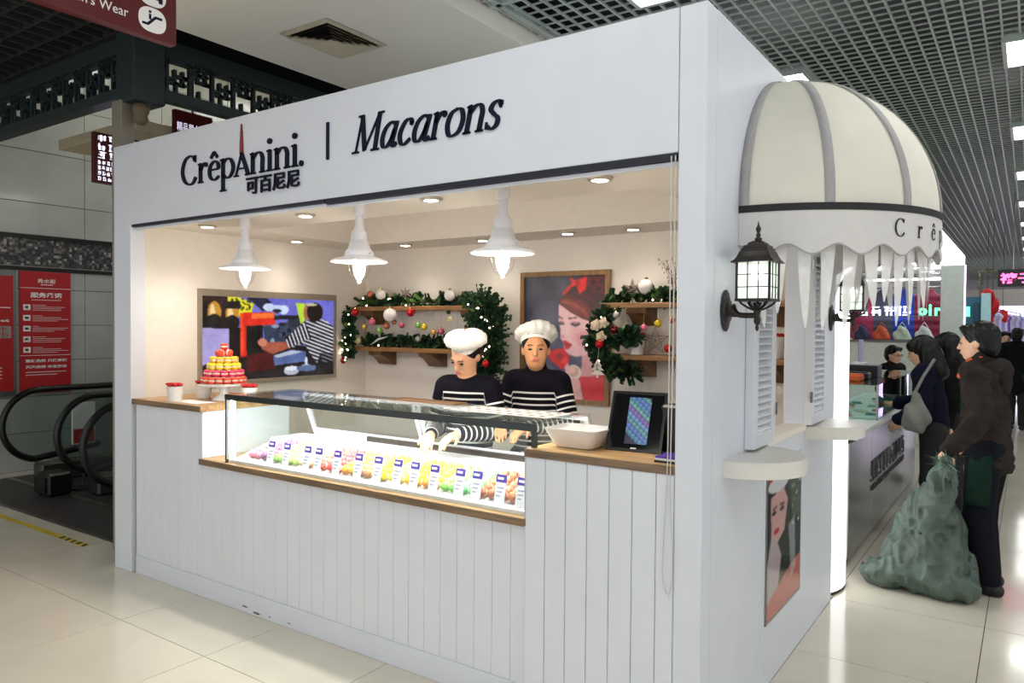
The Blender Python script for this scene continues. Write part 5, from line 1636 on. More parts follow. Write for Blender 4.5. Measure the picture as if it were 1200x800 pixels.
MB().box(B.x - .02, B.x + .06, B.y + .06, B.y + .16, 1.1355, 1.33, bev=.01).build('card_reader', M_black, tb)
pc = Pic(56, 84, (.20, .20, .30))
cl = [(.36, .55, .70), (.45, .66, .62), (.55, .42, .70), (.46, .60, .78), (.40, .62, .62), (.40, .50, .76)]
for i in range(-2, 7):
    for j in range(-4, 9):
        x = .16 * j + .08 * i + .05; y = .15 * i + .065 * j
        c = cl[i % 6]; pc.ell(x, y, .115, .075, tuple(q * .75 for q in c)); pc.ell(x - .01, y - .012, .09, .055, c); pc.ell(x - .03, y - .03, .035, .018, tuple(min(1, q * 1.25) for q in c))
pc.blur(1)
pc.mesh('picture', A + ux * (wdt * .33) + lean * (hgt * .90) + fn * .0022, ux * (wdt * .40), lean * (-hgt * .78), attr_mat('tablet_glow', .2, emit=.75), tb)
MB().prism([(0, 0), (.026, 0), (.024, .006), (.002, .006)], A + ux * (wdt * .45) + lean * .010 + fn * .0014, ux, lean, fn * .0006).build('maker_mark', M_signwhite, tb)
bk = empty('leaflet_stack', (-.145, .09, 1.1345), 'small stack of purple and white leaflets beside the right post', 'leaflets')
for k, (m, z) in enumerate(((M_black, 0), (M_signwhite, .008), (M_cardhead, .014))):
    MB().box(-.205, -.113, .04 + .004 * k, .16, 1.1347 + z, 1.1347 + z + .0075).build('leaflet', m, bk)
tbx = MB(); tbx.box(-.62, -.50, .42, .53, 1.1347, 1.17, bev=.004); tbx.box(-.61, -.51, .43, .52, 1.17, 1.176)
tbx.build('wooden_box', M_oak, label='small wooden box behind the tablet on the right worktop', cat='box')
# ------------------------------------------------------------------ right side: half-round shelves, shutters
def half_shelf(yc, label):
    r = .25; n = 28
    pl = [(r * math.cos(R(-90 + 180 * k / n)), yc + r * math.sin(R(-90 + 180 * k / n))) for k in range(n + 1)]
    mb = MB(); mb.prism(pl, (.0005, 0, 1.07), (1, 0, 0), (0, 1, 0), (0, 0, .058))
    pl2 = [(x * .985, yc + (y - yc) * .985) for x, y in pl]
    mb.prism(pl2, (.0005, 0, 1.128), (1, 0, 0), (0, 1, 0), (0, 0, .006))
    mb.build('half_round_shelf', mat('shelf_white_lacquer', srgb(.87, .86, .83), .35, noise=.02), label=label, cat='shelf', group='half-round shelves under the shutters')
half_shelf(.47, 'white half-round shelf under the near shutter above the side poster')
half_shelf(1.73, 'white half-round shelf under the far shutter beside the light column')
M_shut = mat('shutter_white', srgb(.86, .87, .89), .45, noise=.02)
def shutter(y0, y1, z0, z1, label):
    t = empty('louvred_shutter', (.02, (y0 + y1) / 2, z0), label, 'shutter', 'louvred shutters at the side window')
    X0, X1 = .001, .040
    st_ = .055
    for a in ((y0, y0 + st_), (y1 - st_, y1)):
        MB().box(X0, X1, a[0], a[1], z0, z1, bev=.002).build('stile', M_shut, t)
    for a in ((z0, z0 + .06), (z1 - .06, z1)):
        MB().box(X0, X1, y0 + st_, y1 - st_, a[0], a[1], bev=.002).build('rail', M_shut, t)
    z = z0 + .075
    proto = None
    while z < z1 - .075:
        if proto is None:
            m = MB(); m.box(-.019, .019, y0 + st_ - .002 - (y0 + y1) / 2, y1 - st_ + .002 - (y0 + y1) / 2, -.004, .004, rot=Euler((0, R(38), 0)).to_matrix())
            o = m.build('slat', M_shut, loc=(0, 0, 0)); proto = o
        else:
            o = proto.copy(); col.objects.link(o)
        o.parent = t; o.location = Vector((.0205, (y0 + y1) / 2, z)) - wloc(t)
        z += .031
    for zz in (z0 + .12, z1 - .14):
        yy = y1 if y0 < 1 else y0
        MB().box(.036, .046, yy - .018, yy + .006, zz, zz + .055).build('hinge', M_chrome, t)
shutter(.48, .795, 1.145, 2.09, 'near white louvred shutter folded open behind the first lantern')
shutter(1.47, 1.81, 1.145, 2.09, 'far white louvred shutter folded open beyond the window')
MB().box(-.104, .012, WY0 - .004, WY1 + .004, WZ0 - .028, WZ0 + .002, bev=.003).build('window_1', M_cream, kind='structure')

# ------------------------------------------------------------------ side poster
sp_ = empty('side_poster', (.006, 1.09, .32), 'narrow glossy poster of a woman in a santa hat on the side wall', 'poster')
y0, y1, z0, z1 = .80, 1.385, .315, .995
MB().box(.0062, .012, y0 - .012, y1 + .012, z0 - .012, z1 + .012).build('frame', M_steel, sp_)
pc = Pic(60, 150, (.16, .15, .16))
def S(pts): return [(x / 100, y / 100) for x, y in pts]
pc.rect(0, 0, .5, .10, (.62, .16, .14)); pc.poly(S([(0, 0), (60, 0), (45, 14), (0, 14)]), (.66, .17, .15)); pc.poly(S([(55, 0), (100, 0), (100, 45), (60, 40)]), (.30, .32, .30))
for k in range(26): pc.ell(rnd.uniform(.55, 1), rnd.uniform(.05, .55), .04, .016, rnd.choice([(.45, .48, .35), (.22, .30, .22), (.60, .55, .35), (.75, .72, .60)]))
pc.poly(S([(0, 30), (12, 12), (60, 12), (72, 40), (70, 75), (45, 72), (30, 55), (0, 62)]), (.14, .10, .10))
pc.poly(S([(8, 18), (45, 15), (58, 26), (48, 46), (28, 52), (10, 45)]), (.80, .62, .60)); pc.ell(.30, .11, .30, .055, (.82, .82, .84))
pc.line(S([(14, 27), (24, 26)]), .03, (.15, .1, .12)); pc.line(S([(34, 26), (46, 27)]), .03, (.15, .1, .12)); pc.ell(.17, .295, .06, .012, (.1, .08, .1)); pc.ell(.40, .295, .06, .012, (.1, .08, .1)); pc.ell(.25, .43, .08, .018, (.72, .12, .2))
pc.poly(S([(10, 45), (30, 52), (40, 62), (25, 100), (0, 100), (0, 62)]), (.70, .64, .66)); pc.poly(S([(0, 88), (60, 76), (100, 72), (100, 100), (0, 100)]), (.74, .42, .38)); pc.poly(S([(60, 45), (80, 40), (85, 80), (70, 85)]), (.80, .80, .82), .6)
pc.blur(2)
pc.mesh('print', (.0128, y0, z1), (0, y1 - y0, 0), (0, 0, -(z1 - z0)), attr_mat('glossy_print', .12), sp_)

# ------------------------------------------------------------------ wall lanterns
M_iron = mat('bronze_black_iron', srgb(.19, .17, .16), .4, metal=.5, noise=.15, nscale=60)
M_pane = mat('frosted_pane', (.85, .92, .86), .4, emit=(.88, 1.0, .88), estr=.30, alpha=.62)
M_glow = mat('lantern_bulb', (1, 1, 1), .4, emit=(1, .98, .9), estr=30)
def lantern(Y, label):
    t = empty('wall_lantern', (0.0, Y, 1.70), label, 'lantern', 'wall lanterns beside the side window')
    X = .125
    MB().lathe([(.0, .03), (.018, .03), (.025, .02), (.046, .016), (.05, .008), (.052, 0)][::-1], (.001, Y, 1.715), 20, axis=(1, 0, 0)).build('back_plate', M_iron, t, smooth=True, auto=35)
    bpz = MB(); bpz.sphere((.006, Y, 1.715), .056, 20, 10, sq=(.14, 1, 1.45)); bpz.build('back_plate', M_iron, t, smooth=True)
    arm = spline([Vector((.02, Y, 1.72)), Vector((.04, Y, 1.705)), Vector((.07, Y, 1.697)), Vector((X, Y, 1.697))], 6)
    MB().tube(arm, [.03 - .019 * min(1, k / 9) for k in range(len(arm))], 10).build('arm', M_iron, t, smooth=True)
    MB().lathe([(.001, 1.637), (.006, 1.643), (.007, 1.655), (.005, 1.66), (.012, 1.67), (.012, 1.685), (.008, 1.695), (.014, 1.71), (.012, 1.73), (.02, 1.745)], (X, Y, 0), 12).build('base_finial', M_iron, t, smooth=True)
    hw, zb, zt = .060, 1.755, 1.895
    for sx in (-1, 1):
        for sy in (-1, 1):
            for k in (.25, 1.0):
                a = Vector((X, Y, 1.715)); e = Vector((X + sx * hw * .9 * k, Y + sy * hw * .9, zb))
                MB().tube(spline([a, Vector((X + sx * hw * .35 * k, Y + sy * hw * .35, 1.722)), Vector((X + sx * hw * .75 * k, Y + sy * hw * .75, 1.74)), e], 4), .0042, 6).build('scroll_bracket', M_iron, t, smooth=True)
    MB().box(X - hw - .006, X + hw + .006, Y - hw - .006, Y + hw + .006, zb - .006, zb + .004, bev=.002).build('cage_base', M_iron, t)
    for sx in (-1, 1):
        for sy in (-1, 1):
            MB().box(X + sx * hw - .004, X + sx * hw + .004, Y + sy * hw - .004, Y + sy * hw + .004, zb, zt).build('cage_post', M_iron, t)
    for (dx, dy) in ((1, 0), (-1, 0), (0, 1), (0, -1)):
        ax = Vector((0, 1, 0)) if dx else Vector((1, 0, 0))
        c = Vector((X + dx * (hw - .002), Y + dy * (hw - .002), 0))
        pn = MB(); a = c - ax * (hw - .004); b = c + ax * (hw - .004); nn = Vector((dx, dy, 0)) * .002
        pn.prism([(0, zb + .004), (2 * (hw - .004), zb + .004), (2 * (hw - .004), zt), (0, zt)], a - nn, ax, (0, 0, 1), nn)
        po_ = pn.build('glass_pane', M_pane, t)
        bars = MB()
        for k in (-1, 1): bars.bar(c + ax * k * hw * .33 + nn * 1.2 + Vector((0, 0, zb)), c + ax * k * hw * .33 + nn * 1.2 + Vector((0, 0, zt)), .0035)
        for k in (1, 2): bars.bar(a + nn * 1.2 + Vector((0, 0, zb + (zt - zb) * k / 3)), b + nn * 1.2 + Vector((0, 0, zb + (zt - zb) * k / 3)), .0035)
        bars.build('glazing_bars', M_iron, po_)
    rf = MB(); prof = [(.084, 1.893), (.080, 1.898), (.070, 1.906), (.062, 1.92), (.056, 1.935), (.052, 1.938), (.052, 1.945), (.046, 1.948), (.044, 1.957), (.034, 1.96), (.030, 1.968), (.014, 1.976), (.0, 1.978)]
    vs = []; n = 24
    for r, z in prof:
        for k in range(n):
            a = 2 * math.pi * k / n
            q = 1 / max(abs(math.cos(a)), abs(math.sin(a))); q = 1 + (q - 1) * .85
            vs.append((X + r * q * math.cos(a), Y + r * q * math.sin(a), z))
    rf.add(vs, [(k * n + i, k * n + (i + 1) % n, (k + 1) * n + (i + 1) % n, (k + 1) * n + i) for k in range(len(prof) - 1) for i in range(n)] + [tuple(reversed(range(n)))])
    rf.build('roof', M_iron, t, smooth=True, auto=30)
    MB().lathe([(.012, 1.975), (.014, 1.985), (.006, 1.99), (.010, 1.998), (.005, 2.004), (.009, 2.014), (.010, 2.022), (.004, 2.034), (.001, 2.05)], (X, Y, 0), 12).build('finial', M_iron, t, smooth=True)
    MB().sphere((X, Y, 1.858), .024, 12, 8, sq=(1, 1, 1.3)).build('bulb', M_glow, t, smooth=True)
    light('lantern_light', 'POINT', (X, Y, 1.85), 2.5, (1, .95, .85), .03, t)
lantern(.217, 'black iron wall lantern with lit frosted panes near the front corner')
lantern(2.07, 'black iron wall lantern farther back beside the light column')

# ------------------------------------------------------------------ domed awning
aw = empty('dome_awning', (0, 1.02, 1.93), 'cream quarter-dome awning with grey seams and scalloped lettered valance', 'awning')
AR, AC, AZ = .65, 1.02, 2.13
M_canvas = mat('cream_canvas', srgb(.90, .885, .83), .75, noise=.03, nscale=8, bump=.05, bscale=300)
M_seam = mat('grey_seam_tape', srgb(.66, .65, .65), .7)
M_val = mat('valance_canvas', srgb(.85, .84, .83), .75, noise=.02)
M_band = mat('black_awning_band', srgb(.11, .09, .10), .6)
def dome_pt(a, e, r): return (r * math.cos(e) * math.cos(a) + .001, AC + r * math.cos(e) * math.sin(a), AZ + r * math.sin(e))
for k in range(6):
    a0 = R(-90 + 30 * k); nA, nE = 8, 16
    mb = MB(); vs = []
    for th in (0, -.004):
        for j in range(nE + 1):
            for i in range(nA + 1):
                s = i / nA
                bulge = -.012 * math.sin(math.pi * s) * math.cos(R(88) * j / nE)
                vs.append(dome_pt(a0 + R(30) * s, R(89) * j / nE, AR + th + bulge))
    w = nA + 1; q = w * (nE + 1); F = []
    for j in range(nE):
        for i in range(nA):
            a = j * w + i
            F.append((a, a + 1, a + w + 1, a + w)); F.append((q + a, q + a + w, q + a + w + 1, q + a + 1))
    mb.add(vs, F); mb.build('gore', M_canvas, aw, smooth=True)
for k in range(7):
    a = R(-90 + 30 * k); wd = R(1.7)
    if k == 0: a += wd
    if k == 6: a -= wd
    mb = MB(); vs = []
    n = 20
    for j in range(n + 1):
        e = R(86) * j / n
        hw_ = min(wd / max(.25, math.cos(e)), R(14))
        for s in (-1, 1): vs.append(dome_pt(a + s * hw_, e, AR + .003))
        for s in (-1, 1): vs.append(dome_pt(a + s * hw_, e, AR - .0005))
    F = []
    for j in range(n):
        b = 4 * j
        F += [(b, b + 1, b + 5, b + 4), (b + 1, b + 3, b + 7, b + 5), (b + 2, b, b + 4, b + 6)]
    mb.add(vs, F); mb.build('seam', M_seam, aw, smooth=True)
def ring_strip(r, z0f, z1f, n=120, th=.004, a0=-90, a1=90):
    vs = []; F = []
    for i in range(n + 1):
        a = R(a0 + (a1 - a0) * i / n); s = i / n
        for rr_ in (r, r - th):
            for z in (z0f(s), z1f(s)):
                vs.append((rr_ * math.cos(a) + .001, AC + rr_ * math.sin(a), z))
    for i in range(n):
        b = 4 * i; c = b + 4
        F += [(b, c, c + 1, b + 1), (b + 2, b + 3, c + 3, c + 2), (b + 1, c + 1, c + 3, b + 3), (b, b + 2, c + 2, c)]
    return MB().add(vs, F)
ring_strip(AR + .006, lambda s: AZ - .022, lambda s: AZ + .006).build('band', M_band, aw, smooth=True, auto=40)
def scal(s):
    return AZ - .175 - .020 * math.cos(2 * math.pi * (s * 11 + .5)) * 1.0 
ring_strip(AR + .002, scal, lambda s: AZ - .0222, 220).build('valance', M_val, aw, smooth=True, auto=40)
ring_strip(AR + .0035, scal, lambda s: scal(s) + .006, 220, .006).build('valance_piping', M_seam, aw, smooth=True, auto=40)
# letters round the valance
for c, az in (('C', -34), ('r', -23.5), ('e', -13.5), ('p', -5), ('A', 4), ('n', 12), ('i', 20), ('n', 28), ('i', 36)):
    a = R(az); tang = Vector((-math.sin(a), math.cos(a), 0)); nrm = Vector((math.cos(a), math.sin(a), 0))
    org = Vector((AR * math.cos(a), AC + AR * math.sin(a), AZ - .118)) + nrm * .006
    k = .046
    w = GLYPH[c][0] * k
    mb = MB(); glyph(mb, c, org - tang * w / 2, tang, (0, 0, 1), k, k, .0012, .16, .06)
    mb.build('letter', M_navy, aw)
    if c == 'e':
        mb = MB(); glyph(mb, '^', org - tang * w / 2, tang, (0, 0, 1), k, k, .0012, .13, .08); mb.build('letter_accent', M_navy, aw)
# hanging cloth points inside the awning
M_fringe = mat('sheer_white_cloth', srgb(.95, .945, .94), .8, trans=0, alpha=.88)
for k in range(22):
    a = R(-84 + 8 * k + rnd.uniform(-1.5, 1.5)); r_ = AR - .05
    L = rnd.uniform(.32, .46); w = rnd.uniform(.055, .085)
    zt = AZ - .03
    tang = Vector((-math.sin(a), math.cos(a), 0)); nrm = Vector((math.cos(a), math.sin(a), 0))
    c = Vector((r_ * math.cos(a) + .005, AC + r_ * math.sin(a), zt))
    if c.x - .07 < .0: c.x = .07
    mb = MB(); vs = []; n = 9; sway = rnd.uniform(-.03, .05)
    for j in range(n):
        s = j / (n - 1); ww = w * (1 - s) ** .6 + .006
        cc = c + Vector((0, 0, -L * s)) + tang * sway * s * s
        for u in (-1, 0, 1):
            vs.append(cc + tang * u * ww * .5 + nrm * (.012 * (1 - abs(u)) * (1 - s)))
    F = []
    for j in range(n - 1):
        for u in range(2):
            b = j * 3 + u; F.append((b, b + 1, b + 4, b + 3))
    mb.add(vs, F); mb.build('cloth_point', M_fringe, aw, smooth=True)
MB().tube([(r_ * math.cos(R(-84 + 6 * k)) + .005, AC + r_ * math.sin(R(-84 + 6 * k)), AZ - .03) for k in range(29)], .006, 6).build('hoop', M_steel, aw, smooth=True)

# ------------------------------------------------------------------ glowing corner column behind the kiosk
lc_ = empty('light_column', (-.06, 2.46, 0), 'tall glowing white light column at the rear corner of the kiosk', 'light box')
n = 24
pl = [(-.10 + .125 * math.cos(R(-90 + 180 * k / n)), 2.47 + .25 * math.sin(R(-90 + 180 * k / n))) for k in range(n + 1)]
MB().prism(pl, (0, 0, .02), (1, 0, 0), (0, 1, 0), (0, 0, 2.30)).build('diffuser', mat('column_glow', (1, 1, 1), .3, emit=(1, 1, 1), estr=2.2), lc_, smooth=False)
pl2 = [(x - .002 if x > 0 else x, y) for x, y in pl]
MB().prism(pl, (0, 0, .0), (1, 0, 0), (0, 1, 0), (0, 0, .02)).build('base', M_black, lc_)
MB().prism(pl, (0, 0, 2.32), (1, 0, 0), (0, 1, 0), (0, 0, .03)).build('cap', M_steel, lc_)
# ------------------------------------------------------------------ people
def skin_mat(name, c):
    m = mat(name, c, .5, noise=.04, nscale=30)
    b = m.node_tree.nodes['Principled BSDF']
    b.inputs['Subsurface Weight'].default_value = .08
    b.inputs['Subsurface Radius'].default_value = (.02, .008, .005)
    return m
M_skin = skin_mat('warm_skin', srgb(.86, .64, .50))
M_skin2 = skin_mat('light_skin', srgb(.88, .70, .58))
M_hair = mat('black_hair', srgb(.035, .03, .03), .42, spec=.3, noise=.3, nscale=80, stretch=(8, 8, 1))
M_eye = mat('dark_eye', srgb(.07, .05, .05), .2)
M_lip = mat('lip_tone', srgb(.76, .36, .35), .45)
M_sock = mat('dark_shoe', srgb(.09, .09, .10), .5)
V3 = lambda *a: np.array(a, float)

def rotx(a): c, s = math.cos(a), math.sin(a); return np.array([[1, 0, 0], [0, c, -s], [0, s, c]])
def rotz(a): c, s = math.cos(a), math.sin(a); return np.array([[c, -s, 0], [s, c, 0], [0, 0, 1]])

def hand_prims(wrist, direction, palm_n, side, curl=.5, s=1.0):
    """palm and five fingers; direction: knuckle direction, palm_n: palm faces this way"""
    d = direction / np.linalg.norm(direction)
    n = palm_n - d * (palm_n @ d); n /= np.linalg.norm(n)
    w = np.cross(d, n) * side                         # towards the thumb
    pr = [cap(wrist, wrist + d * .045 * s, .022 * s, .024 * s, .012), cap(wrist + d * .03 * s + w * .018 * s, wrist + d * .075 * s + w * .024 * s, .0125 * s, .011 * s, .012), cap(wrist + d * .03 * s - w * .016 * s, wrist + d * .07 * s - w * .026 * s, .0125 * s, .011 * s, .012)]
    for off, L in ((.027, .068), (.009, .078), (-.009, .073), (-.027, .056)):
        k = wrist + d * (.078 - abs(off) * .25) * s + w * off * s
        c1 = curl * .7
        d1 = d * math.cos(c1) + n * math.sin(c1); d2 = d * math.cos(c1 * 2.2) + n * math.sin(c1 * 2.2)
        m = k + d1 * L * .5 * s; e = m + d2 * L * .5 * s
        pr += [cap(k - d * .02 * s, m, .0092 * s, .0085 * s, .004), cap(m, e, .0085 * s, .007 * s, .004)]
    b = wrist + d * .022 * s + w * .022 * s
    m = b + (w * .75 + d * .6 + n * .35) * .034 * s; e = m + (w * .3 + d * .8 + n * .55) * .030 * s
    pr += [cap(b, m, .0125 * s, .0105 * s, .008), cap(m, e, .0105 * s, .008 * s, .004)]
    return pr

def person(name, label, loc, yaw, h=1.62, head_pitch=0.0, head_yaw=0.0, arms=None, legs=None, lean=0.0, vox=.008, skin=M_skin, build=1.0,
           top=None, bottom=None, shoes=None, hair=None, hat=None, collar=None, extra=None, glove=None):
    """figure facing -y in its own frame; arms = {'L': (elbow, wrist, hand_dir, palm_n, curl), 'R': ...} in that frame"""
    t = empty(name, loc, label, 'person', rotz=yaw)
    s = h / 1.66
    hipz, shz, neckz, headz = .86 * s, 1.345 * s, 1.40 * s, 1.535 * s
    ly = -math.sin(lean); lz = math.cos(lean)
    def up(p):
        """lean the upper body about the hips"""
        p = np.array(p, float)
        q = p - V3(0, 0, hipz); r_ = rotx(lean)
        return r_ @ q + V3(0, 0, hipz)
    sw = .165 * s * build
    sh = {'L': up((sw, 0, shz)), 'R': up((-sw, 0, shz))}
    arms = arms or {}
    A = {}
    for k, sg in (('L', 1), ('R', -1)):
        A[k] = arms.get(k) or (up((sg * (sw + .05 * s), .02, 1.07 * s)), up((sg * (sw + .03 * s), -.06, .83 * s)), V3(0, -.15, -1), V3(-sg, 0, 0), .5)
        A[k] = tuple(np.array(q, float) if not isinstance(q, (int, float)) else q for q in A[k])
    L = legs or {'L': ((.095 * s, -.01, .46 * s), (.10 * s, .03, .075 * s), (0, -1, 0)), 'R': ((-.095 * s, -.01, .46 * s), (-.10 * s, .03, .075 * s), (0, -1, 0))}
    FL = (V3(0, 1, 0), .72)
    hc = up((0, -.015, headz))
    Rh = rotx(head_pitch) @ rotz(head_yaw)
    H = lambda x, y, z: hc + Rh @ (V3(x, y, z) * s)
    B = [cap((0, 0, .93 * s), up((0, 0, 1.05 * s)), .135 * s * build, .125 * s * build, .05, FL),
         cap(up((0, 0, 1.08 * s)), up((0, 0, 1.28 * s)), .128 * s * build, .135 * s * build, .06, FL),
         cap(sh['L'] * .85 + sh['R'] * .15, sh['R'] * .85 + sh['L'] * .15, .055 * s, .055 * s, .05),
         cap(up((0, .01, 1.36 * s)), up((0, -.005, 1.46 * s)), .052 * s, .048 * s, .03),
         ell(H(0, .015, .02), V3(.073, .09, .096) * s, .02, Rh), ell(H(0, -.03, -.03), V3(.060, .062, .085) * s, .03, Rh), ell(H(0, -.043, -.078), V3(.037, .038, .03) * s, .03, Rh),
         cap(H(0, -.090, .012), H(0, -.107, -.026), .008 * s, .0125 * s, .014), cap(H(-.03, -.080, .028), H(.03, -.080, .028), .010 * s, .010 * s, .015),
         cap(H(-.018, -.090, -.055), H(.018, -.090, -.055), .0085 * s, .0085 * s, .010),
         ell(H(.074, .012, -.008), V3(.011, .02, .031) * s, .008, Rh), ell(H(-.074, .012, -.008), V3(.011, .02, .031) * s, .008, Rh)]
    for k, sg in (('L', 1), ('R', -1)):
        el, wr, hd, pn, cu = A[k]
        B += [cap(sh[k], el, .050 * s, .040 * s, .04), cap(el, wr, .039 * s, .026 * s, .02)]
        B += hand_prims(wr, hd, pn, sg, cu, s)
        kn, an, ft = (np.array(q, float) for q in L[k])
        B += [cap((sg * .085 * s, 0, .88 * s), kn, .082 * s, .056 * s, .05), cap(kn, an, .053 * s, .036 * s, .03),
              cap(an + V3(0, 0, -.03 * s), an + ft * .13 * s + V3(0, 0, -.045 * s), .034 * s, .028 * s, .02)]
    V, F = sdf_mesh(B, vox)
    np_obj('body', V, F, skin, t)
    # face details
    for sg in (-1, 1):
        mb = MB(); mb.sphere(tuple(H(sg * .030, -.0845, .004)), .0105 * s, 10, 8, sq=(1.25, .55, .55)); mb.build('eye', M_eye, None, smooth=True, loc=(0, 0, 0)).parent = t
        mb = MB(); mb.tube([H(sg * .046, -.080, .026), H(sg * .030, -.092, .031), H(sg * .014, -.090, .026)], .0024 * s, 6); mb.build('eyebrow', M_hair, None, loc=(0, 0, 0)).parent = t
    mb = MB(); mb.sphere(tuple(H(0, -.097, -.055)), .018 * s, 12, 8, sq=(1.25, .32, .46)); mb.build('lips', M_lip, None, smooth=True, loc=(0, 0, 0)).parent = t
    # garments
    if top:
        infl, m, kw = top
        W_ = kw.get('len', .80) * s
        G = [cap(up((0, 0, W_ + .10)), up((0, 0, 1.06 * s)), (.135 * build + infl * kw.get('hem', 1.3)) * s, (.132 * build + infl) * s, .04, FL), cap(up((0, 0, 1.06 * s)), up((0, 0, 1.29 * s)), (.130 * build + infl) * s, (.136 * build + infl) * s, .06, FL),
             cap(sh['L'] * .85 + sh['R'] * .15, sh['R'] * .85 + sh['L'] * .15, (.058 + infl * .8) * s, None, .05)]
        if kw.get('neck', 0):
            G.append(cap(up((0, .008, 1.37 * s)), up((0, -.003, (1.40 + kw['neck']) * s)), (.056 + infl * .5) * s, (.053 + infl * .5) * s, .02))
        cuts = [((0, 0, W_), rotx(lean) @ V3(0, 0, -1))]
        segs = []
        for k in 'LR':
            el, wr, hd, pn, cu = A[k]
            w2 = wr + (el - wr) * .06
            G += [cap(sh[k], el, (.054 + infl) * s, (.044 + infl) * s, .035), cap(el, w2, (.043 + infl) * s, (.031 + infl) * s, .02)]
            segs.append((sh[k], el, w2))
        V, F = sdf_mesh(G, max(vox, .009), cuts, warp=kw.get('warp'))
        # distance down the torso, or along the sleeve, drives the stripes
        st_ = (1.345 * s) - V[:, 2] + kw.get('st_off', 0)
        for a, b, c in segs:
            d1 = np.linalg.norm(V - (a + np.clip(((V - a) @ (b - a)) / ((b - a) @ (b - a)), 0, 1)[:, None] * (b - a)), axis=1)
            d2 = np.linalg.norm(V - (b + np.clip(((V - b) @ (c - b)) / ((c - b) @ (c - b)), 0, 1)[:, None] * (c - b)), axis=1)
            L1 = np.linalg.norm(b - a)
            t1 = ((V - a) @ (b - a)) / L1; t2 = L1 + ((V - b) @ (c - b)) / np.linalg.norm(c - b)
            out = np.abs(V[:, 0]) > np.abs(a[0]) * .93
            same = np.sign(V[:, 0]) == np.sign(a[0])
            u1 = (d1 < (.062 + infl) * s) & out & same & (t1 > -.03); st_ = np.where(u1, t1 + .02, st_)
            u2 = (d2 < (.055 + infl) * s) & (d2 < d1) & (t2 > L1 + .02); st_ = np.where(u2, t2 + .02, st_)
        np_obj(kw.get('name', 'sweater'), V, F, m, t, attrs={'stripe': np.maximum(st_, 0)})
    if bottom:
        infl, m, nm = bottom
        G = [cap((0, 0, .86 * s), (0, 0, 1.0 * s), (.138 * build + infl) * s, (.13 * build + infl) * s, .04, FL)]
        for k, sg in (('L', 1), ('R', -1)):
            kn, an, ft = (np.array(q, float) for q in L[k])
            G += [cap((sg * .085 * s, 0, .88 * s), kn, (.088 + infl) * s, (.066 + infl) * s, .04), cap(kn, an, (.066 + infl) * s, (.056 + infl) * s, .03)]
        V, F = sdf_mesh(G, max(vox, .010), [((0, 0, .065 * s), (0, 0, -1)), ((0, 0, 1.03 * s), (0, 0, 1))])
        np_obj(nm, V, F, m, t)
    for k, sg in (('L', 1), ('R', -1)):
        kn, an, ft = (np.array(q, float) for q in L[k])
        f0 = an + V3(0, 0, -an[2] + .036 * s)
        V, F = sdf_mesh([cap(f0 - ft * .045 * s, f0 + ft * .08 * s, .044 * s, .042 * s, .02), cap(f0 + ft * .08 * s, f0 + ft * .15 * s + V3(0, 0, -.006), .042 * s, .032 * s, .02), cap(f0 + V3(0, 0, .03), f0 + V3(0, 0, .06), .045 * s, .045 * s, .02)], .009, [((0, 0, .002), (0, 0, -1))])
        np_obj('shoe', V, F, shoes or M_sock, t)
    if hair == 'short':
        G = [ell(H(0, .028, .038), V3(.088, .100, .098) * s, .02, Rh), ell(H(0, .06, -.02), V3(.075, .06, .085) * s, .03, Rh), cap(H(.05, -.055, .085), H(-.05, -.06, .085), .03 * s, .03 * s, .03)]
        nf = Rh @ V3(0, -.92, -.40)
        rs = np.random.RandomState(4)
        V, F = sdf_mesh(G, .008, [(H(0, -.060, .05), nf)], warp=lambda g: .004 * np.sin(g[..., 0] * 190) * np.sin(g[..., 1] * 170 + g[..., 2] * 90))
        np_obj('hair', V, F, M_hair, t)
    elif hair == 'long':
        G = [ell(H(0, .025, .035), V3(.090, .104, .100) * s, .02, Rh), cap(H(0, .06, -.02), H(0, .085, -.20), .085 * s, .075 * s, .04), cap(H(.055, .03, -.02), H(.07, .0, -.20), .038 * s, .03 * s, .03), cap(H(-.055, .03, -.02), H(-.07, .0, -.20), .038 * s, .03 * s, .03), cap(H(.05, -.05, .06), H(-.05, -.05, .06), .04 * s, .04 * s, .03)]
        V, F = sdf_mesh(G, .009, [], warp=lambda g: .004 * np.sin(g[..., 0] * 160 + g[..., 1] * 130))
        # keep the face free
        np_obj('hair', V, F, M_hair, t)
    elif hair == 'under_hat':
        G = [ell(H(0, .028, .028), V3(.084, .098, .088) * s, .02, Rh), ell(H(0, .07, -.035), V3(.055, .04, .05) * s, .03, Rh)]
        V, F = sdf_mesh(G, .008, [(H(0, -.055, .045), Rh @ V3(0, -.95, -.30))])
        np_obj('hair', V, F, M_hair, t)
    if hat:
        tilt_p, tilt_r, m = hat[:3]; hs = hat[3] if len(hat) > 3 else 1.0
        Rt = rotx(tilt_p)
        mb = MB(); n = 60
        prof = [(.086, -.005), (.089, .022), (.092, .026), (.104, .030), (.117, .046), (.119, .068), (.108, .092), (.078, .112), (.04, .122), (.002, .124)]
        vs = []
        for j, (r, z) in enumerate(prof):
            for i in range(n):
                a = 2 * math.pi * i / n
                wv = 0 if j < 2 else (.005 * math.sin(a * 15 + j * .4) * (1 if j < 7 else .3) + .008 * math.sin(a * 2 + tilt_r) * (j > 3))
                p = V3((r + wv) * math.cos(a), (r + wv) * math.sin(a) * 1.12, z - .004 * (j > 3) * math.sin(a * 3 + tilt_r))
                p = Rt @ (p * V3(hs, hs, hs))
                vs.append(H(*(p + V3(0, .018, .030))))
        mb.add(vs, [(k * n + i, k * n + (i + 1) % n, (k + 1) * n + (i + 1) % n, (k + 1) * n + i) for k in range(len(prof) - 1) for i in range(n)])
        o = mb.build('beret', m, None, smooth=True, loc=(0, 0, 0)); o.parent = t
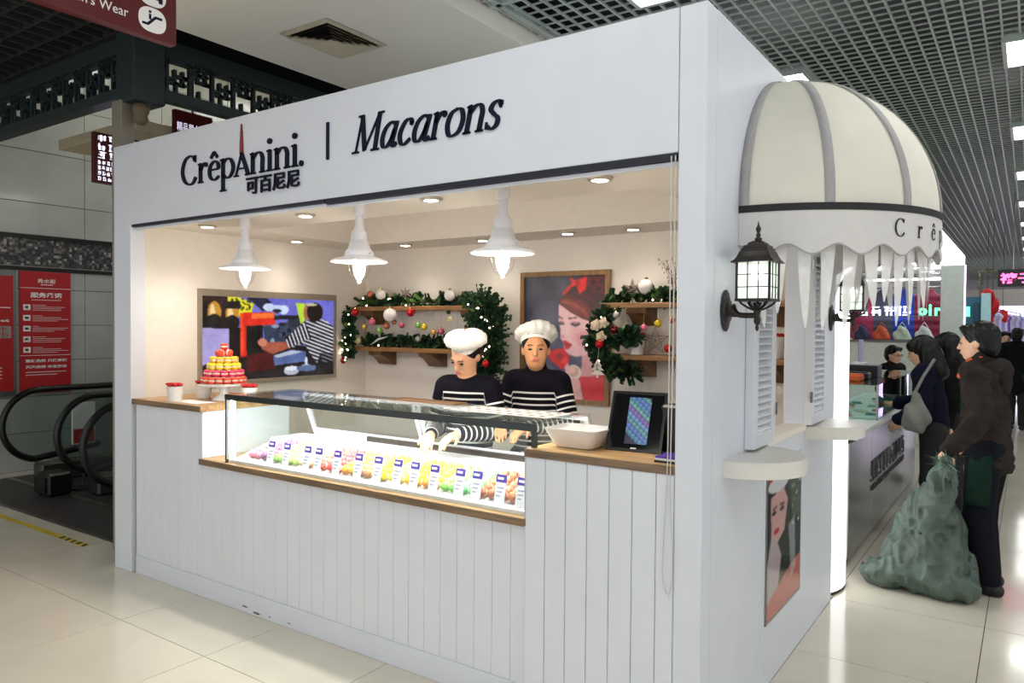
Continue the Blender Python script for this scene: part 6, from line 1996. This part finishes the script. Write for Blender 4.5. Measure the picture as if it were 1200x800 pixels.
        for q in range(9):                           # tiny lettering on the hat band
            a = R(-90 - 28 + 7 * q); p = Rt @ V3(.0915 * math.cos(a), .0915 * 1.12 * math.sin(a), .016)
            l_ = MB(); l_.sphere(tuple(H(*(p + V3(0, .018, .030)))), .0030, 6, 4, sq=(.8, .5, 1.4 if q in (0, 3) else 1)); x_ = l_.build('hat_lettering', M_navy, None, loc=(0, 0, 0)); x_.parent = o
    if extra: extra(t, H, A, sh, up, s)
    return t

M_hat = mat('white_beret_cotton', srgb(.94, .92, .89), .8, noise=.04, bump=.08, bscale=60)
M_knit1 = stripe_mat('navy_knit_white_stripes', srgb(.055, .045, .085), srgb(.93, .91, .90), period=.034, duty=.30, start=.100)
M_trouser = mat('black_trouser', srgb(.07, .07, .08), .8)

def facing(loc):
    """yaw that turns a figure towards the camera"""
    d = Vector(CAM) - Vector(loc)
    return math.atan2(d.x, -d.y)
def local(loc, yaw, p):
    d = Vector(p) - Vector(loc)
    c, s = math.cos(-yaw), math.sin(-yaw)
    return V3(c * d.x - s * d.y, s * d.x + c * d.y, d.z)

# left worker, looking down to her right into the case
w1 = dp(553, 400, 4.2); w1.z = .013; y1_ = R(14)
person('person', 'worker in white beret and striped navy sweater looking down into the display case', w1, y1_, h=1.60, head_pitch=R(36), head_yaw=R(-14), lean=R(6), vox=.007, build=.86,
       arms={'L': ((.195, -.06, 1.06), (.06, -.30, 1.07), V3(-.5, -.8, -.25), V3(0, 0, -1), .6), 'R': ((-.195, -.06, 1.06), (-.10, -.30, 1.06), V3(.2, -.9, -.3), V3(0, 0, -1), .6)},
       top=(.010, M_knit1, dict(len=.80, neck=0, st_off=.080)), bottom=(.004, M_trouser, 'trousers'), hair='under_hat', hat=(R(-20), 0.6, M_hat, .92))
w2 = dp(630, 400, 4.3); w2.z = .013; y2_ = facing(w2) * .55
person('person', 'worker in white beret and striped turtleneck facing the camera before the poster', w2, y2_, h=1.63, head_pitch=R(2), head_yaw=facing(w2) * .40, lean=R(2), vox=.007, build=.86, skin=skin_mat('warm_skin_two', srgb(.87, .62, .44)),
       arms={'L': ((.205, -.05, 1.10), (.03, -.29, 1.09), V3(-.55, -.8, -.2), V3(0, 0, -1), .6), 'R': ((-.205, -.05, 1.10), (-.14, -.28, 1.09), V3(.4, -.9, -.2), V3(0, 0, -1), .6)},
       top=(.010, M_knit1, dict(len=.80, neck=.045, st_off=.048)), bottom=(.004, M_trouser, 'trousers'), hair='under_hat', hat=(R(-30), 2.4, M_hat))

# ------------------------------------------------------------------ man with the green sack
M_jacket = mat('dark_brown_jacket', srgb(.17, .145, .13), .8, noise=.25, nscale=9, bump=.25, bscale=14, spec=.15)
M_jean = mat('dark_jeans', srgb(.07, .075, .105), .85, noise=.2, nscale=12, bump=.2, bscale=16, spec=.15)
M_orange = mat('orange_lining', srgb(.85, .38, .16), .7)
M_greencloth = mat('dark_green_cloth', srgb(.07, .17, .13), .85, noise=.2, spec=.15)
m_loc = Vector((.765, 3.0, 0)); m_yaw = R(-104)               # faces -x, a little away from the viewer
hand_w = dp(1112, 527, 4.50)
hw_l = local(m_loc, m_yaw, hand_w)
def man_extra(t, H, A, sh, up, s):
    def put(nm, G, vox, m, cuts=(), warp=None):
        V, F = sdf_mesh(G, vox, cuts, warp); np_obj(nm, V, F, m, t)
    put('hood', [cap(up((.06, .08, 1.37 * s)), up((-.06, .08, 1.37 * s)), .05, .05, .04), cap(up((0, .11, 1.36 * s)), up((0, .11, 1.25 * s)), .06, .045, .05), cap(up((.10, .03, 1.38 * s)), up((.09, -.04, 1.36 * s)), .030, .024, .03), cap(up((-.10, .03, 1.38 * s)), up((-.09, -.04, 1.36 * s)), .030, .024, .03)], .009, M_jacket, warp=lambda g: .004 * np.sin(g[..., 2] * 90 + g[..., 0] * 60))
    put('orange_collar', [cap(up((.08, -.04, 1.42 * s)), up((.04, -.12, 1.33 * s)), .022, .018, .01), cap(up((-.08, -.04, 1.42 * s)), up((-.04, -.12, 1.33 * s)), .022, .018, .01), cap(up((.07, .02, 1.43 * s)), up((-.07, .02, 1.43 * s)), .020, None, .02)], .008, M_orange)
    put('shirt_front', [cap(up((0, -.095, 1.30 * s)), up((0, -.13, .95 * s)), .055, .05, .03, (V3(0, 1, 0), .5))], .009, M_greencloth)
    put('cloth_flap', [cap((.175, .01, .86), (.19, -.0, .60), .065, .070, .02, (V3(1, 0, 0), .25))], .009, M_greencloth, [((0, 0, .56), (0, 0, -1)), ((0, 0, .88), (0, 0, 1))])
    put('shoe_flash', [cap((.15, -.02, .05), (.148, -.07, .045), .022, .02, .01, (V3(1, 0, 0), .5))], .006, M_orange)
    el, wr = A['L'][0], A['L'][1]
    put('cuff', [cap(wr + (el - wr) * .02, wr + (el - wr) * .20, .040, .046, .01)], .007, M_orange)
jw = lambda g: crumple(g * V3(1, 1, 1.7), .11, .014, 7) + .003 * np.abs(np.sin(g[..., 2] * 21 + g[..., 0] * 14 + 2 * np.sin(g[..., 1] * 13))) + .006 * np.sin(g[..., 2] * 34 + 3 * np.sin(g[..., 0] * 11)) * np.sin(g[..., 1] * 17 + g[..., 0] * 9) + .003 * np.sin(g[..., 2] * 80 + g[..., 1] * 40)
person('person', 'man in dark hooded jacket and jeans holding a green sack by the stall', m_loc, m_yaw, h=1.70, head_pitch=R(6), head_yaw=R(2), lean=R(5), vox=.009, skin=M_skin2, build=1.02,
       arms={'L': ((.255, .03, 1.10), tuple(hw_l), V3(-.2, -.5, -.85), V3(-.9, .3, 0), .75), 'R': ((-.24, -.03, 1.09), (-.20, -.22, .90), V3(.2, -.6, -.75), V3(1, 0, 0), .8)},
       legs={'L': ((.10, -.02, .47), (.105, .04, .08), (0, -1, 0)), 'R': ((-.10, -.06, .47), (-.11, -.02, .08), (0, -1, 0))},
       top=(.024, M_jacket, dict(len=.72, neck=.03, name='jacket', hem=1.7, warp=jw)), bottom=(.016, M_jean, 'jeans'),
       shoes=mat('black_orange_shoe', srgb(.10, .09, .09), .5), hair='short', extra=man_extra)

# green woven sack
sk = empty('green_sack', (.44, 2.80, 0), 'bulging green woven sack standing on the floor, gathered at the top', 'sack')
top_p = np.array(hand_w - Vector((.44, 2.80, 0))) + V3(-.015, -.01, -.07)
def skw(g):
    x, y, z = g[..., 0], g[..., 1], g[..., 2]
    an = np.arctan2(y, x)
    fold = .014 * np.sin(an * 7 + z * 6) * np.clip(z * 1.6, .2, 1) + .012 * np.sin(z * 26 + an * 3 + 2 * np.sin(an * 2)) * np.clip(1.1 - z * 1.2, .15, 1)
    ridge = np.abs(np.sin(an * 4.5 + z * 9 + 1.7 * np.sin(z * 14 + an * 2))) + np.abs(np.sin(an * 2.5 - z * 17 + 1.3 * np.sin(an * 5)))
    return fold * .6 + crumple(g * V3(1, 1, .55), .105, .034, 3) + 0 * (an * 17)
    return fold - .012 * (1 - ridge * .7)
G = [ell((.02, .0, .15), (.27, .22, .19), .05), cap((.02, 0, .16), (.02, .02, .42), .215, .165, .08), cap((.02, .02, .42), tuple(top_p * V3(.8, .8, 1) + V3(0, 0, -.12)), .160, .060, .08), cap(tuple(top_p * V3(.8, .8, 1) + V3(0, 0, -.12)), tuple(top_p), .055, .020, .04),
     ell((-.22, -.10, .09), (.13, .12, .10), .05), ell((.16, -.14, .08), (.14, .12, .09), .06), ell((-.02, .17, .10), (.18, .12, .12), .06)]
V, F = sdf_mesh(G, .008, [((0, 0, .003), (0, 0, -1))], warp=skw)
M_sack = mat('green_woven_plastic', srgb(.30, .36, .325), .5, noise=.35, nscale=9, bump=.6, bscale=30)
np_obj('bag', V, F, M_sack, sk)
mb = MB(); rr = random.Random(9)
base = Vector((.44, 2.80, 0)) + Vector(top_p)
for q in range(150):                                  # frayed fringe of the gathered mouth
    d = Vector((rr.gauss(0, .8), rr.gauss(0, .8), rr.uniform(-.2, 1))).normalized()
    a = base + Vector((rr.uniform(-.03, .03), rr.uniform(-.03, .03), rr.uniform(-.04, .03)))
    s_ = d.cross(Vector((0, 0, 1)))
    if s_.length < .05: continue
    s_.normalize(); L_ = rr.uniform(.03, .12)
    mb.add([a - s_ * .004, a + s_ * .004, a + d * L_ + Vector((0, 0, -.02))], [(0, 1, 2)])
mb.build('frayed_mouth', mat('frayed_green', srgb(.50, .66, .58), .6), sk, kind='stuff')

# ------------------------------------------------------------------ shoppers at the stall
M_navyknit = mat('navy_sweater', srgb(.075, .08, .15), .9, noise=.1, bump=.15, bscale=40, spec=.1)
M_blackcoat = mat('black_coat', srgb(.05, .05, .06), .85, noise=.15, bump=.15, bscale=20, spec=.15)
def fp(t, H, A, sh, up, s):                           # free face: a lighter mask is the body itself
    pass
wl = dp(1097, 395, 6.0); wl.z = 0
person('person', 'woman in navy sweater with long black hair leaning over the stall counter', wl, R(-96), h=1.60, head_pitch=R(16), lean=R(8), vox=.010, skin=M_skin2,
       arms={'L': ((.23, -.04, 1.05), (.22, -.22, .92), V3(-.2, -.6, -.8), V3(-1, 0, 0), .6), 'R': ((-.23, -.08, 1.07), (-.16, -.32, 1.02), V3(0, -1, -.1), V3(0, 0, -1), .4)},
       top=(.022, M_navyknit, dict(len=.82, neck=0, warp=lambda g: .004 * np.sin(g[..., 2] * 50 + g[..., 1] * 20))), bottom=(.006, M_trouser, 'trousers'), hair='long')
wl2 = dp(1121, 392, 6.7); wl2.z = 0
person('person', 'woman with black hair and dark coat standing behind the navy sweater woman', wl2, R(-92), h=1.62, head_pitch=R(12), lean=R(6), vox=.011, skin=M_skin2,
       top=(.03, M_blackcoat, dict(len=.55, neck=.02, name='coat')), bottom=(.006, M_trouser, 'trousers'), hair='long')
wl3 = dp(1070, 462, 6.6); wl3.z = 0
wl3 = dp(1104, 410, 7.9); wl3.z = 0
person('person', 'dark-haired shopper mostly hidden behind the navy sweater woman', wl3, R(-95), h=1.55, head_pitch=R(18), vox=.012, skin=M_skin2,
       top=(.03, M_blackcoat, dict(len=.55, neck=.02, name='coat')), bottom=(.006, M_trouser, 'trousers'), hair='short')
bg = MB(); pb = dp(1073, 487, 5.82)
prof = [(.02, .24), (.06, .22), (.10, .12), (.115, 0), (.11, -.08), (.06, -.12), (.001, -.125)]
V, F = sdf_mesh([cap((0, 0, .15), (0, 0, -.02), .035, .095, .05, (V3(0, 1, 0), .55)), cap((0, 0, -.02), (0, 0, -.05), .095, .085, .03, (V3(0, 1, 0), .55))], .010, warp=lambda g: .008 * np.sin(g[..., 0] * 50 + g[..., 2] * 30))
bt = empty('shoulder_bag', (pb.x, pb.y, pb.z - .19), 'pale grey cloth bag hanging at the side of the navy sweater woman', 'bag')
o = np_obj('bag', V + np.array([0, 0, .19]), F, mat('grey_bag_cloth', srgb(.48, .49, .46), .8, noise=.1), bt)
MB().tube([pb + Vector((-.02, 0, .15)), pb + Vector((.04, .05, .30)), pb + Vector((.11, .12, .44))], .012, 6).build('strap', MATS['grey_bag_cloth'], bt)
# vendor behind the counter
vl = dp(1046, 418, 9.0); vl.z = 0
def specs(t, H, A, sh, up, s):
    mb = MB()
    for sg in (-1, 1):
        mb.tube([H(sg * .032 + .022 * math.cos(2 * math.pi * k / 12), -.10, .004 + .016 * math.sin(2 * math.pi * k / 12)) for k in range(12)], .003, 6, closed=True)
        mb.tube([H(sg * .054, -.098, .006), H(sg * .078, .01, .01)], .003, 6)
    mb.tube([H(-.01, -.102, .006), H(.01, -.102, .006)], .003, 6)
    o = mb.build('glasses', M_black, None, loc=(0, 0, 0)); o.parent = t
person('person', 'vendor with glasses and black hair seated behind the stall counter', vl, R(62), h=1.45, head_pitch=R(8), vox=.012, skin=M_skin2,
       top=(.02, M_blackcoat, dict(len=.80, neck=.01, name='coat')), bottom=(.006, M_trouser, 'trousers'), hair='short', extra=specs)
# edge figure and distant passers-by
e1 = Vector((1.13, 3.75, 0))
person('person', 'shopper in dark jacket cut by the right picture edge behind the man', e1, R(-100), h=1.60, vox=.012, skin=M_skin2,
       top=(.035, mat('dark_teal_jacket', srgb(.10, .13, .15), .7, noise=.2, bump=.2, bscale=18), dict(len=.72, neck=.02, name='jacket')), bottom=(.01, M_trouser, 'trousers'), hair='short')
for k, (u, d, hh, yw, lab) in enumerate(((1178, 12.6, 1.62, 10, 'distant passer-by in dark clothes, left of the two under the lit shops'), (1192, 12.4, 1.68, 170, 'distant passer-by in dark coat, right of the two under the lit shops'), (1183, 19.3, 1.60, 30, 'smallest distant passer-by far down the aisle'))):
    q = dp(u, 400, d); q.z = 0
    person('person', lab, q, R(yw), h=hh, vox=.018, skin=M_skin2, top=(.03, M_blackcoat, dict(len=.6, neck=.02, name='coat')), bottom=(.01, M_trouser, 'trousers'), hair='short')
# ------------------------------------------------------------------ neighbouring stall counter
M_silverpanel = mat('satin_silver_panel', srgb(.66, .67, .66), .22, metal=.55, noise=.04)
M_ctop = mat('white_counter_top', srgb(.90, .92, .90), .3)
ct = empty('stall_counter', (-.3, 5.3, 0), 'long silver stall counter with black lettering and white top behind the kiosk', 'counter')
MB().box(-.55, -.06, 2.95, 6.6, .01, .885).build('carcass', M_silverpanel, ct)
for k in range(4):
    MB().box(-.058, -.045, 2.95 + .9125 * k + .003, 2.95 + .9125 * (k + 1) - .003, .05, .855, bev=.002).build('front_panel', M_silverpanel, ct)
MB().box(-.57, .01, 2.93, 6.62, .885, .925, bev=.004).build('top_slab', M_ctop, ct)
MB().box(-.55, -.08, 2.95, 6.6, 0, .01).build('base', M_black, ct)
for k in range(10):
    mb = MB(); mark(mb, (-.0445, 3.82 + .19 * k, .44), (0, 1, 0), (0, 0, 1), .155, .165, 50 + k, .006, .2); mb.build('letter', M_black, ct)
for k in range(20):
    mb = MB(); mark(mb, (-.0445, 3.82 + .095 * k, .36), (0, 1, 0), (0, 0, 1), .08, .055, 80 + k, .004, .24); mb.build('letter', M_black, ct)
M_green_glass = glass_mat('greenish_case_glass', (.86, .95, .92), refl=1.5)
gc = empty('counter_showcase', (-.25, 5.2, .926), 'greenish glass showcase standing on the silver stall counter', 'display case')
gy0, gy1 = 3.9, 6.4
MB().box(-.02, -.014, gy0, gy1, .926, 1.20).build('front_glass', M_green_glass, gc)
MB().box(-.50, -.014, gy0, gy1, 1.20, 1.206).build('top_glass', M_green_glass, gc)
MB().box(-.50, -.02, gy0, gy0 + .006, .926, 1.20).build('end_glass', M_green_glass, gc)
for y in (gy0, 5.15, gy1): MB().box(-.026, -.010, y - .008, y + .008, .926, 1.206).build('edge_trim', M_steel, gc)
MB().box(-.49, -.03, gy0 + .02, gy1 - .02, .927, .935).build('velvet_base', mat('showcase_white', srgb(.82, .88, .85), .6), gc)
rr = random.Random(12)
for k in range(26):
    y = gy0 + .1 + (gy1 - gy0 - .2) * k / 26; x = rr.uniform(-.42, -.10)
    c = rr.choice([('jade', (.45, .70, .55)), ('pearl', (.88, .86, .80)), ('coral_bead', (.80, .40, .32)), ('turquoise', (.35, .62, .62))])
    mb = MB(); pts = [(x + .035 * math.cos(2 * math.pi * q / 10), y + .035 * math.sin(2 * math.pi * q / 10), .945) for q in range(10)]
    for p in pts: mb.sphere(p, .009, 6, 5)
    mb.box(x - .05, x + .05, y - .048, y + .048, .9352, .9372)
    mb.build('bracelet', mat('bead_' + c[0], srgb(c[1]), .25), smooth=True, label='%s bead bracelet lying in the greenish counter showcase' % c[0].replace('_', ' ').replace(' bead', ''), cat='bracelet', group='%s bracelets in the showcase' % c[0])
for k, (y, z, s) in enumerate(((4.2, 1.207, .20), (4.6, 1.207, .15))):
    mb = MB(); mb.box(-.42, -.20, y, y + s, z, z + .05, bev=.006); mb.box(-.41, -.21, y + .01, y + s - .01, z + .05, z + .058)
    mb.build('jewel_box', (M_orange, M_black)[k], label=('orange cloth box lying on the stall showcase', 'black jewel box standing on the stall showcase')[k], cat='box')
dd_ = empty('card_dispenser', (-.30, 5.05, 1.207), 'black till box with a pale upright card holder on the showcase', 'till')
MB().box(-.44, -.18, 4.95, 5.2, 1.207, 1.31, bev=.006).build('till_box', M_black, dd_)
MB().box(-.36, -.32, 5.02, 5.06, 1.31, 1.55, bev=.008).build('card_holder', mat('lilac_plastic', srgb(.66, .64, .78), .4), dd_)
MB().box(-.42, -.30, 5.0, 5.16, 1.31, 1.335, bev=.004).build('paper_pad', M_signwhite, dd_)

# ------------------------------------------------------------------ back wall of the stall: white partition, coats on a rail, glowing letters
bw_ = empty('stall_partition', (-1.4, 9.3, 0), 'white partition wall behind the stall', 'partition')
for k in range(4):
    MB().box(-3.0 + .8 * k + .003, -2.2 + .8 * k - .003, 9.30, 9.34, .01, 1.46, bev=.003).build('panel', M_ctop, bw_)
MB().box(-3.0, .2, 9.28, 9.36, 1.46, 1.49, bev=.003).build('cap_rail', M_steel, bw_)
rk = empty('clothes_rail', (-1.3, 9.75, 0), 'steel clothes rail with winter coats above the white partition', 'clothes rail')
MB().cyl((-3.0, 9.75, 2.26), (.12, 9.75, 2.26), .014).build('rail', M_steel, rk)
for x in (-3.0, -.84, .12): MB().cyl((x, 9.75, .0), (x, 9.75, 2.26), .018).build('upright', M_steel, rk)
def coat(x, y, c, nm, label, z=2.24, w=.235):
    t = empty('hanging_coat', (x, y, z - .78), label, 'coat', 'winter coats on the stall rail')
    m = mat('coat_' + nm, srgb(c), .6, noise=.2, nscale=6, bump=.2, bscale=16)
    G = [cap((-.09, 0, .62), (.09, 0, .62), .085, .085, .05, (V3(0, 1, 0), .6)), cap((0, 0, .60), (0, 0, .12), w * .72, w * .80, .05, (V3(0, 1, 0), .45)), cap((-.12, 0, .60), (-.15, -.02, .16), .05, .045, .03), cap((.12, 0, .60), (.15, -.02, .16), .05, .045, .03), cap((0, .02, .68), (0, -.02, .70), .07, .06, .03)]
    V, F = sdf_mesh(G, .018, [((0, 0, .02), (0, 0, -1))], warp=lambda g: .010 * np.sin(g[..., 2] * 55))
    np_obj('coat', V, F, m, t)
    MB().tube([(x - .15, y, z - .12), (x, y, z - .05), (x + .15, y, z - .12)], .008, 6).build('hanger', M_steel, t)
    MB().tube([(x, y, z - .05), (x, y, z + .02)], .005, 6).build('hook', M_steel, t)
for u, c, nm, lab in ((1012, (.72, .22, .36), 'pink', 'pink winter coat leftmost on the stall rail'), (1036, (.32, .32, .38), 'grey', 'grey winter coat on the stall rail'), (1058, (.13, .25, .70), 'blue', 'bright blue winter coat on the stall rail'), (1086, (.55, .10, .26), 'maroon', 'maroon winter coat on the stall rail')):
    p = at(u, 370, 'y', 9.75); coat(p.x, 9.75, c, nm, lab)
gl = empty('glowing_letters', (-1.3, 9.5, 1.86), 'row of glowing white and green shop letters before the coats', 'lettering')
MB().box(-2.9, .12, 9.52, 9.54, 1.83, 1.845).build('carrier_bar', M_steel, gl)
for x in (-2.88, -1.4, .10): MB().box(x - .01, x + .01, 9.52, 9.54, .0, 1.83).build('upright', M_steel, gl)
M_wl = mat('white_led_letter', (1, 1, 1), .5, emit=(.75, .85, 1), estr=2.2); M_gl = mat('green_led_letter', (.2, 1, .5), .5, emit=(.15, 1, .45), estr=2.0)
for q, u in enumerate((1012, 1025, 1040, 1050, 1061)):
    p = at(u, 364, 'y', 9.50)
    mb = MB(); mark(mb, (p.x - .05, 9.52, 1.845), (1, 0, 0), (0, 0, 1), .13, .13, 7 + q, .02, .2); mb.build('letter', M_wl, gl)
for u, chh, w_ in ((1081, 'o', .12), (1090, 'i', .035), (1099, 'r', .08)):
    p = at(u, 364, 'y', 9.50)
    mb = MB(); put_text(mb, chh, (p.x - w_ / 2, 9.508, 1.845), (1, 0, 0), (0, 0, 1), .16, width=w_, extrude=.012, height=.11 if chh != 'i' else .16, bold=.006); mb.build('letter', M_gl, gl)
sh_l = empty('shop_light_trough', (-1.4, 9.9, 2.40), 'bright strip light trough above the stall coats', 'light')
MB().box(-3.0, .12, 9.86, 9.94, 2.40, 2.46).build('trough', M_steel, sh_l)
MB().box(-2.98, .10, 9.84, 9.90, 2.37, 2.40).build('tube', mat('cool_tube', (1, 1, 1), .5, emit=(.9, .95, 1), estr=9), sh_l)
def vase(u, v, y, c, label):
    p = at(u, v, 'y', y)
    t = empty('goods_bag', (p.x, y, 1.491), label, 'bag', 'packed goods on the partition')
    V, F = sdf_mesh([cap((0, 0, .05), (0, 0, .10), .12, .10, .04, (V3(0, 1, 0), .45))], .014, [((0, 0, .002), (0, 0, -1))], warp=lambda g: .012 * np.sin(g[..., 0] * 40 + g[..., 2] * 30))
    np_obj('bag', V, F, mat('bag_' + label.split()[0], srgb(c), .4, noise=.2), t)
    MB().tube([(p.x - .05, y, 1.67), (p.x, y, 1.75), (p.x + .05, y, 1.67)], .008, 6).build('handle', MATS['bag_' + label.split()[0]], t)
vase(1033, 395, 9.32, (.85, .36, .20), 'orange goods bag on top of the white partition')
vase(1057, 395, 9.32, (.78, .84, .78), 'pale goods bag on top of the white partition')
vase(1083, 396, 9.32, (.86, .88, .90), 'white goods bag near the column on the partition')
vase(1010, 398, 9.32, (.20, .22, .36), 'navy goods bag leftmost on the white partition')

# ------------------------------------------------------------------ column and bulkhead of the stalls
colm = empty('square_column', (.16, 8.35, 0), 'pale square column between the stall and the far shops', 'column')
MB().box(.03, .29, 8.2, 8.5, .0, 2.45, bev=.006).build('shaft', mat('column_pale', srgb(.80, .84, .82), .3), colm)
MB().box(.01, .31, 8.18, 8.52, .0, .12, bev=.004).build('base', M_steel, colm)
MB().box(.285, .30, 8.2, 8.22, .12, 2.45).build('corner_light', mat('violet_edge_light', (1, 1, 1), .5, emit=(.85, .75, 1), estr=3), colm)
MB().box(-2.5, .0, 7.3, 12.6, 2.48, 2.95, bev=.004).build('trim_4', mat('bulkhead_white_gloss', srgb(.86, .86, .86), .15), kind='structure')
for k in range(5):
    p = (-.25, 7.9 + .8 * k)
    t = empty('downlight', (p[0], p[1], 2.47), 'white downlight %s under the stall bulkhead' % ('nearest', 'second', 'third', 'fourth', 'farthest')[k], 'downlight', 'downlights under the stall bulkhead')
    MB().lathe([(.09, 0), (.10, .004), (.10, .009)], (p[0], p[1], 2.470), 20).build('rim', M_rim, t)
    MB().lathe([(.0, -.002), (.085, -.001), (.085, .003)], (p[0], p[1], 2.468), 20).build('lens', mat('cool_lens', (1, 1, 1), .5, emit=(1, 1, 1), estr=12), t)
MB().box(.0, .012, 7.3, 12.6, 2.50, 2.93).build('header_face', mat('white_header_glow', (1, 1, 1), .4, emit=(1, 1, 1), estr=1.4), None, label='white face of the stall bulkhead, its brightness given as glow', cat='light box')  # plain white bulkhead face, glow added in place of light falling on it

# ------------------------------------------------------------------ far shops: cabinet, LED sign, tinsel frame, lanterns, goods
tc_ = empty('teal_cabinet', (.33, 10.9, 0), 'teal shop cabinet with small green sign behind the column', 'cabinet')
p0 = at(1126, 360, 'y', 10.8); p1 = at(1150, 360, 'y', 10.8)
MB().box(p0.x, p1.x, 10.8, 11.2, .01, 2.15, bev=.006).build('body', mat('teal_paint', srgb(.16, .38, .48), .4), tc_)
MB().box(p0.x + .02, p0.x + .12, 10.79, 10.80, 1.85, 2.0).build('green_sign', M_gl, tc_)
MB().box(p0.x + .16, p1.x - .02, 10.785, 10.80, 1.2, 2.05, bev=.003).build('door', mat('teal_dark', srgb(.10, .28, .38), .3), tc_)
MB().box(p1.x, p1.x + .12, 10.7, 10.9, .01, 2.2, bev=.004).build('side_panel', mat('pale_aqua', srgb(.66, .82, .84), .4), tc_)
ls = empty('led_sign', (.75, 11.0, 2.30), 'dark hanging LED sign with glowing pink characters', 'sign')
a = at(1169, 336, 'y', 11.0); b = at(1169, 316, 'y', 11.0)
MB().box(a.x, a.x + 1.5, 11.0, 11.08, a.z, b.z, bev=.004).build('sign_board', M_black, ls)
hz = b.z - a.z
mb = MB(); put_text(mb, '裤子一', (a.x + .03, 10.998, a.z + hz * .18), (1, 0, 0), (0, 0, 1), hz * .6, width=.66, extrude=.002, height=hz * .62, bold=.004)
mb.build('lettering', mat('pink_led', (1, .2, .5), .5, emit=(1, .08, .30), estr=4), ls)
for x in (a.x + .2, a.x + 1.3): MB().cyl((x, 11.04, b.z), (x, 11.04, 4.2), .01).build('hanger_rod', M_steel, ls)
tf = empty('tinsel_frame', (.42, 11.6, 0), 'tinsel-wrapped pole and crossbar at the far shop entrance', 'frame')
q0 = at(1149, 318, 'y', 11.6)
def tinsel(a, b, n, nm):
    mb = MB(); rr = random.Random(5); a = Vector(a); b = Vector(b)
    mb.cyl(a, b, .015, 6)
    for k in range(n):
        p = a.lerp(b, rr.random()); d = Vector((rr.gauss(0, 1), rr.gauss(0, 1), rr.gauss(0, 1))).normalized() * .07
        s = d.cross(Vector((.3, .5, .8))).normalized() * .012
        mb.add([p - s, p + s, p + d], [(0, 1, 2)])
    mb.build(nm, mat('tinsel', srgb(.45, .45, .35), .3, metal=.5, noise=.6, nscale=60), tf)
tinsel((q0.x, 11.6, .0), (q0.x, 11.6, q0.z), 300, 'pole'); tinsel((q0.x, 11.6, q0.z), (q0.x + 2.4, 11.6, q0.z + .02), 220, 'crossbar')
for k, (u, v, d, s, c) in enumerate(((1157, 350, 12.0, .11, 'red'), (1163, 358, 13.2, .11, 'red'), (1175, 371, 15.4, .10, 'red'))):
    p = dp(u, v, d)
    t = empty('paper_lantern', tuple(p), 'red hanging paper lantern, %s of three in the far aisle' % ('nearest', 'middle', 'farthest')[k], 'lantern', 'red paper lanterns in the far aisle')
    MB().lathe([(.02, -s * 1.5), (s * .8, -s), (s, 0), (s * .8, s), (.02, s * 1.5)], p, 14).build('paper_body', mat('lantern_red', srgb(.82, .10, .12), .6), t, smooth=True)
    MB().tube([p + Vector((0, 0, s * 1.4)), (p.x, p.y, 4.2)], .005, 5).build('cord', M_black, t)
    MB().cyl(p - Vector((0, 0, s * 1.5)), p - Vector((0, 0, s * 2.6)), .012, 6, r2=.03).build('tassel', MATS['lantern_red'], t)
cols = [((.55, .40, .85), 'violet'), ((.86, .86, .95), 'white'), ((.75, .70, .95), 'lilac'), ((.93, .93, .97), 'white'), ((.60, .62, .92), 'periwinkle'), ((.90, .85, .95), 'pale')]
for k in range(12):
    u = 1155 + 3.6 * k; d = 13.5 + .48 * k
    p = dp(u, 395, d); c, cn = cols[k % 6]
    t = empty('hanging_garment', (p.x, p.y, 1.15), '%s garment hung on the lit far shop rack, number %s from the column' % (cn, ('one', 'two', 'three', 'four', 'five', 'six', 'seven', 'eight', 'nine', 'ten', 'eleven', 'twelve')[k]), 'garment', 'garments on the far shop rack')
    V, F = sdf_mesh([cap((0, 0, .75), (0, 0, .10), .11, .15, .04, (V3(0, 1, 0), .4)), cap((-.1, 0, .76), (.1, 0, .76), .05, .05, .03)], .025, [((0, 0, .03), (0, 0, -1))], warp=lambda g: .008 * np.sin(g[..., 0] * 60))
    np_obj('garment', V, F, mat('garment_' + cn, srgb(c), .6), t)
    MB().tube([(p.x, p.y, 1.95), (p.x, p.y, 2.06)], .006, 5).build('hook', M_steel, t)
a = dp(1152, 360, 13.2); b = dp(1196, 360, 19.0)
rl = empty('garment_rail', (a.x, a.y, 0), 'long garment rail of the far lit shops', 'clothes rail')
MB().cyl((a.x, a.y, 2.06), (b.x, b.y, 2.06), .014).build('rail', M_steel, rl)
for q in (a, b): MB().cyl((q.x, q.y, 0), (q.x, q.y, 2.06), .016).build('upright', M_steel, rl)
fs = empty('far_shopfront', (1.5, 22, 0), 'brightly lit white shopfront at the far end of the aisle', 'shopfront')
MB().box(-1.0, 4.0, 22.0, 22.1, .0, 2.3).build('back_panel', mat('shop_white_glow', (1, 1, 1), .4, emit=(.90, .86, 1), estr=1.1), fs)
MB().box(-1.0, 4.0, 21.6, 22.1, 2.3, 2.75, bev=.01).build('header', mat('far_header_grey', srgb(.72, .70, .68), .5), fs)
for k in range(5): MB().box(-1.0 + 1.2 * k, -.9 + 1.2 * k, 21.8, 22.0, 0, 2.3).build('pilaster', mat('violet_neon', (1, 1, 1), .4, emit=(.55, .4, 1), estr=3), fs)
